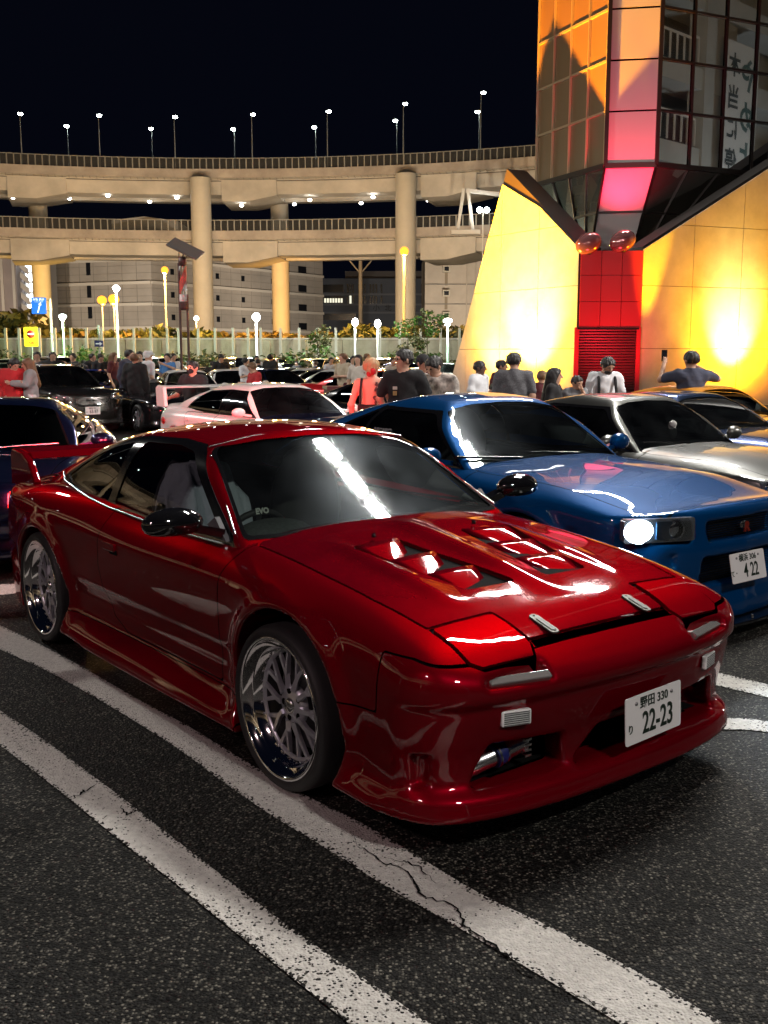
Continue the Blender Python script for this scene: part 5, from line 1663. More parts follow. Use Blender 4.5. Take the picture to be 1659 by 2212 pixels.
    s = gen_spec(L=4.7, hw=.86, H=1.88, wb=2.85, fo=.80, belt=1.12, hood0=1.18, hood1=1.05, nose=.98, wsx=-.15, roof0=-.95, roof1=-2.6, rear0=-3.2, deck=1.2, tail=1.15, kind='box', box=1, arch=.36, R=.33, sill=.2)
    van, s, ob = make_car(s, wh, .05, 'white_minivan', 'tall white minivan in front of the green hedge, left of the arrow sign', loc=(place(150, 46), 46, zg(46)), rz=cz(.55), doors=[(-.1, -1.3), (-1.32, -2.4)], detail=False)
    for sg in (-1, 1): lamp_unit(van, (.68, sg * .62, .86), sg * .45, .3, .2)
    # ---- copies with their own paint
    def recolour(o, m):
        for c in [o] + list(o.children_recursive):
            if c.type == 'MESH' and c.data.materials and c.data.materials[0] in (wh, bk):
                c.material_slots[0].link = 'OBJECT'; c.material_slots[0].material = m
    scr = mat('scraped_silver_paint', (.30, .31, .32), .35, .6, coat=.6, noise=(2.2, .55))
    redp = mat('red_paint', (.45, .008, .012), .3, .3, coat=1)
    lit_blue = mat('blue_lit_paint', (.012, .03, .22), .3, .5, coat=1)  # blue glow of the cabin is put into the paint colour
    beige = mat('beige_paint', (.42, .36, .27), .3, .4, coat=1)
    G_ = 'cars parked in the rows at the back of the lot'
    def cp(src, x, Y, yaw, m, name, label, grp=None):
        o = copy_tree(src)
        o.name = name
        o['label'] = label
        if grp: o['group'] = grp
        elif 'group' in o: del o['group']
        o.location = (x, Y, zg(Y)); o.rotation_euler.z = cz(yaw)
        recolour(o, m)
        return o
    cp(base, -4.3, 31, .35, wh, 'white_saloon', 'white saloon on the right of the masked man, its windscreen dark')
    cp(base, place(672, 45), 45, .62, scr, 'scraped_saloon', 'silver grey saloon with scraped patchy sides, in the middle distance')
    cp(base, place(905, 27), 27, .95, redp, 'red_saloon', 'red saloon seen between the blonde woman and the man in a black tee')
    cp(base, place(228, 31.5), 31.5, .62, lit_blue, 'blue_lit_saloon', 'dark blue saloon with blue light put into its paint, behind the dark crossover')
    cp(base, place(40, 37), 37, .62, wh, 'white_saloon', 'white saloon at the left edge behind the red sweater man')
    cp(base, place(4, 26.5), 26.5, .62, beige, 'beige_saloon', 'beige saloon cut by the left edge, left of the couple')
    cp(base, place(385, 31), 31, .8, wh, 'white_saloon', 'white saloon partly behind the person in white beanie')
    cp(base, place(80, 46), 46, .55, wh, 'white_saloon', 'small white saloon left of the grey tee man, near the yellow sign')
    cp(van, place(385, 50), 50, .6, wh, 'white_minivan', 'white minivan behind the legs of the solar lamp post')
    cp(base, place(265, 40), 40, .55, wh, 'white_saloon', 'white saloon between the dark suited people and the arrow sign')
    # back rows, many partly hidden by each other
    r2 = random.Random(5)
    pool = [(base, 'parked_saloon', 'saloon'), (suv, 'parked_van', 'boxy van'), (base, 'parked_saloon', 'saloon'), (van, 'parked_minivan', 'minivan')]
    cols = [(wh, 'white'), (bk, 'black'), (mat('grey_paint', (.12, .12, .13), .3, .7, coat=1), 'dark grey'), (silver, 'silver'), (wh, 'white'), (bk, 'black'), (nv, 'navy')]
    k = 0
    spots = {}
    for Y in (52, 57.5, 63):
        X = -26.5 + r2.random()
        while X < 6.5:
            u = 829.5 + X / Y * F_PX
            if u < 985 and not (abs(u - 655) < 60 and abs(Y - 56) < 7) and not (abs(u - 390) < 50 and Y < 54):
                src, nm, kd = pool[r2.randrange(4)]
                cm, cn = cols[r2.randrange(7)]
                o = cp(src, X, Y + r2.uniform(-.3, .3), .35 + r2.uniform(-.06, .06), cm, nm, '', G_)
                lb = '%s %s in the %s row before the hedge, %s' % (cn, kd, {52: 'first', 57.5: 'second', 63: 'last'}[Y], LMARK[min(21, max(0, int(u / 985 * 22)))])
                o['label'] = lb
                o['group'] = '%ss in the rows before the hedge' % (cn + ' ' + kd)
            X += 2.75
    for Y, u0 in ((33, [300, 455, 640, 800]), (36, [250, 425, 605, 765]), (39, [150, 520, 720, 880]), (44, [210, 340, 590, 790, 950]), (48.5, [270, 455, 560, 715, 830, 925])):
        for u in u0:
            src, nm, kd = pool[r2.choice((0, 0, 2))]
            cm, cn = cols[r2.randrange(7)]
            o = cp(src, place(u, Y), Y, .62, cm, nm, '', G_)
            o['label'] = '%s %s parked in the %s, %s' % (cn, kd, {33: 'near middle row', 36: 'second middle row', 39: 'central middle row', 44: 'far middle row', 48.5: 'row behind the middle'}[Y], LMARK[min(21, max(0, int(u / 985 * 22)))])
            o['group'] = '%ss in the middle rows' % (cn + ' ' + kd)
    return

blue_coupe()
mid_cars()

for x_, y_ in ((-3.62, .48), (-3.62, -.48)):
    M_ = Matrix.Translation(RED_ROOT.location) @ Matrix.Rotation(RED_ROOT.rotation_euler.z, 4, 'Z')
    area_light('tail_glow', (M_ @ Vector((x_, y_, .72)))[:], (-2.4, 14.2, .8), .3, 28, (1, .04, .05), RED_ROOT, None, 60)
# ------------------------------------------------------------------ far buildings
def wall_quad(q, a, b, z0, z1, mi=0):
    q.add([(a[0], a[1], z0), (b[0], b[1], z0), (b[0], b[1], z1), (a[0], a[1], z1)], [(0, 1, 2, 3)], mi)
WARE = mat('warehouse_wall', (.30, .27, .235), .8, noise=(.12, .18))
BAND = mat('ledge_concrete', (.50, .46, .40), .7)
WIN = mat('dark_window', (.01, .011, .014), .2)
def facade_box(parent, name, a, b, off, z0, z1, w, h, d, m_, t):
    """small box on the facade a-b at fraction t"""
    p = (a[0] + (b[0] - a[0]) * t, a[1] + (b[1] - a[1]) * t)
    dr = Vector((b[0] - a[0], b[1] - a[1], 0)).normalized()
    q = MB(); q.box((0, 0, 0), (w, d, h), math.atan2(dr.y, dr.x))
    return q.obj(name, m_, parent, loc=(p[0], p[1], (z0 + z1) / 2))
wr = empty('warehouse', (-44.3, 200, -2), 0, 'huge windowless warehouse with pale ledges behind the elevated road', 'warehouse')
def W_(x, y, z): return (x + 44.3, y - 200, z + 2)
P1, P0, P2 = (-66, 209), (-44.3, 200), (-14.4, 247)
P3 = (-40, 285)
q = MB()
for a, b in ((P1, P0), (P0, P2), (P2, P3), (P3, P1)):
    q.add([W_(a[0], a[1], -4), W_(b[0], b[1], -4), W_(b[0], b[1], 24.7), W_(a[0], a[1], 24.7)], [(0, 1, 2, 3)])
q.add([W_(*P, 24.7) for P in (P1, P0, P2, P3)], [(0, 1, 2, 3)])
q.obj('wall', WARE, wr)
for z in (6.6, 11.05, 15.1, 19.5, 23.9):
    for a, b in ((P1, P0), (P0, P2)):
        q = MB(); q.bar(W_(a[0], a[1] - .3, z), W_(b[0], b[1] - .3, z), .7, .55, n=4); q.obj('ledge', BAND, wr)
# wall panel joints
q = MB()
for a, b in ((P1, P0), (P0, P2)):
    d = math.hypot(b[0] - a[0], b[1] - a[1]); n = int(d / 3.2)
    for i in range(1, n):
        t = i / n
        q.box(W_(a[0] + (b[0] - a[0]) * t, a[1] + (b[1] - a[1]) * t - .02, 11), (.10, .06, 26))
    for z in np.arange(1, 24, 1.45): q.bar(W_(a[0], a[1] - .02, z), W_(b[0], b[1] - .02, z), .07, .05, n=4)
q.obj('wall_joint', mat('joint_dark', (.17, .155, .135), .9), wr, kind='stuff')  # joints are plain dark strips
for t, hs in ((.33, (9.6, 13.6, 17.9, 22.2)),):
    for z in hs: 
        o = facade_box(wr, 'slit_window', W_(*P1, 0)[:2], W_(*P0, 0)[:2], 0, z + 1.2, z + 3, .9, 2.4, .3, WIN, .38)
for t in (.10, .335, .48, .66):
    for z in (8.7, 13.0, 17.4, 21.4):
        facade_box(wr, 'vent_opening', W_(*P0, 0)[:2], W_(*P2, 0)[:2], 0, z + 2, z + 2, .9, 1.1, .3, WIN, t)
for t, w_ in ((.76, .9), (.855, 2.9)):
    for z in (7.9, 12.1, 16.4, 20.6):
        facade_box(wr, 'window', W_(*P0, 0)[:2], W_(*P2, 0)[:2], 0, z + 2, z + 2, w_, 1.5 if w_ > 1 else 2.3, .3, WIN, t)
SIGNI = mat('sign_letter_dark', (.03, .03, .035), .6)
sgn = 'ダイトーコーポレーション'
o = link('lettering', text_mesh(sgn, 1.25, m=SIGNI, depth=.05), wr, loc=W_(-50.2, 202.2, 22.0)); o.rotation_euler = (PI / 2, 0, math.atan2(-9, 21.7))
o = link('lettering', text_mesh(sgn[:7], 1.25, m=SIGNI, depth=.05), wr, loc=W_(-26.8, 227.0, 21.4)); o.rotation_euler = (PI / 2, 0, math.atan2(47, 29.9))
q = MB(); q.prism([W_(-53.5, 0, 24.7)[::2], W_(-53.5, 0, 27.6)[::2], W_(-47, 0, 28.3)[::2], W_(-40.5, 0, 27.4)[::2], W_(-40.5, 0, 24.7)[::2]], 8, 20, 'Y'); q.obj('penthouse', BAND, wr)
# stair tower with bright landings at the left
st = empty('stair_tower', (-62, 190, -2), 0, 'dark block with lit zigzag outside stairs left of the orange lit pillar', 'building')
x0_, x1_, x2_ = place(-60, 190) + 62, place(57, 190) + 62, place(96, 190) + 62
q = MB(); q.box(((x0_ + x1_) / 2, 4, 12), (x1_ - x0_, 10, 26)); q.obj('wall', mat('dark_block_wall', (.17, .14, .13), .8, noise=(.2, .2)), st)
for k in range(5):
    q = MB(); q.box((x0_ + 1.2 + k * 2.1, -1.1, 11), (.5, .3, 22)); q.obj('pilaster', WARE, st)
q = MB(); q.box((x2_ - 1.2, 6, 12), (4, 6, 22)); q.obj('stair_core', mat('core_wall', (.25, .24, .23), .8), st)
for k, v in enumerate((558, 583, 603, 624, 646, 668)):
    z = 1.58 + (765 - v) * 190 / F_PX + 2
    if k:
        q = MB(); q.box((x2_ - 1.7, 2, z), (1.6, .6, 1.3)); q.obj('lit_landing', glow('landing_glow', (.9, .97, 1), 7), st)
        q = MB(); q.add([(x1_ - .3, 1, z + 1.2), (x1_ + 1.6, 1, z - .3), (x1_ + 1.6, 1, z - 1.5), (x1_ - .3, 1, z + .2), (x1_ - .3, 2, z + 1.2), (x1_ + 1.6, 2, z - .3), (x1_ + 1.6, 2, z - 1.5), (x1_ - .3, 2, z + .2)], [(0, 3, 2, 1), (4, 5, 6, 7), (0, 1, 5, 4), (3, 7, 6, 2)]); q.obj('stair_flight', WARE, st)
    else:
        q = MB(); q.sphere((x2_ - 1.6, 1.5, z), .6, 10, 6); q.obj('wall_lamp', glow('landing_lamp_glow', (.9, .97, 1), 30), st)
# blue grey office block
ob_ = empty('office_block', (place(770, 300), 300, -2), 0, 'blue grey office block with window rows and big sign characters, seen below the road', 'building')
BG = mat('office_wall', (.13, .15, .19), .8, noise=(.1, .1))
def OX(u): return place(u, 300) - place(770, 300)
def OZ(v): return 1.58 + (765 - v) * 300 / F_PX + 2
q = MB(); q.box((OX(810), 10, OZ(690)), (OX(960) - OX(690), 20, 2 * (OZ(607) - OZ(690)))); q.obj('wall', BG, ob_)
q = MB(); q.box((OX(850), 12, OZ(600)), (OX(960) - OX(752), 14, 3)); q.obj('upper_wall', mat('office_upper', (.16, .15, .15), .8), ob_)
for v in (640, 661, 678):
    q = MB(); q.box((OX(810), -.15, OZ(v)), (OX(960) - OX(690), .3, .5)); q.obj('ledge', mat('office_ledge', (.22, .24, .28), .8), ob_)
LITW = glow('lit_window_glow', (1., .95, .72), 1.1)
for v, lit in ((628, 0), (652, 1)):
    q = MB(); q.box((OX(722), -.1, OZ(v)), (OX(744) - OX(701), .3, 2.2)); q.obj('window_band', WIN, ob_)
    if lit:
        for i in range(7):
            q = MB(); q.box((OX(705 + i * 5.8), -.3, OZ(v) - .1), (.55, .1, 1.2)); q.obj('lit_window', LITW, ob_)
    for i, u in enumerate([753, 758.5, 764, 777, 783, 789, 801, 807, 813, 824, 910, 922, 930]):
        q = MB(); q.box((OX(u), -.1, OZ(v)), (.38 * 1.4, .3, 2.5)); q.obj('window', LITW if (lit and i == 1) else WIN, ob_)
q = MB(); q.box((OX(735), -.1, OZ(686)), (OX(770) - OX(700), .3, 2.0)); q.obj('window_band', WIN, ob_)
for u, ch in ((813, '小'), (838, '北')):
    o = link('lettering', text_mesh(ch, 2.0, m=SIGNI, depth=.1), ob_, loc=(OX(u), -.35, OZ(669))); o.rotation_euler = (PI / 2, 0, 0)
# beige block at right
bb = empty('beige_block', (place(990, 180), 180, -2), 0, 'beige panelled block with wall vents, beside the glowing yellow wall', 'building')
def BX(u): return place(u, 180) - place(990, 180)
def BZ(v): return 1.58 + (765 - v) * 180 / F_PX + 2
BEI = mat('beige_wall', (.36, .31, .25), .8, noise=(.3, .12))
q = MB(); q.box((BX(1010), 8, (BZ(560) + 0) / 2), (BX(1104) - BX(916), 16, BZ(560))); q.obj('wall', BEI, bb)
for v in (619, 660):
    q = MB(); q.box((BX(1010), -.05, BZ(v)), (BX(1104) - BX(916), .12, .18)); q.obj('panel_joint', mat('joint_dark'), bb)
for u in (1004, 1022):
    q = MB(); q.bar((BX(u), -.3, 0), (BX(u), -.3, BZ(575)), .22, n=6); q.obj('drain_pipe', BEI, bb)
for v in (588, 638, 684):
    q = MB(); q.box((BX(961), -.5, BZ(v)), (1.2, 1.0, 1.1)); q.box((BX(961), -1.01, BZ(v)), (.8, .04, .7), mi=1); q.box((BX(961), -.02, BZ(v) - 1.6), (.5, .05, 2.2), mi=2)
    q.obj('wall_vent', [mat('vent_hood', (.4, .36, .28), .6), WIN, mat('rust_stain', (.2, .16, .11), .9)], bb)

# ------------------------------------------------------------------ wall, posts and planting at the end of the lot
WY = 72.
xl, xr_ = place(-260, WY), place(1200, WY)
cw = empty('concrete_wall', ((xl + xr_) / 2, WY, zg(WY)), 0, 'long stained concrete wall behind the hedge', 'wall')
PANEL = mat('stained_concrete', (.34, .31, .23), .85, noise=(.8, .35), bump=(3, .5, .05))
n = int((xr_ - xl) / 2.5)
q = MB(); q.box((0, 0, 0), (2.46, .22, 3.2)); pm = q.mesh('wall_panel', PANEL)
for i in range(n):
    link('wall_panel', pm, cw, loc=(xl + 1.25 + 2.5 * i - (xl + xr_) / 2, .006 * math.sin(i * 7.), 1.6 + .02 * math.sin(i * 3.1)))
q = MB(); q.box((0, 0, 3.28), (xr_ - xl, .3, .12)); q.obj('coping', BAND, cw)
POSTPOS = ['outside the left edge, first', 'outside the left edge, second', 'just outside the left edge', 'first inside the left edge', 'left of the yellow sign', 'right of the yellow sign', 'left of the short green lamp', 'right of the short green lamp', 'left of the arrow sign', 'right of the arrow sign', 'behind the white pole lamp', 'right of the white pole lamp', 'left of the tall orange lamp', 'behind the tall orange lamp', 'behind the solar lamp', 'right of the solar lamp', 'below the left pillar edge', 'between left pillar and globe lamp', 'left of the globe lamp', 'right of the globe lamp', 'below the orange lit pillar', 'right of the orange lit pillar', 'behind the small sparse tree', 'left of the first small lamp', 'below the first small lamp', 'below the second small lamp', 'left of the sodium lamp foot', 'between two leafy young trees', 'left of the green lamp post', 'beside the glowing wall']
q = MB(); q.box((0, 0, 1.95), (.16, .16, 4.0)); pm = q.mesh('post', mat('white_concrete_post', (.42, .40, .34), .7))
for i, u in enumerate([-90, -52, -14, 24, 53, 96, 129, 163, 196, 229, 262, 297, 333, 368, 392, 434, 470, 508, 540, 567, 609, 649, 687, 727, 767, 821, 863, 907, 950, 990]):
    Yp = WY - 2
    link('fence_post', pm, None, loc=(place(u, Yp), Yp, zg(Yp)), label='white concrete post before the stained wall, ' + POSTPOS[i], cat='post', group='white posts along the concrete wall')

LEAF = mat('leaf_dark', (.030, .045, .012), .6)
LEAF_LIT = mat('leaf_orange_lit', (.085, .062, .012), .6)  # orange lamplight put into the leaf colour
LEAFG = mat('leaf_green', (.045, .11, .015), .55)
WOOD = mat('bark', (.06, .045, .03), .9)
def leaves(q, c, rad, n, size, r, mi=0, shell=.55):
    for _ in range(n):
        while True:
            p = Vector((r.uniform(-1, 1), r.uniform(-1, 1), r.uniform(-1, 1)))
            if p.length < 1: break
        if p.length < shell: p = p.normalized() * r.uniform(shell, 1)
        p = Vector((p.x * rad[0], p.y * rad[1], p.z * rad[2])) + Vector(c)
        a, b = r.uniform(0, 2 * PI), r.uniform(-.9, .9)
        u = Vector((math.cos(a), math.sin(a), b)).normalized(); v = u.cross(Vector((r.uniform(-1, 1), r.uniform(-1, 1), r.uniform(-1, 1)))).normalized()
        s = size * r.uniform(.6, 1.4)
        q.add([p - u * s, p + v * s * .5, p + u * s, p - v * s * .5], [(0, 1, 2, 3)], mi)
def bush_mesh(seed, R, H, mats_, n=1300, size=.16, lobes=7):
    r = random.Random(seed)
    q = MB()
    for k in range(lobes):
        a = r.uniform(0, 2 * PI); d = R * r.uniform(0, .62)
        zc = H * r.uniform(.30, .72)
        rr = R * r.uniform(.32, .55)
        leaves(q, (d * math.cos(a), d * math.sin(a), zc), (rr, rr, min(rr * .8, H * .4)), n // lobes, size, r, r.choice(range(len(mats_))))
    return q.mesh('crown', mats_)
def trunk_mesh(seed, H, w):
    r = random.Random(seed); q = MB()
    q.bar((0, 0, -.3), (r.uniform(-.1, .1), 0, H * .45), w, n=8, w2=.7)
    for k in range(6):
        a = r.uniform(0, 2 * PI); q.bar((0, 0, H * r.uniform(.2, .4)), (math.cos(a) * H * .28, math.sin(a) * H * .28, H * r.uniform(.55, .85)), w * .5, n=6, w2=.4)
    return q.mesh('trunk', WOOD)
BM = {}
for k in range(4):
    BM['o', k] = bush_mesh(10 + k, 3.0, 4.2, [LEAF, LEAF_LIT, LEAF_LIT], 2600, .30, 12)
    BM['d', k] = bush_mesh(20 + k, 3.2, 4.6, [LEAF, LEAF, mat('leaf_olive', (.05, .055, .015), .6)], 2600, .30, 12)
TM = [trunk_mesh(k, 3.6, .22) for k in range(3)]
BUSHPOS = ['outside the left edge', 'tallest at the left edge', 'left of the blue road sign', 'between blue sign post and short lamp', 'right of the short pale green lamp', 'below the two orange lamps', 'behind the white pole lamp', 'right of the white pole lamp', 'below the tall orange lamp', 'behind the solar lamp posts', 'at the foot of the left round pillar', 'right of the left round pillar', 'left of the white globe lamp', 'behind the white globe lamp', 'at the foot of the orange lit pillar', 'right of the orange lit pillar', 'left of the unlit high mast', 'behind the sparse young tree', 'below the unlit high mast', 'left of the right round pillar', 'below the tallest sodium lamp', 'right of the right round pillar', 'beside the glowing yellow wall']
pos_w = ['far left end', 'left end', 'blue sign', 'yellow sign', 'short green lamp', 'left warehouse face', 'white lamp post', 'orange lamp post', 'solar lamp', 'left tall pillar', 'pale globe lamp', 'scraped saloon', 'orange lit pillar', 'boxy van', 'floodlight pole', 'two small white lamps', 'twin small lamps', 'right tall pillar', 'tall sodium lamp', 'green lamp post', 'glowing yellow wall', 'red booth']
for i, (u, v, kind, R) in enumerate([(-60, 690, 'd', 1.1), (20, 668, 'd', 1.35), (62, 672, 'd', 1.2), (130, 708, 'o', .7), (165, 708, 'o', .75), (222, 694, 'd', 1.0), (262, 690, 'o', 1.05), (300, 708, 'd', .8), (345, 722, 'd', .55),
                                      (412, 690, 'd', 1.1), (435, 690, 'o', .9), (474, 696, 'o', 1.0), (520, 706, 'o', .9), (566, 703, 'o', .95), (610, 700, 'o', .95), (650, 702, 'o', 1.), (690, 704, 'o', .9), (730, 705, 'd', .9), (785, 702, 'd', 1.), (835, 706, 'd', .9), (880, 704, 'd', .95), (930, 700, 'd', 1.1), (985, 706, 'd', 1.)]):
    Yb = 80 + (i % 3) * 1.5
    zt = 1.58 + (765 - v) * Yb / F_PX
    h = (zt - zg(Yb)) / 4.4
    lb = '%s bush behind the concrete wall, number %d of the row from the left' % ('ochre lit' if kind == 'o' else 'dark', i + 1)
    lb = '%s bush behind the concrete wall, %s' % ('ochre lit' if kind == 'o' else 'dark', BUSHPOS[i])
    t = empty('bush', (place(u, Yb), Yb, zg(Yb)), (i * 1.7) % 6.28, lb, 'bush', 'bushes behind the concrete wall')
    t.scale = (R * 1.05, R * 1.05, h)
    link('crown', BM[kind, i % 4], t); link('trunk', TM[i % 3], t)
# a loose young tree in front of the wall
for i, (u, v, Yb, w_) in enumerate(((880, 690, 67, .75), (922, 672, 67, .9), (688, 705, 67, .45))):
    r = random.Random(60 + i); q = MB()
    zt = 1.58 + (765 - v) * Yb / F_PX - zg(Yb)
    for k in range(16): leaves(q, (r.uniform(-1.3, 1.3) * w_, r.uniform(-.8, .8), zt * r.uniform(.35, .95)), (.45, .45, .35), 40, .12, r, r.choice((0, 0, 1)), .2)
    t = empty('young_tree', (place(u, Yb), Yb, zg(Yb)), 0, ['loose leafy young tree right of the tall sodium lamp', 'taller thin leafed young tree left of the green lamp post', 'small sparse young tree in front of the boxy van'][i], 'tree')
    t_ = q.obj('crown', [mat('leaf_olive'), LEAFG], t)
    q = MB(); q.bar((0, 0, 0), (0, 0, zt * .7), .09, n=6, w2=.4)
    for k in range(7): q.bar((0, 0, zt * r.uniform(.3, .6)), (r.uniform(-1, 1) * w_, r.uniform(-.5, .5), zt * r.uniform(.6, .95)), .04, n=5, w2=.4)
    q.obj('trunk', WOOD, t)
# hedge in front of the wall: one mass of shoots
r = random.Random(4); q = MB(); HY = 67.5
for i in range(230):
    x = place(-60, HY) + (place(1010, HY) - place(-60, HY)) * (i + r.random()) / 230
    hh = 1.75 + .5 * r.random() + .25 * math.sin(x * .9)
    u = 829.5 + x / HY * F_PX
    if u < 235: hh += .25
    leaves(q, (x, HY + r.uniform(-.8, .8), zg(HY) + hh * .55), (.34, .5, hh * .52), 85, .13, r, 1 if (90 < u < 235 or r.random() < .22) else 0, .3)  # brighter green by the short lamp, its light put into the leaves
q.obj('hedge', [mat('leaf_olive'), LEAFG], None, kind='stuff', label='ragged green hedge along the foot of the concrete wall')

# ------------------------------------------------------------------ signs and lamp posts
def post_lamp(u, v, Y, gm, label, rad=.16, power=0, col=(1, 1, 1), pw=.12, pm_=None, heads=1, vbase=None, shape=1., stickm=None):
    z = 1.58 + (765 - v) * Y / F_PX
    r = empty('lamp_post', (place(u, Y), Y, zg(Y)), 0, label, 'lamp post')
    h = z - zg(Y)
    q = MB(); q.bar((0, 0, 0), (0, 0, h - rad), pw, n=10, w2=.75); q.obj('pole', pm_ or WPOLE, r)
    for k in range(heads):
        q = MB(); q.sphere(((k - (heads - 1) / 2) * rad * 2.6, 0, h), rad, 14, 9, 0, (1, 1, shape)); q.obj('lamp', gm, r)
    q = MB(); q.lathe([(rad * .3, h - rad * 1.3), (rad * .75, h - rad * .8), (rad * .6, h - rad * .7)], (0, 0, 0), 'Z', 12); q.obj('lamp_collar', POLE, r)
    if power: point('lamp_light', (place(u, Y), Y - rad * 2.2, z - rad * .5), power, col, rad, r)
    return r
WHG = glow('white_lamp_glow', (.93, 1., 1.), 60)
post_lamp(263, 627, 62, WHG, 'tall white pole with a bright cool lamp, in front of the warehouse', .21, 2500, (.95, 1, 1), .15, heads=1, shape=.8)
post_lamp(367, 590, 75, ORANGE, 'tall pole with an orange sodium lamp, left of the solar lamp', .26, 7000, (1, .5, .1), .16)
post_lamp(147, 686, 60, glow('greenish_lamp_glow', (.75, 1, .85), 30), 'short pale green lamp post beside the blue road sign', .22, 3000, (.6, 1, .5), .14, pm_=mat('green_pole', (.3, .42, .36), .5), shape=.6)
post_lamp(558, 687, 55, WHG, 'white globe lamp on a white pole left of the orange lit pillar', .21, 2500, (.92, .97, 1), .15)
post_lamp(872, 551, 85, ORANGE, 'tallest sodium street lamp, in front of the right round pillar', .36, 4000, (1, .5, .1), .3, pm_=mat('warm_pole', (.55, .5, .4), .5))
post_lamp(768, 698, 66, HALO2, 'first small white lamp above a white post, right of the floodlight pole', .2, 900, (1, 1, 1), .14, shape=1.3)
post_lamp(816, 701, 66, HALO2, 'second small white lamp, left of the right round pillar', .2, 200, (1, 1, 1), .14, shape=1.3)
post_lamp(965, 695, 60, HALO2, 'green lamp post with a flat white lamp near the glowing yellow wall', .26, 2200, (.75, 1, .8), .15, pm_=mat('green_pole'), shape=.55)
post_lamp(232, 652, 118, ORANGE, 'left of two close orange lamps beyond the bushes', .55, 0, (1, .6, .2), .2, shape=.9)
post_lamp(257, 650, 118, ORANGE, 'right and larger of two close orange lamps beyond the bushes', .62, 2500, (1, .5, .1), .2, shape=.9)
post_lamp(431, 690, 84, glow('warm_globe_glow', (1, .9, .7), 20), 'small round warm lamp in the bushes beside the left round pillar', .2, 300, (1, .8, .5), .1)
spot('pillar_foot_light', (place(606, 118), 118, 1), (ringpt(ang_of_u(611, RR + 8)[0], RR + 8, 0)[0], ringpt(ang_of_u(611, RR + 8)[0], RR + 8, 0)[1], 9), 26000, (1, .46, .05), 50, .8, .4)
for u_ in (170, 300, 480, 600, 700, 830):
    point('bush_fill_light', (place(u_, 77.5), 77.0, 5.2), 2600, (1, .46, .08), .2)  # added bare orange lights for the bushes, no lamp stands here
for u_ in (60, 300, 620, 900):
    point('hedge_light', (place(u_, 63), 63, 3.2), 200, (.85, 1, .55), .2)
for x_, y_ in ((-62, 160), (-30, 165), (-8, 190), (12, 150)):
    spot('far_wall_fill', (x_, y_, 1), (x_ * 1.05, y_ + 50, 14), 42000, (1, .86, .70), 120, .8, .5)  # added spots without fixtures, to brighten the far walls
spot('pillar_foot_light', (place(112, 118), 118, 1), (ringpt(ang_of_u(106, RR + 8)[0], RR + 8, 0)[0], ringpt(ang_of_u(106, RR + 8)[0], RR + 8, 0)[1], 8), 22000, (1, .55, .08), 55, .8, .4)
r = post_lamp(1037, 467, 117, WHG, 'cluster of white lamps standing on the lower deck beside the glowing wall', .3, 0, (1, 1, 1), .14, heads=2)
# unlit high mast with four floodlights
Ym = 150
r = empty('high_mast', (place(780, Ym), Ym, zg(Ym)), 0, 'tall unlit pole carrying four floodlights, under the lower deck', 'light mast')
zt = 1.58 + (765 - 560) * Ym / F_PX + 1.5
q = MB(); q.bar((0, 0, 0), (0, 0, zt), .75, n=10, w2=.7); q.obj('pole', mat('grey_mast', (.32, .30, .27), .6), r)
q = MB(); q.bar((-3.2, 0, zt), (3.2, 0, zt), .2, n=6); q.bar((0, 0, zt - 2.6), (-2.2, 0, zt), .2, n=6); q.bar((0, 0, zt - 2.6), (2.2, 0, zt), .2, n=6); q.obj('bracket', mat('grey_mast'), r)
for x in (-3, -.7, 1.2, 3.):
    q = MB(); q.sphere((x, -.3, zt + .6), .55, 10, 8, 0, (1, .7, .9)); q.obj('lamp_head', mat('grey_lamp_head', (.25, .25, .3), .4, .5), r)
# yellow no-entry board
Ys = 62.
r = empty('no_entry_sign', (place(78, Ys), Ys, zg(Ys)), 0, 'yellow no entry board with red disc and characters 進入禁止', 'sign')
zc = 1.58 + (765 - 728.5) * Ys / F_PX - zg(Ys)
q = MB(); q.bar((0, .05, 0), (0, .05, zc), .08, n=8); q.obj('post', POLE, r)
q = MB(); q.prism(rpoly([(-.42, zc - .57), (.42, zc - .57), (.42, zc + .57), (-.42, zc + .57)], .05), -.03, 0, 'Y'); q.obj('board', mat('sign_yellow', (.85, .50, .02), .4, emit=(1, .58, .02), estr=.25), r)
q = MB(); q.lathe([(0, -.045), (.235, -.045), (.235, -.03)], (0, 0, zc + .16), 'Y', 28); q.obj('red_disc', mat('sign_red', (.45, .02, .02), .4), r)
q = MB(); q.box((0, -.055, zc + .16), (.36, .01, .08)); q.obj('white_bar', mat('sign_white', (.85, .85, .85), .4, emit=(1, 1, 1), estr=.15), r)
link('lettering', text_mesh('進入禁止', .19, m=mat('sign_red'), depth=.002, bold=.006), r, loc=(0, -.045, zc - .37), rot=(PI / 2, 0, 0))
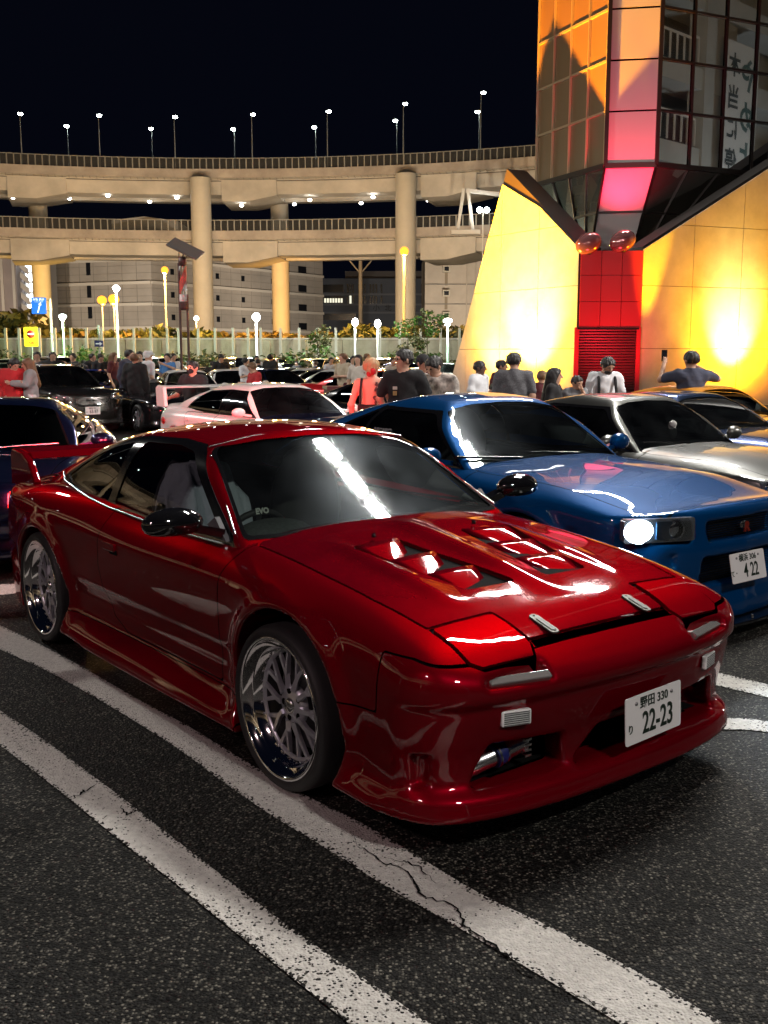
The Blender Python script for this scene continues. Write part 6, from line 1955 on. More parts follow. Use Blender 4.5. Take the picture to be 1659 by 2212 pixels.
# blue guide sign
Yb = 66.
r = empty('blue_road_sign', (place(122, Yb), Yb, zg(Yb)), 0, 'blue road guide sign with a white arrow on a white pole', 'sign')
zc = 1.58 + (765 - 664) * Yb / F_PX - zg(Yb)
q = MB(); q.bar((0, 0, 0), (0, 0, zc + .45), .17, n=10); q.obj('post', WPOLE, r)
dx = place(99, Yb) - place(122, Yb)
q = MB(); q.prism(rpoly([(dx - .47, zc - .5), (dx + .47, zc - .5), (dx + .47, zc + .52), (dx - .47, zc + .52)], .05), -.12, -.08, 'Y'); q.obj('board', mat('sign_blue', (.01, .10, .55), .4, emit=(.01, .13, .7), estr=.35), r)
q = MB()
for z in (-.3, .35): q.bar((dx + .3, -.06, zc + z), (0, 0, zc + z), .05, n=6)
q.obj('bracket', POLE, r)
SW = mat('sign_white')
q = MB(); q.prism([(dx - .12, zc - .42), (dx - .03, zc - .42), (dx + .10, zc + .05), (dx + .17, zc + .03), (dx + .12, zc + .22), (dx - .04, zc + .10), (dx + .03, zc + .08)], -.135, -.12, 'Y'); q.obj('arrow', SW, r)
link('lettering', text_mesh('本牧 銚子', .17, m=SW, depth=.002, bold=.004), r, loc=(dx, -.13, zc + .38), rot=(PI / 2, 0, 0))
link('lettering', text_mesh('Honmoku Choshi', .075, m=SW, depth=.002), r, loc=(dx, -.13, zc + .25), rot=(PI / 2, 0, 0))
# small arrow sign on a striped pole
Ya = 58.
r = empty('arrow_sign', (place(222, Ya), Ya, zg(Ya)), 0, 'small blue sign with a white arrow pointing right on a grey pole', 'sign')
zc = 1.58 + (765 - 743) * Ya / F_PX - zg(Ya)
q = MB(); q.bar((0, .04, 0), (0, .04, zc + 1.0), .1, n=8); q.obj('post', POLE, r)
q = MB(); q.box((0, 0, zc), (.50, .04, .34)); q.obj('board', mat('sign_navy', (.015, .03, .14), .4), r)
q = MB(); q.prism([(-.18, zc - .035), (.04, zc - .035), (.04, zc - .11), (.19, zc), (.04, zc + .11), (.04, zc + .035), (-.18, zc + .035)], -.03, -.02, 'Y'); q.obj('arrow', SW, r)
# solar and wind powered lamp
Yl = 30.
r = empty('solar_lamp', (place(405, Yl), Yl, zg(Yl)), 0, 'twin posted lamp with a tilted solar panel and a twisted wind rotor', 'lamp post')
BR = mat('brown_post', (.085, .045, .042), .45, .2)
k_ = Yl / F_PX
def LZ(v): return 1.58 + (765 - v) * k_ - zg(Yl)
for dx in (-8, 8):
    q = MB(); q.bar((dx * k_, 0, 0), (dx * k_, 0, LZ(575 if dx < 0 else 640)), .075, n=10); q.obj('post', BR, r)
q = MB(); q.lathe([(.0, LZ(562)), (.09, LZ(563)), (.12, LZ(570)), (.12, LZ(578)), (.05, LZ(582))], (0, 0, 0), 'Z', 16); q.obj('rotor_cap', BR, r)
q = MB()
for ph in (0, PI):
    vs = []
    n = 14
    for i in range(n + 1):
        t = i / n; z = LZ(640) + (LZ(582) - LZ(640)) * t; a = ph + t * PI * 1.1
        for s_ in range(5):
            b = a + (s_ - 2) * .45; vs.append((.11 * math.cos(b), .11 * math.sin(b), z))
    q.add(vs, [(i * 5 + j, i * 5 + j + 1, i * 5 + j + 6, i * 5 + j + 5) for i in range(n) for j in range(4)], 0 if ph == 0 else 1, True)
q.bar((0, 0, LZ(640)), (0, 0, LZ(582)), .03, n=6)
q.obj('wind_rotor', [mat('rotor_white', (.6, .62, .6), .4), mat('rotor_red', (.55, .08, .06), .4)], r)
q = MB(); q.lathe([(.0, LZ(640)), (.115, LZ(640)), (.115, LZ(655))], (0, 0, 0), 'Z', 18, 0); q.lathe([(.115, LZ(655)), (.115, LZ(668)), (.10, LZ(673)), (0, LZ(673))], (0, 0, 0), 'Z', 18, 1)
q.obj('battery_case', [mat('case_pink_white', (.62, .52, .50), .5), BR], r)
pn = MB()
M = Matrix.Translation((place(412, Yl) - place(405, Yl), 0, LZ(546))) @ Matrix.Rotation(.45, 4, 'Y') @ Matrix.Rotation(.42, 4, 'X')
pn.prism([(-.47, -.36), (.47, -.36), (.47, .36), (-.47, .36)], -.02, .02, 'Z', M=M)
po = pn.obj('solar_panel', mat('panel_back', (.20, .19, .18), .5, .3), r)
for i in range(4):
    for j in range(3):
        c = MB(); c.prism([(-.44 + i * .225, -.33 + j * .225), (-.24 + i * .225, -.33 + j * .225), (-.24 + i * .225, -.13 + j * .225), (-.44 + i * .225, -.13 + j * .225)], -.028, -.02, 'Z', M=M); c.obj('panel_cell', mat('panel_cell', (.07, .07, .075), .25), po)
q = MB(); q.bar((-.1, 0, LZ(566)), M @ Vector((-.2, 0, 0)), .03, n=5); q.bar((.1, 0, LZ(566)), M @ Vector((.1, .1, 0)), .03, n=5); q.bar((0, 0, LZ(566)), M @ Vector((0, -.1, 0)), .04, n=5); q.obj('panel_bracket', BR, r)
# ------------------------------------------------------------------ the glowing building at right
TW = mat('wedge_panel', (.62, .58, .50), .55, noise=(1.1, .16), bump=(20, .25, .01))
MULL = mat('mullion_dark', (.03, .022, .02), .35, .4)
def tower_glass(name, col, rough, diff):
    m = mat(name, col, rough, 0, spec=.9)
    b = m.node_tree.nodes['Principled BSDF']
    b.inputs['Coat Weight'].default_value = 1.; b.inputs['Coat Roughness'].default_value = .01; b.inputs['Coat IOR'].default_value = 2.0
    return m
GL_L = tower_glass('amber_lit_glass', (.20, .11, .04), .45, 1)  # amber of the floodlight is put into the left face's glass colour
GL_R = tower_glass('smoked_mirror_glass', (.016, .018, .020), .06, 0)
GL_R.node_tree.nodes['Principled BSDF'].inputs['Coat IOR'].default_value = 3.2
GL_U = tower_glass('underside_glass', (.035, .034, .028), .25, 0)
PINKP = mat('pale_metal_panel', (.52, .50, .50), .38, .15)
REDP = mat('red_enamel_panel', (.55, .02, .03), .4)
S1, S2 = (7.04, 34.0), (8.60, 33.75)
LF = (5.41, 37.75); RF = (13.35, 35.95)
tw = empty('glass_tower', (7.8, 35.5, zg(35)), 0, 'glass tower with amber left face, pink middle strip and dark mirror right face', 'tower')
O_ = Vector((7.8, 35.5, zg(35)))
def Lp(x, y, z): return (x - O_.x, y - O_.y, z - O_.z)
ZR = [7.5, 9.15, 10.68, 12.2, 13.72, 15.24, 16.76, 18.3]
def facet(a, b, n, glassm, name, slope=0.):
    """panes and mullions of one face, a (near) to b (far)"""
    a = np.array(a); b = np.array(b)
    d = (b - a) / np.linalg.norm(b - a); nrm = np.array([d[1], -d[0]])
    if nrm[1] > 0: nrm = -nrm
    for i in range(n):
        for j in range(len(ZR) - 1):
            p, q_ = a + (b - a) * (i + .02) / n, a + (b - a) * (i + .98) / n
            z0, z1 = ZR[j] + .02, ZR[j + 1] - .02
            tl = .0025 * math.sin(i * 3.7 + j * 2.3)        # panes never sit perfectly flush
            q = MB()
            vs = [Lp(p[0], p[1], z0), Lp(q_[0], q_[1], z0), Lp(q_[0] + nrm[0] * tl, q_[1] + nrm[1] * tl, z1), Lp(p[0] + nrm[0] * tl, p[1] + nrm[1] * tl, z1)]
            bk_ = [(v[0] - nrm[0] * .03, v[1] - nrm[1] * .03, v[2]) for v in vs]
            q.add(vs + bk_, [(0, 1, 2, 3), (4, 7, 6, 5), (0, 4, 5, 1), (1, 5, 6, 2), (2, 6, 7, 3), (3, 7, 4, 0)])
            q.obj(name, glassm, tw)
    for i in range(n + 1):
        p = a + (b - a) * i / n + nrm * .03
        q = MB(); q.bar(Lp(p[0], p[1], ZR[0]), Lp(p[0], p[1], ZR[-1]), .075, n=4); q.obj('mullion', MULL if name != 'amber_lit_pane' else AMB, tw)
    for z in ZR:
        p, q_ = a + nrm * .03, b + nrm * .03
        q = MB(); q.bar(Lp(p[0], p[1], z), Lp(q_[0], q_[1], z), .07, n=4); q.obj('transom', MULL if name != 'amber_lit_pane' else AMB, tw)
AMB = mat('amber_lit_mullion', (.40, .30, .18), .35, .3)  # lit copy of the mullion colour, amber light put in
facet(S1, LF, 4, GL_L, 'amber_lit_pane')
facet(S2, RF, 4, GL_R, 'dark_pane')
# middle strip
for j in range(len(ZR) - 1):
    q = MB(); q.add([Lp(S1[0] + .05, S1[1] - .02, ZR[j] + .03), Lp(S2[0] - .05, S2[1] - .02, ZR[j] + .03), Lp(S2[0] - .05, S2[1] - .02, ZR[j + 1] - .03), Lp(S1[0] + .05, S1[1] - .02, ZR[j + 1] - .03)], [(0, 1, 2, 3)])
    o = q.obj('strip_panel', PINKP, tw); sm = o.modifiers.new('thickness', 'SOLIDIFY'); sm.thickness = .04
for s_ in (S1, S2):
    q = MB(); q.bar(Lp(s_[0], s_[1] - .04, ZR[0]), Lp(s_[0], s_[1] - .04, ZR[-1]), .12, n=4); q.obj('corner_mullion', MULL, tw)
q = MB()
core = [Lp(S1[0], S1[1] + .05, 0)[:2], Lp(S2[0], S2[1] + .05, 0)[:2], Lp(RF[0], RF[1] + .05, 0)[:2], Lp(12.0, 40.5, 0)[:2], Lp(LF[0] + .05, LF[1], 0)[:2]]
q.prism(core, ZR[0] - O_.z, ZR[-1] + .3 - O_.z, 'Z'); q.obj('core', VOID, tw)
# inverted pyramid underside
B1, B2 = (6.75, 34.6), (8.05, 34.35)
ZB = 4.7
BL_, BRr = (6.5, 36.2), (9.6, 35.6)
under = [((S1, ZR[0]), (S2, ZR[0]), (B2, ZB), (B1, ZB), PINKP), ((LF, ZR[0]), (S1, ZR[0]), (B1, ZB), (BL_, ZB), GL_U), ((S2, ZR[0]), (RF, ZR[0]), (BRr, ZB), (B2, ZB), GL_U)]
for a, b, c, d, m_ in under:
    A, B_, C_, D_ = [Vector(Lp(p[0][0], p[0][1], p[1])) for p in (a, b, c, d)]
    nc = 1 if m_ is PINKP else 4
    for i in range(nc):
        for j in range(2):
            def P(s_, t_):
                return (A.lerp(B_, s_)).lerp(D_.lerp(C_, s_), t_)
            s0, s1, t0, t1 = (i + .015) / nc, (i + .985) / nc, j / 2 + .01, j / 2 + .49
            q = MB(); q.add([P(s0, t1), P(s1, t1), P(s1, t0), P(s0, t0)], [(0, 1, 2, 3)]); o = q.obj('soffit_panel', m_, tw); sm = o.modifiers.new('thickness', 'SOLIDIFY'); sm.thickness = .04
    for i in range(nc + 1):
        q = MB(); q.bar(A.lerp(B_, i / nc), D_.lerp(C_, i / nc), .07, n=4); q.obj('mullion', MULL, tw)
    for t_ in (0, .5, 1):
        q = MB(); q.bar(A.lerp(D_, t_), B_.lerp(C_, t_), .07 if t_ else .16, n=4); q.obj('transom', MULL, tw)
# lamps on the top of the tower
for i in range(4):
    x = 7.2 + i * 1.7; y = 33.9 + i * .55
    h = empty('roof_floodlight', (x, y - .2, ZR[-1] + .5), 0, 'white floodlight on top of the tower, above the frame', 'floodlight', 'floodlights on top of the tower')
    q = MB(); q.box((0, .25, 0), (1.45, .2, 1.0)); q.obj('lamp_case', mat('lamp_case'), h)
    area_light('floodlight', (x, y - .12, ZR[-1] + .5), (1.0, 4.5, 0), 1.35, 1300, (1, .98, .94), h, .9)
# ---- the two slanted plinth walls and the red booth between them
PB, PC = np.array([6.02, 32.4]), np.array([7.97, 32.4])
dl = np.array([-2.52, 3.9]); dl = dl / np.linalg.norm(dl)
dr = np.array([4.86, 1.95]); dr = dr / np.linalg.norm(dr)
def plinth(name, base, d, top, label, t=.55, nz=5, step=1.9, inward=1):
    """top: list of (distance along, height); panels are separate slabs"""
    r = empty(name, (base[0], base[1], zg(33)), 0, label, 'wall')
    nrm = np.array([-d[1], d[0]])
    if nrm[1] < 0: nrm = -nrm
    L = top[-1][0]
    zt = lambda s_: float(np.interp(s_, [p[0] for p in top], [p[1] for p in top]))
    def P(s_, z, off=0.): return (d[0] * s_ + nrm[0] * off, d[1] * s_ + nrm[1] * off, z - zg(33))
    rows = [-.4, 1.75, 3.68, 5.55, 7.5, 9.5, 12]
    cols = list(np.arange(0, L, step)) + [L]
    for i in range(len(cols) - 1):
        for j in range(len(rows) - 1):
            s0, s1 = cols[i] + .008, cols[i + 1] - .008
            z0, z1 = rows[j] + .008, rows[j + 1] - .008
            # clip the cell by the sloping top
            poly = [(s0, z0), (s1, z0), (s1, z1), (s0, z1)]
            out = []
            for a, b in zip(poly, poly[1:] + poly[:1]):
                fa, fb = a[1] - zt(a[0]), b[1] - zt(b[0])
                if fa <= 0: out.append(a)
                if fa * fb < 0:
                    # walk to the crossing
                    lo, hi = 0., 1.
                    for _ in range(20):
                        m = (lo + hi) / 2; p = (a[0] + (b[0] - a[0]) * m, a[1] + (b[1] - a[1]) * m)
                        if ((p[1] - zt(p[0])) > 0) == (fa > 0): lo = m
                        else: hi = m
                    out.append((a[0] + (b[0] - a[0]) * lo, a[1] + (b[1] - a[1]) * lo))
            if len(out) < 3: continue
            q = MB()
            n = len(out)
            vs = [P(a, b) for a, b in out] + [P(a, b, .05) for a, b in out]
            q.add(vs, [list(range(n)), list(range(n, 2 * n))[::-1]] + [(k, (k + 1) % n, n + (k + 1) % n, n + k) for k in range(n)])
            q.obj('wall_panel', TW, r)
    # the dark body behind the cladding, a little taller
    pts = [(0, -.4), (L, -.4)] + [(s_, z_ + .10) for s_, z_ in top[::-1]]
    q = MB(); n = len(pts)
    vs = [P(a, b, .052) for a, b in pts] + [P(a, b, t) for a, b in pts]
    q.add(vs, [list(range(n)), list(range(n, 2 * n))[::-1]] + [(k, (k + 1) % n, n + (k + 1) % n, n + k) for k in range(n)])
    q.obj('wall_core', mat('dark_coping', (.03, .022, .018), .6), r)
    return r, P
# left wall: distances measured on its own plane
def s_of(u, base, d):
    k = (u - 829.5) / F_PX
    return (k * base[1] - base[0]) / (d[0] - k * d[1])
sA = s_of(1083, PB, dl); YA = PB[1] + dl[1] * sA
zA = 1.58 + (765 - 390) * YA / F_PX
sL = s_of(958, PB, dl)
lw, LPf = plinth('left_plinth_wall', PB, dl, [(0, 4.75), (sA, zA), (sL, -.4)], 'tall triangular wall glowing yellow white, left of the red booth', .9)
sF = s_of(1659, PC, dr); YF = PC[1] + dr[1] * sF
zF = 1.58 + (765 - 365) * YF / F_PX
rw_, RPf = plinth('right_plinth_wall', PC, dr, [(0, 4.75), (sF, zF), (sF * 1.5, 4.75 + (zF - 4.75) * 1.5)], 'long sloping wall glowing yellow and orange, right of the red booth', .9)
# red booth
rb = empty('red_booth', (7.0, 32.4, zg(33)), 0, 'red panelled booth with a closed dark roller shutter between the glowing walls', 'booth')
zo = -zg(33)
yf = -.06
for i in range(3):
    for j, (z0, z1) in enumerate(((2.38, 3.18), (3.18, 3.98), (3.98, 4.72))):
        x0, x1 = -.96 + i * .64, -.96 + (i + 1) * .64
        q = MB(); q.box(((x0 + x1) / 2, yf, zo + (z0 + z1) / 2), (.625, .06, z1 - z0 - .015)); q.obj('red_panel', REDP, rb)
for x in (-1.02, .90):
    q = MB(); q.box((x, yf, zo + 1.2), (.14, .08, 2.4)); q.obj('red_jamb', REDP, rb)
q = MB(); q.box((-.06, .4, zo + 2.2), (1.9, .8, 5.0)); q.obj('booth_core', mat('dark_coping'), rb)
q = MB(); q.box((-.06, yf - .03, zo + 2.36), (1.9, .1, .05)); q.obj('shutter_head', MULL, rb)
SH = mat('shutter_slat', (.11, .03, .03), .45, .3)
for k in range(27):
    q = MB(); z = zo + .02 + k * .087
    q.prism([(yf + .03, z), (yf - .015, z + .01), (yf - .03, z + .045), (yf - .015, z + .075), (yf + .03, z + .082)], -.94, .82, 'X'); q.obj('shutter_slat', SH, rb)
# two round glass beacons on the booth
for i, (u, v) in enumerate(((1271, 526), (1345, 521))):
    p = at(u, v, 32.35)
    b_ = empty('round_lamp', (p[0], p[1], p[2]), 0, '%s round glass lamp on top of the red booth' % ('left' if i == 0 else 'right'), 'lamp')
    q = MB(); q.sphere((0, 0, 0), .36, 24, 16, 0, (1.12, .8, .92))
    for k in range(len(q.v)):
        x, y, z = q.v[k]; a = .3 * (1 if i == 0 else 1)
        q.v[k] = (x, y, z + .18 * x)
    q.obj('glass_bowl', mat('red_lit_bowl', (.55, .22, .22), .12, .55, coat=1), b_)  # red reflection is put into the bowl colour
    q = MB(); q.lathe([(.02, -.34), (.10, -.33), (.12, -.28)], (0, 0, 0), 'Z', 14); q.obj('lamp_foot', MULL, b_)
# ---- lights of the building
YEL = (1.0, .50, .025)
def ground_flood(loc, target, power, col, ang, label, rad=.12):
    r = empty('ground_floodlight', (loc[0], loc[1], zg(33)), 0, label, 'floodlight', 'floodlights at the foot of the glowing walls')
    q = MB(); q.box((0, 0, .18), (.34, .26, .2)); q.bar((0, 0, 0), (0, 0, .12), .06, n=6); q.obj('lamp_case', mat('lamp_case'), r)
    spot('flood', loc, target, power, col, ang, 1.0, rad, r)
nl = np.array([dl[1], -dl[0]]); nl = -nl if nl[1] > 0 else nl
nr = np.array([dr[1], -dr[0]]); nr = -nr if nr[1] > 0 else nr
def on(base, d, u, nrm, off):
    s_ = s_of(u, base, d); p = base + d * s_ + nrm * off
    return p
def wall_light(base, d, nrm, u, off, zc, p_core, p_wide, ang, label):
    p = on(base, d, u, nrm, off); t_ = on(base, d, u, nrm, 0)
    ground_flood((p[0], p[1], .15), (t_[0], t_[1], zc), p_core, (1, .50, .008) if off < 1.9 else (1, .60, .012), ang, label)
    spot('flood_core', (p[0], p[1], .3), (t_[0], t_[1], zc - .1), p_core * (1.0 if off < 1.9 else 1.3), (1, .86, .34), 50 if off < 1.9 else 62, 1., .1)
    spot('flood_spill', (p[0], p[1], .35), (t_[0], t_[1], 3.2), p_wide, (1, .33, .002), 165, .9, .12)
wall_light(PB, dl, nl, 1150, 2.0, 2.9, 2600, 1000, 110, 'yellow floodlight at the foot of the left glowing wall')
wall_light(PB, dl, nl, 1075, 2.0, 2.2, 900, 400, 100, 'second yellow floodlight at the foot of the left glowing wall, nearer its low corner')
wall_light(PC, dr, nr, 1570, 1.7, 2.5, 3300, 1100, 95, 'yellow floodlight at the foot of the right glowing wall')
wall_light(PC, dr, nr, 1840, 1.7, 2.3, 2000, 800, 95, 'floodlight at the foot of the right glowing wall, outside the frame')
# amber wash on the tower: from beyond the left wall's low corner, so the wall shades the lower panes
ground_flood((1.8, 33.4, .4), (6.2, 36, 13.5), 95000, (1, .36, .003), 70, 'amber floodlight left of the glowing wall aimed at the tower')
# red light on strip and booth
ground_flood((7.0, 30.2, .3), (7.0, 32.4, 2.6), 700, (1, .03, .06), 90, 'red floodlight in front of the booth')
spot('red_lamp_light', (7.35, 32.45, 5.35), (7.8, 33.9, 9.0), 1900, (1, .02, .07), 95, .8, .1)
spot('amber_lamp_light', (8.3, 31.6, .3), (8.25, 33.8, 14.5), 9000, (1, .48, .0), 22, .7, .1)
# ---- the building opposite, seen only as a reflection in the dark panes
na = np.array([RF[0] - S2[0], RF[1] - S2[1]]); na = na / np.linalg.norm(na); nn = np.array([na[1], -na[0]])
def mirrorp(x, y):
    v = np.array([x, y]) - np.array(S2); dd = v @ nn
    w = v - 2 * dd * nn
    return np.array(S2) + w
def virt(u, Y): return mirrorp(place(u, Y), Y)
pk = virt(1545, 62); p0 = virt(1440, 60); p1 = virt(1600, 66); p2 = virt(1400, 58)
r = empty('parking_ramp_building', (pk[0], pk[1], 0), 0, 'pale ramp building with a hanging banner, mirrored in the dark tower panes', 'building')
dv = (p1 - p0); dv = dv / np.linalg.norm(dv); ang = math.atan2(dv[1], dv[0])
tow = -np.array([math.cos(ang + PI / 2), math.sin(ang + PI / 2)])
if tow @ (np.array([11, 35]) - pk) < 0: tow = -tow
PALE = mat('ramp_concrete', (.42, .44, .43), .7, noise=(.4, .12))
def Q(s_, off, z): return (dv[0] * s_ + tow[0] * off, dv[1] * s_ + tow[1] * off, z)
q = MB()
for z in (4, 8.2, 12.4, 16.6, 20.8):
    q.bar(Q(-14, -1, z), Q(14, -1, z), 2.0, 1.1, n=4)
q.obj('floor_edge', PALE, r)
q = MB(); q.bar(Q(-1.2, -.6, 0), Q(-1.2, -.6, 26), 4.2, 1.0, n=4); q.bar(Q(9, -3, 0), Q(9, -3, 24), 6, 1, n=4); q.obj('stair_wall', PALE, r)
q = MB(); q.add([Q(-16, -5, 0), Q(16, -5, 0), Q(16, -5, 25), Q(-16, -5, 25)], [(0, 1, 2, 3)]); q.obj('back_wall', mat('ramp_dark', (.08, .09, .10), .8), r)
q = MB()
for z in (5.2, 9.4, 13.6, 17.8):
    for k in range(16): q.bar(Q(-14 + k * .7, -.2, z - .5), Q(-14 + k * .7, -.2, z + .9), .09, n=4)
    q.bar(Q(-14, -.2, z + .9), Q(-3.5, -.2, z + .9), .1, n=4)
q.obj('railing', mat('white_rail', (.7, .7, .68), .5), r, kind='stuff')
# banner: its text reads right from the ground and reversed in the glass
bn = empty('banner', (pk[0] + tow[0] * .6, pk[1] + tow[1] * .6, 0), 0, 'long white cloth banner with dark Japanese characters, seen mirrored in the tower panes', 'banner')
vx = dv.copy()
zax = math.atan2(dv[1], dv[0])
# face normal must be tow; choose the rotation that turns local -y into tow
rz_b = math.atan2(tow[0], -tow[1])
q = MB(); q.box((0, 0, 13.2), (3.6, .03, 11.5)); q.obj('cloth', mat('banner_cloth', (.62, .66, .68), .8), bn); bn.rotation_euler.z = rz_b
for i, ch in enumerate('本当に停めた'):
    link('lettering', text_mesh(ch, 1.35, m=mat('banner_ink', (.03, .05, .06), .7), depth=.004, bold=.03), bn, loc=(.95, -.03, 17.6 - i * 1.75), rot=(PI / 2, 0, 0))
for i, ch in enumerate('やめよう'):
    link('lettering', text_mesh(ch, 2.0, m=mat('banner_teal', (.05, .12, .13), .7), depth=.004, bold=.05), bn, loc=(-.75, -.03, 17.2 - i * 2.3), rot=(PI / 2, 0, 0))
area_light('facade_light', (pk[0] + tow[0] * 9, pk[1] + tow[1] * 9, 3), (pk[0], pk[1], 14), 1.5, 1300, (.95, 1, 1), r)
# ------------------------------------------------------------------ people
def caps(G, a, b, r0, r1):
    X, Y, Z = G
    a = np.array(a, float); b = np.array(b, float)
    d = b - a; L2 = float(d @ d) + 1e-9
    t = np.clip(((X - a[0]) * d[0] + (Y - a[1]) * d[1] + (Z - a[2]) * d[2]) / L2, 0, 1)
    return np.sqrt((X - a[0] - t * d[0]) ** 2 + (Y - a[1] - t * d[1]) ** 2 + (Z - a[2] - t * d[2]) ** 2) - (r0 + (r1 - r0) * t)
def ell(G, c, r):
    X, Y, Z = G
    k = np.sqrt(((X - c[0]) / r[0]) ** 2 + ((Y - c[1]) / r[1]) ** 2 + ((Z - c[2]) / r[2]) ** 2)
    return (k - 1) * min(r)
def grid(lo, hi, h):
    ax = [np.arange(lo[i], hi[i], h) for i in range(3)]
    return (ax[0][:, None, None], ax[1][None, :, None], ax[2][None, None, :]), [a[0] for a in ax]
SKIN = {'light': mat('skin_light', (.52, .31, .22), .55), 'tan': mat('skin_tan', (.38, .21, .14), .55), 'dark': mat('skin_dark', (.12, .065, .045), .5)}
HAIRS = {'black': mat('hair_black', (.012, .010, .010), .5, bump=(70, .5, .01)), 'brown': mat('hair_brown', (.13, .065, .03), .5, bump=(70, .5, .01)), 'blonde': mat('hair_blonde', (.42, .27, .13), .5, bump=(70, .5, .01)), 'white': mat('cap_white', (.7, .7, .7), .8)}
def cloth(name, c, **k): return mat('cloth_' + name, c, .9, bump=(14, .35, .03), **k)
CL = dict(black=cloth('black', (.013, .013, .015)), grey=cloth('grey', (.16, .16, .17)), white=cloth('white', (.62, .63, .66)), navy=cloth('navy', (.04, .045, .075)), red=cloth('red', (.40, .02, .025)), maroon=cloth('maroon', (.07, .01, .015)), blue=cloth('blue', (.05, .16, .38)), beige=cloth('beige', (.45, .38, .28)), tee=cloth('heather', (.10, .10, .11), noise=(60, .4)), hoodie=cloth('hoodie_grey', (.26, .27, .28)), cream=cloth('cream', (.55, .50, .44)), denim=cloth('denim', (.05, .07, .12)), khaki=cloth('khaki', (.28, .23, .12)),
          floral=cloth('floral', (.45, .40, .36), noise=(9, .95)))
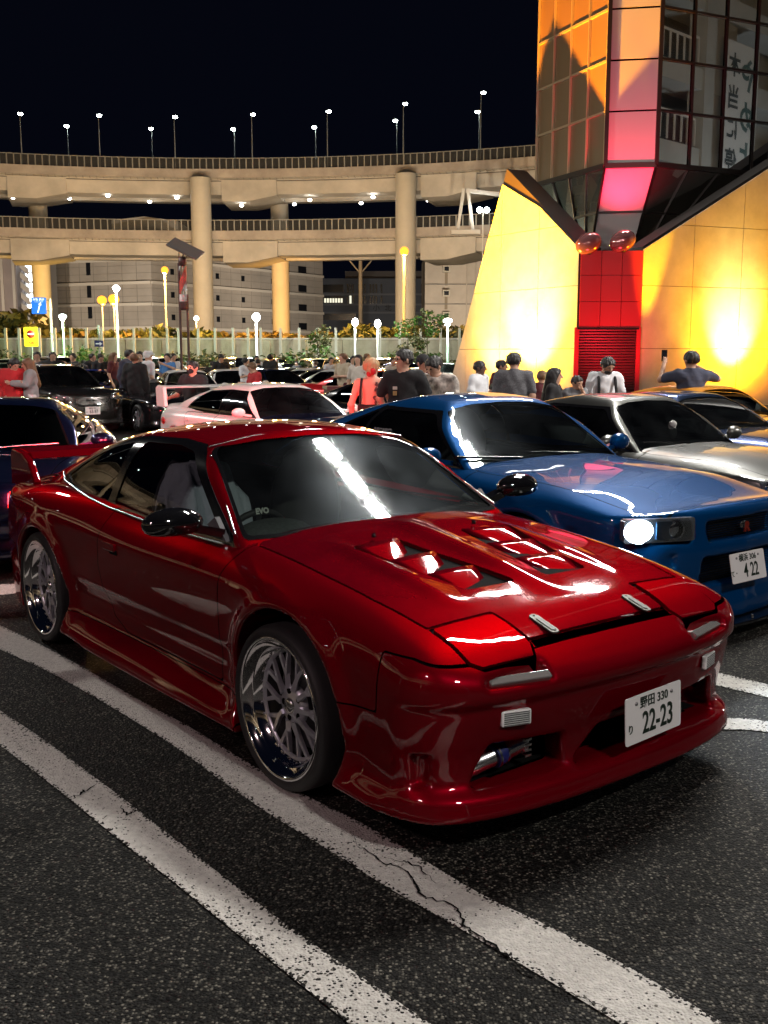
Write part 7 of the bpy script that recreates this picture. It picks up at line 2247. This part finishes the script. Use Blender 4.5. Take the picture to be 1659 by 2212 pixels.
def build_person(H=1.70, h=.014, female=False, face=0., nod=0., L=None, R=None, hair='short', sleeve='short', coat=0., long_=False, child=1., lowback=False, step=.08, fingers=True, bulk=1., shorts=False):
    """meshes for one figure standing at the origin and facing -y; face: head turn; nod: looking down"""
    k = H / 1.70
    w = (.175 if female else .19) * k * bulk
    hipw = .095 * k
    sh, ne = 1.405 * k, 1.47 * k
    hc = np.array([0, -.02 * k, 1.588 * k])
    if nod: hc = hc + np.array([math.sin(face) * .05 * nod, -math.cos(face) * .06 * nod, -.025 * nod]) * k
    L = L or ((.26, .03, 1.12), (.25, -.07, .88)); R = R or ((.26, .03, 1.12), (.25, -.07, .88))
    arms = []
    for sg, A in ((1, L), (-1, R)):     # +x is the figure's left as seen from the front it is the viewer's right
        e, wr = [np.array((p[0] * sg, p[1], p[2])) * k for p in A]
        arms.append((sg, np.array([sg * w, 0, sh]), e, wr))
    legs = []
    for sg in (1, -1):
        hp = np.array([sg * hipw, 0, .90 * k]); kn = np.array([sg * (.10 + step * .3) * k, -.02 * k, .49 * k]); an = np.array([sg * (.10 + step * .5) * k, .02 * k, .09 * k])
        legs.append((sg, hp, kn, an))
    xs = [abs(a[2][0]) for a in arms] + [abs(a[3][0]) for a in arms] + [w + .08]
    xs = [q + .05 for q in xs]
    ylo = min([a[2][1] for a in arms] + [a[3][1] for a in arms] + [-.14]) - .24; yhi = max([a[2][1] for a in arms] + [.14]) + .10
    zhi = max([H + .04] + [a[3][2] + .22 for a in arms])
    G, o = grid((-max(xs) - .16, ylo, -.0), (max(xs) + .16, yhi, zhi), h)
    def torso(e=0.):
        f = ell(G, (0, 0, 1.22 * k), (w * .86 + e, .115 * k * bulk + e, .26 * k + e))
        f = smin(f, ell(G, (0, .0, .98 * k), ((.155 if not female else .165) * k * bulk + e, .11 * k * bulk + e, .15 * k + e)), .08)
        f = smin(f, caps(G, (-w * .8, 0, sh - .03 * k), (w * .8, 0, sh - .03 * k), .062 * k + e, .062 * k + e), .07)
        return f
    f = torso()
    f = smin(f, caps(G, (0, .01, sh - .02), (hc[0] * .6, hc[1] * .6 + .01, ne + .03 * k), .060 * k, .052 * k), .04)
    # head: skull, jaw, nose, ears
    cf, sf = math.cos(face), math.sin(face)
    def hp(p):                     # head space -> body space (turned, nodded)
        x, y, z = p
        cn, sn = math.cos(nod * .5), math.sin(nod * .5)
        y, z = y * cn + z * sn * -1, z * cn + y * sn
        return hc + np.array([x * cf - y * sf, x * sf + y * cf, z]) * k
    def hd(p): return hp(p)
    f = smin(f, caps(G, hd((0, .022, .022)), hd((0, -.012, .018)), .090 * k, .086 * k), .03)
    f = smin(f, caps(G, hd((0, -.030, -.055)), hd((0, -.045, -.078)), .052 * k, .038 * k), .04)
    if h < .02:
        f = smin(f, caps(G, hd((0, -.098, .012)), hd((0, -.116, -.022)), .010 * k, .017 * k), .014)
        for s_ in (-1, 1):
            f = smax(f, -caps(G, hd((s_ * .034, -.108, .016)), hd((s_ * .036, -.106, .016)), .015 * k, .015 * k), .014)
            f = smin(f, ell(G, hd((s_ * .088, .012, -.005)), (.014 * k, .024 * k, .033 * k)), .012)
        f = smin(f, caps(G, hd((-.018, -.090, -.052)), hd((.018, -.090, -.052)), .008, .008), .010)
    hands = []
    for sg, s0, e, wr in arms:
        f = smin(f, caps(G, s0, e, .050 * k * bulk, .040 * k), .04)
        f = smin(f, caps(G, e, wr, .040 * k, .027 * k), .03)
        d = wr - e; d = d / np.linalg.norm(d)
        side = np.cross(d, np.array([0, -1, 0.3])); side = side / max(np.linalg.norm(side), 1e-6)
        pn = np.cross(side, d)
        palm = wr + d * .055 * k
        f = smin(f, caps(G, wr + d * .01, wr + d * .075 * k, .028 * k, .032 * k), .015)
        hands.append((wr, d, side, pn))
        if fingers:
            for q, ln in zip((-.030, -.011, .010, .029), (.060, .075, .078, .066)):
                b0 = wr + d * .085 * k + side * q; b1 = b0 + (d * .75 + pn * .45) * ln * .55; b2 = b1 + (d * .35 + pn * .9) * ln * .45
                f = smin(f, np.minimum(caps(G, b0, b1, .0105, .0098), caps(G, b1, b2, .0098, .0085)), .006)
            b0 = wr + d * .035 * k - side * .025; b1 = b0 + (d * .7 - side * .7 + pn * .3) * .035; b2 = b1 + (d * .8 + pn * .4) * .03
            f = smin(f, np.minimum(caps(G, b0, b1, .013, .011), caps(G, b1, b2, .011, .0095)), .008)
        else: f = smin(f, caps(G, palm, wr + d * .14 * k, .034 * k, .024 * k), .02)
    for sg, hp_, kn, an in legs:
        f = smin(f, caps(G, hp_, kn, .082 * k * bulk, .055 * k), .05)
        f = smin(f, caps(G, kn, an, .054 * k, .034 * k), .03)
        f = smin(f, caps(G, an + [0, .02, -.045], an + [sg * .02, -.14, -.06], .038, .034), .02)
    body = surf(f.astype(np.float32), o, h)
    X, Y, Z = G
    out = {'body': body}
    # top
    e = .014 + coat * .02
    t = torso(e + (.006 if female else .01))
    for sg, s0, el, wr in arms:
        end = el if sleeve == 'short' else wr
        if sleeve == 'none': continue
        if sleeve == 'short':
            c = caps(G, s0, s0 + (el - s0) * .72, .066 * k * bulk + e * .4, .062 * k + e * .4)
        else:
            c = np.minimum(caps(G, s0, el, .062 * k * bulk + e, .052 * k + e), caps(G, el, el + (wr - el) * .93, .052 * k + e, .040 * k + e))
        t = smin(t, c, .035)
    r = np.random.RandomState(int(H * 1000) + int(face * 10) + 50)
    fold = .004 * np.sin(Z * 38 + X * 22 + Y * 9) + .004 * np.sin(Z * 21 - X * 40)
    t = t + fold
    t = np.maximum(t, (.86 if not coat else .62) * k - Z)
    t = smax(t, -caps(G, (0, -.02, sh + .035 * k), (0, -.03, ne + .1), .066 * k, .075 * k), .012)
    if lowback: t = np.maximum(t, Z - 1.13 * k)
    out['top'] = surf(t.astype(np.float32), o, h)
    p = 1e3 + 0 * (X + Y + Z)
    for sg, hp_, kn, an in legs:
        p = np.minimum(p, caps(G, hp_ + [0, 0, .06], kn, .098 * k * bulk, .072 * k))
        if not shorts: p = smin(p, caps(G, kn, an + [0, 0, .02], .070 * k, .058 * k), .03)
    p = smin(p, ell(G, (0, 0, .94 * k), (.165 * k * bulk, .12 * k * bulk, .12 * k)), .05) + .003 * np.sin(Z * 30 + X * 40)
    p = np.maximum(p, Z - 1.01 * k)
    out['trousers'] = surf(p.astype(np.float32), o, h)
    s = 1e3 + 0 * (X + Y + Z)
    for sg, hp_, kn, an in legs: s = np.minimum(s, caps(G, an + [0, .03, -.04], an + [sg * .02, -.16, -.052], .048, .042))
    s = np.maximum(s, -Z + .004)
    out['shoes'] = surf(s.astype(np.float32), o, h)
    # hair
    if hair != 'bald':
        g = caps(G, hd((0, .028, .030)), hd((0, -.004, .034)), .101 * k, .098 * k) + .007 * np.sin(X * 105 + Z * 50) * np.sin(Y * 95 + X * 30) + .004 * np.sin(X * 170 + Y * 60)
        fx, fy, fz = hd((0, -.13, -.055))
        g = smax(g, -ell(G, (fx, fy, fz), (.105 * k, .105 * k, .118 * k)), .02)
        if hair in ('short', 'cap'): g = smax(g, hd((0, 0, -.045))[2] - Z, .02)
        elif hair == 'bob':
            g = smin(g, caps(G, hd((0, .055, .0)), hd((0, .06, -.09)), .085 * k, .06 * k), .04); g = smax(g, hd((0, 0, -.15))[2] - Z, .02)
        elif hair == 'bun':
            g = smax(g, hd((0, 0, -.05))[2] - Z, .02)
            g = smin(g, ell(G, hd((-.04, .09, -.05)), (.05, .05, .05)), .02)
        elif hair == 'long':
            b = caps(G, hd((0, .055, .0)), (hc[0] * .5, .115 * k, 1.18 * k), .090 * k, .085 * k) + .006 * np.sin(X * 120)
            b = smin(b, caps(G, hd((.07, .01, -.02)), (w * .45, -.02, 1.24 * k), .035, .04), .03)
            b = smin(b, caps(G, hd((-.07, .01, -.02)), (-w * .45, -.02, 1.24 * k), .035, .04), .03)
            g = smin(smax(g, hd((0, 0, -.06))[2] - Z, .02), b, .03)
        out['hair'] = surf(g.astype(np.float32), o, h)
        if hair == 'cap':
            c = caps(G, hd((0, .022, .045)), hd((0, -.01, .045)), .104 * k, .100 * k)
            c = np.maximum(c, hd((0, 0, .030))[2] - Z)
            c = smin(c, np.maximum(ell(G, hd((0, -.12, .038)), (.075, .085, .014)), -1), .01)
            out['cap'] = surf(c.astype(np.float32), o, h)
    return {kk: v for kk, v in out.items() if v.P}, dict(hc=hc, hd=hd, hands=hands, k=k)

def person(u, v, Y, label, top='black', skin='light', hairc='black', legs='denim', rz=0., group=None, extra=None, name='person', meshes=None, Hfix=None, capm=None, **kw):
    z0 = zg(Y)
    H = 1.58 + (HORIZON - v) * Y / F_PX - z0
    if Hfix: z0 = zg(Y) + H - Hfix; H = Hfix
    nodc = .02 * kw.get('nod', 0)
    out, info = build_person(H=H + nodc, **kw)
    r = empty(name, (place(u, Y), Y, z0), rz, label, 'person', group)
    ms = {'body': SKIN[skin], 'top': CL[top], 'trousers': CL[legs], 'shoes': mat('shoe_dark', (.03, .03, .03), .6), 'hair': HAIRS[hairc], 'cap': capm or CL['black']}
    nm = {'body': 'body', 'top': 'shirt', 'trousers': 'trousers', 'shoes': 'shoes', 'hair': 'hair', 'cap': 'cap'}
    for kk, sm in out.items(): sm.obj(nm[kk], ms[kk], r)
    hd = info['hd']
    if kw.get('h', .014) < .02:
        q = MB()
        for s_ in (-1, 1): q.sphere(hd((s_ * .033, -.088, .016)), .011, 8, 6)
        q.obj('eyes', mat('eye_dark', (.02, .015, .012), .2), r)
    if extra: extra(r, info)
    return r
def held(r, info, hand, build, name, mats, label, cat, off=(0, 0, 0)):
    """a thing in the hand: top-level, placed in world space"""
    wr, d, side, pn = info['hands'][hand]
    c = wr + d * .085 + pn * .02 + np.array(off)
    q = MB(); build(q)
    o = q.obj(name, mats, None, label=label, cat=cat)
    Mw = Matrix.Translation(r.location) @ Matrix.Rotation(r.rotation_euler.z, 4, 'Z')
    o.location = (Mw @ Vector(c))
    o.rotation_euler = (0, 0, r.rotation_euler.z)
    return o
PHM = mat('phone_black', (.01, .01, .012), .15)
def cup(q): q.lathe([(0, -.05), (.026, -.05), (.036, .05), (.0, .05)], (0, 0, 0), 'Z', 12)
def phb(q): q.box((0, 0, .03), (.076, .012, .155))
def pht(q): q.box((0, 0, 0), (.076, .15, .010), M=Matrix.Rotation(.5, 3, 'X'))
def glasses(r, info):
    hd = info['hd']; q = MB()
    for s_ in (-1, 1):
        c = Vector(hd((s_ * .036, -.105, .014)))
        q.tube([Vector(hd((s_ * .036 + .026 * math.cos(a), -.106, .014 + .018 * math.sin(a)))) for a in [2 * PI * i / 10 for i in range(11)]], .0025, 5, cap=False)
        q.bar(hd((s_ * .062, -.104, .016)), hd((s_ * .092, .01, .012)), .005, n=4)
    q.bar(hd((-.01, -.108, .016)), hd((.01, -.108, .016)), .004, n=4)
    q.obj('glasses', mat('spectacle_frame', (.02, .02, .02), .3), r)
def beard(r, info):
    hd = info['hd']; q = MB()
    q.sphere(hd((0, -.052, -.070)), .058, 12, 8, 0, (1.0, .85, .72)); q.obj('beard', HAIRS['black'], r)
def straps(r, info):
    k = info['k']; q = MB()
    for s_ in (-1, 1): q.tube([(s_ * .12, -.155, 1.02 * k), (s_ * .125, -.165, 1.2 * k), (s_ * .115, -.12, 1.37 * k), (s_ * .11, .0, 1.47 * k), (s_ * .11, .12, 1.36 * k)], .022, 6)
    q.box((0, .19, 1.18 * k), (.30, .15, .42)); o = q.obj('backpack', CL['black'], r)
def face_mask(r, info):
    hd = info['hd']; q = MB(); q.sphere(hd((0, -.060, -.042)), .062, 12, 8, 0, (1.0, .85, .85)); q.obj('face_mask', CL['black'], r)
def patch(r, info):
    k = info['k']; q = MB(); q.box((-.07, -.142, 1.27 * k), (.05, .01, .035)); q.box((-.07, -.146, 1.21 * k), (.045, .01, .05), mi=1); q.obj('chest_print', [CL['cream'], mat('print_gold', (.3, .22, .08), .6)], r)
def woman_back(r, info):
    k = info['k']; q = MB()
    for x in (.115,): q.tube([(x, .135, 1.12 * k), (x + .0, .125, 1.3 * k), (x - .005, .05, 1.455 * k)], .014, 6)
    q.tube([(-.15, .11, 1.12 * k), (-.165, .085, 1.3 * k), (-.15, .03, 1.445 * k)], .008, 6)
    q.obj('strap', CL['black'], r)
    q = MB()
    rr = random.Random(3)
    for i in range(26):
        z = 1.14 + .27 * rr.random(); x = -.02 - .05 * rr.random() - .05 * math.sin((z - 1.14) * 9)
        yb = .126 * math.sqrt(max(.15, 1 - (x / .17) ** 2)) - max(0, z - 1.33) * .35 + .004
        q.sphere((x * k, yb * k, z * k), .012, 6, 4, 0, (.8 + rr.random(), .3, .8 + rr.random()))
    q.obj('back_tattoo', mat('tattoo_ink', (.10, .05, .05), .6), r)
    q = MB(); q.sphere(info['hd']((-.075, .10, -.045)), .042, 10, 7, 0, (1, .8, 1)); q.sphere(info['hd']((-.035, .12, -.075)), .034, 10, 7); q.obj('hair_scrunchie', CL['red'], r)
    q = MB(); q.sphere(info['hd']((.095, .03, -.065)), .010, 8, 6); q.obj('earring', SILVERM, r)
B_ = PI
UPR = ((.32, -.10, 1.30), (.13, -.30, 1.42))
FWD = ((.24, -.06, 1.14), (.12, -.28, 1.20))
X_ = ((.27, -.05, 1.15), (.0, -.20, 1.14))
N_ = .0125
person(872, 757.5, 11.9, 'man in black tee and glasses looking left over the blue coupe roof', 'black', 'light', 'black', rz=-.25, face=-.95, h=N_, L=((.30, .02, 1.14), (.27, .08, .90)), R=((.30, .02, 1.14), (.2, .12, .92)), extra=lambda r, i: (glasses(r, i), patch(r, i)))
person(803, 775, 12.2, 'blonde woman seen from behind with a bare tattooed back and red scrunchie', 'black', 'light', 'blonde', rz=B_ - .15, face=-.4, h=N_, female=True, hair='bun', sleeve='none', lowback=True, extra=woman_back)
r_ = []
person(944, 772, 12.3, 'young man in black and white patterned shirt looking down at his phone', 'floral', 'light', 'black', rz=-.35, face=-.5, nod=1., h=N_, L=((.27, -.05, 1.15), (.05, -.27, 1.13)), R=((.27, -.05, 1.15), (.10, -.30, 1.16)), sleeve='short',
       extra=lambda r, i: (held(r, i, 1, pht, 'phone', PHM, 'dark phone in the hands of the man in the patterned shirt', 'phone'), held(r, i, 0, cup, 'drink_cup', mat('green_drink', (.12, .42, .03), .3), 'green drink cup held by the man in the patterned shirt', 'cup')))
person(911, 769, 15.0, 'man in a black cap with a red lit face behind the blue coupe', 'maroon', 'tan', 'black', rz=.2, face=.5, nod=.3, h=.014, hair='cap', L=((.26, -.06, 1.14), (.12, -.26, 1.22)),
       extra=lambda r, i: held(r, i, 0, cup, 'drink_cup', mat('yellow_drink', (.6, .55, .05), .4), 'yellow drink cup held by the man in the cap', 'cup'))
person(421, 781, 16.5, 'man in a black tee wearing a black face mask beside the white saloon', 'black', 'light', 'black', rz=-.35, face=-.2, h=.014, R=((.30, -.06, 1.12), (.34, -.26, 1.08)), extra=lambda r, i: (face_mask(r, i), held(r, i, 1, cup, 'drink_cup', mat('cup_white', (.6, .58, .52), .5), 'pale cup held by the masked man', 'cup')))
person(37, 774.5, 20.0, 'man in a baggy red sweater bending his head, at the left edge', 'red', 'light', 'black', legs='cream', rz=.45, face=.35, nod=1., h=.016, sleeve='long', coat=.35, bulk=1.1, hair='bob', L=FWD, R=((.28, 0, 1.12), (.28, -.08, .9)))
person(72, 775, 20.0, 'woman with long brown hair in a grey hoodie and white trousers', 'hoodie', 'light', 'brown', legs='white', rz=-1.2, face=-.15, nod=.4, h=.016, female=True, sleeve='long', coat=.5, hair='long', L=((.24, -.10, 1.18), (.12, -.36, 1.22)), R=((.24, -.10, 1.18), (.12, -.38, 1.24)))
person(1033, 781, 17.0, 'dark skinned man in a white shirt in front of the glowing wall, facing right', 'white', 'dark', 'black', rz=.9, face=.4, h=.015)
person(1080, 779, 18.5, 'man in dark red shirt facing right, half hidden by the man in grey tee', 'maroon', 'tan', 'black', rz=.8, face=.5, h=.016)
person(1068, 826, 15.5, 'short figure in white tee low in front of the group by the left glowing wall', 'white', 'tan', 'black', rz=2.6, h=.018, Hfix=1.25)
person(1108, 764, 14.0, 'man in a heather grey tee seen from behind, before the left glowing wall', 'tee', 'light', 'black', rz=B_ - .1, face=-.6, h=.0135, bulk=1.06)
person(1168, 801, 16.0, 'short person with dark reddish hair left of the woman with long black hair', 'maroon', 'tan', 'brown', rz=B_, h=.018, Hfix=1.45)
person(1193, 796, 14.3, 'woman with long black hair in profile facing right before the red booth', 'black', 'light', 'black', rz=1.2, face=.2, h=.014, female=True, hair='long', Hfix=1.5, L=((.2, -.12, 1.2), (.10, -.34, 1.25)))
person(1240, 813, 14.4, 'boy holding a hand to his face, right of the woman with long hair', 'grey', 'tan', 'black', rz=.3, face=.3, h=.014, Hfix=1.3, nod=.5, L=((.20, -.14, 1.20), (.05, -.16, 1.46)))
person(1303, 773, 14.6, 'bearded man in a white polo shirt with a backpack looking down', 'white', 'tan', 'black', rz=.05, face=.35, nod=1., h=.013, L=((.26, -.05, 1.13), (.06, -.26, 1.12)), R=((.26, -.05, 1.13), (.06, -.28, 1.12)), extra=lambda r, i: (beard(r, i), straps(r, i)))
person(1487, 760.5, 13.7, 'man in dark shirt seen from behind, raising a phone to photograph', 'navy', 'tan', 'black', rz=B_ + .1, face=.25, h=.0125, L=((.36, -.16, 1.33), (.24, -.36, 1.55)), R=((.42, -.10, 1.34), (.16, -.34, 1.53)),
       extra=lambda r, i: held(r, i, 0, phb, 'phone', PHM, 'phone raised by the man in the dark shirt', 'phone', (.0, 0, .02)))
# standing crowd in the middle distance: a few figures, copied with their own clothes
VAR = []
def variant(**kw): 
    out, info = build_person(h=.026, fingers=False, **kw)
    return {k_: sm.mesh(k_, SKIN['light']) for k_, sm in out.items()}
VAR = [variant(), variant(L=X_, R=X_), variant(L=FWD, R=FWD, nod=.8), variant(female=True, hair='long', sleeve='short'), variant(sleeve='long', coat=1., hair='short'), variant(L=UPR, R=FWD, face=.5), variant(hair='cap', face=-.5)]
def crowd(u, v, Y, vi, label, top, legs='denim', hairc='black', skin='light', rz=0., group=None, H=None):
    z0 = zg(Y); Ht = 1.58 + (HORIZON - v) * Y / F_PX - z0
    H = H or min(max(Ht, 1.5), 1.86)
    r = empty('person', (place(u, Y), Y, z0 + Ht - H if abs(Ht - H) > .02 else z0), rz, label, 'person', group)
    r.location.z = z0
    s = H / 1.70
    r.scale = (s, s, s)
    ms = {'body': SKIN[skin], 'top': CL[top], 'trousers': CL[legs], 'shoes': mat('shoe_dark'), 'hair': HAIRS[hairc], 'cap': CL['white' if hairc == 'white' else 'black']}
    nm = {'top': 'shirt'}
    for k_, me in VAR[vi].items():
        o = link(nm.get(k_, k_), me, r)
        o.material_slots[0].link = 'OBJECT'; o.material_slots[0].material = ms[k_]
    return r
crowd(89, 751, 29, 1, 'man in a grey tee with folded arms under the yellow sign', 'tee', 'khaki', rz=.2)
crowd(122, 753, 29, 4, 'man in a black hoodie right of the folded arms man', 'black', 'black', rz=.3)
crowd(166, 755, 33, 5, 'figure in black raising a hand, left of the arrow sign', 'black', 'black', rz=-.8)
crowd(206, 755, 34, 4, 'person in black with pale bag near the arrow sign', 'black', 'cream', rz=1.)
crowd(224, 758, 33, 2, 'person in a black top looking down beside the arrow sign', 'black', 'grey', rz=.4)
crowd(251, 762, 31, 3, 'long haired person in dark brown top right of the arrow sign', 'maroon', 'black', 'brown', rz=1.4)
crowd(285, 756.5, 25, 4, 'man in a navy suit jacket over white shirt facing right', 'navy', 'navy', rz=1.1)
crowd(297, 765, 24, 4, 'person in a long dark coat seen from behind beside the navy suit', 'black', 'black', 'brown', rz=2.9)
crowd(308, 760, 28, 0, 'person in black with pale face right of the suited pair', 'black', 'black', rz=.1)
crowd(325, 759, 26, 6, 'person in white hoodie and white cap', 'white', 'white', 'white', rz=2.2)
crowd(368, 764, 30, 5, 'person in a blue shirt between the solar lamp posts and the white hoodie', 'blue', 'denim', rz=-.6)
crowd(378, 759, 33, 0, 'person in white tee behind the blue shirted one', 'white', 'denim', rz=.8)
crowd(481, 764, 34, 2, 'person in black leaning over, right of the solar lamp', 'black', 'black', rz=.3)
crowd(534, 773, 31, 5, 'person in white with raised arm left of the red lit visitor', 'white', 'denim', rz=.9)
crowd(553, 782, 22, 2, 'person in pale jacket with red light in its colour in front of the scraped saloon', 'red', 'denim', 'brown', rz=-1.)  # red light on the jacket is put into its cloth colour
crowd(557, 763, 42, 0, 'person in white under the white globe lamp', 'white', 'black', rz=.2)
crowd(587, 763, 36, 4, 'person in black jacket and khaki trousers', 'black', 'khaki', rz=2.6)
crowd(716, 772, 37, 0, 'person in a white tee right of the black boxy van', 'white', 'black', rz=.4)
crowd(743, 764, 27, 1, 'man in beige top with folded arms behind the maroon bag', 'beige', 'maroon', 'brown', rz=-.9)
crowd(763, 769, 33, 0, 'person in white shirt left of the girl in the white dress', 'white', 'denim', rz=.3)
crowd(775, 767, 24, 3, 'girl in a white top and white shorts', 'cream', 'white', 'black', rz=-.4)
crowd(793, 763, 34, 5, 'person raising both hands behind the blonde woman', 'beige', 'black', 'brown', rz=.3)
crowd(848, 773, 33, 0, 'person in cream shirt between the blonde woman and black tee man', 'cream', 'denim', rz=.3)
r3 = random.Random(9)
places_ = ['left of the yellow sign', 'under the yellow sign', 'before the green hedge', 'left of the arrow sign', 'near the white minivan', 'before the short lamp', 'by the white pole lamp', 'left of the solar lamp', 'right of the solar lamp', 'before the left pillar', 'by the ochre bushes', 'left of the globe lamp', 'behind the scraped saloon', 'before the boxy van', 'right of the boxy van', 'before the floodlight pole', 'by the small lamps', 'behind the blonde woman', 'behind the black tee man', 'before the right pillar', 'by the green lamp', 'beside the glowing wall']
for i in range(20):
    u = 12 + (960 - 12) * (i + r3.random() * .8) / 20
    Y = r3.choice((36, 41, 46, 50, 55))
    tp = r3.choice(('black', 'white', 'black', 'grey', 'navy', 'cream', 'beige', 'white', 'red'))
    hh = r3.uniform(1.58, 1.8)
    v = HORIZON - (zg(Y) + hh - 1.58) * F_PX / Y
    crowd(u, v, Y, r3.randrange(7), 'distant visitor in a %s top, %s' % (tp, places_[min(21, int(u / 960 * 22))]), tp, r3.choice(('denim', 'black', 'khaki')), r3.choice(('black', 'black', 'brown')), rz=r3.uniform(-PI, PI), group='distant visitors standing among the parked cars', H=hh)
# dark red waste bin / bag beside the crowd
r = empty('maroon_bin', (place(748, 21), 21, zg(21)), .2, 'maroon square bin among the people left of the girl in white', 'bin')
q = MB(); q.prism([(-.42, -.3), (.42, -.3), (.42, .3), (-.42, .3)], 0, 1.02, 'Z'); bevel(q.obj('bin_body', CL['maroon'], r), .03)
q = MB(); q.box((0, 0, 1.05), (.88, .64, .06)); q.obj('bin_lid', mat('lid_maroon', (.10, .015, .02), .5), r)
# ------------------------------------------------------------------ end
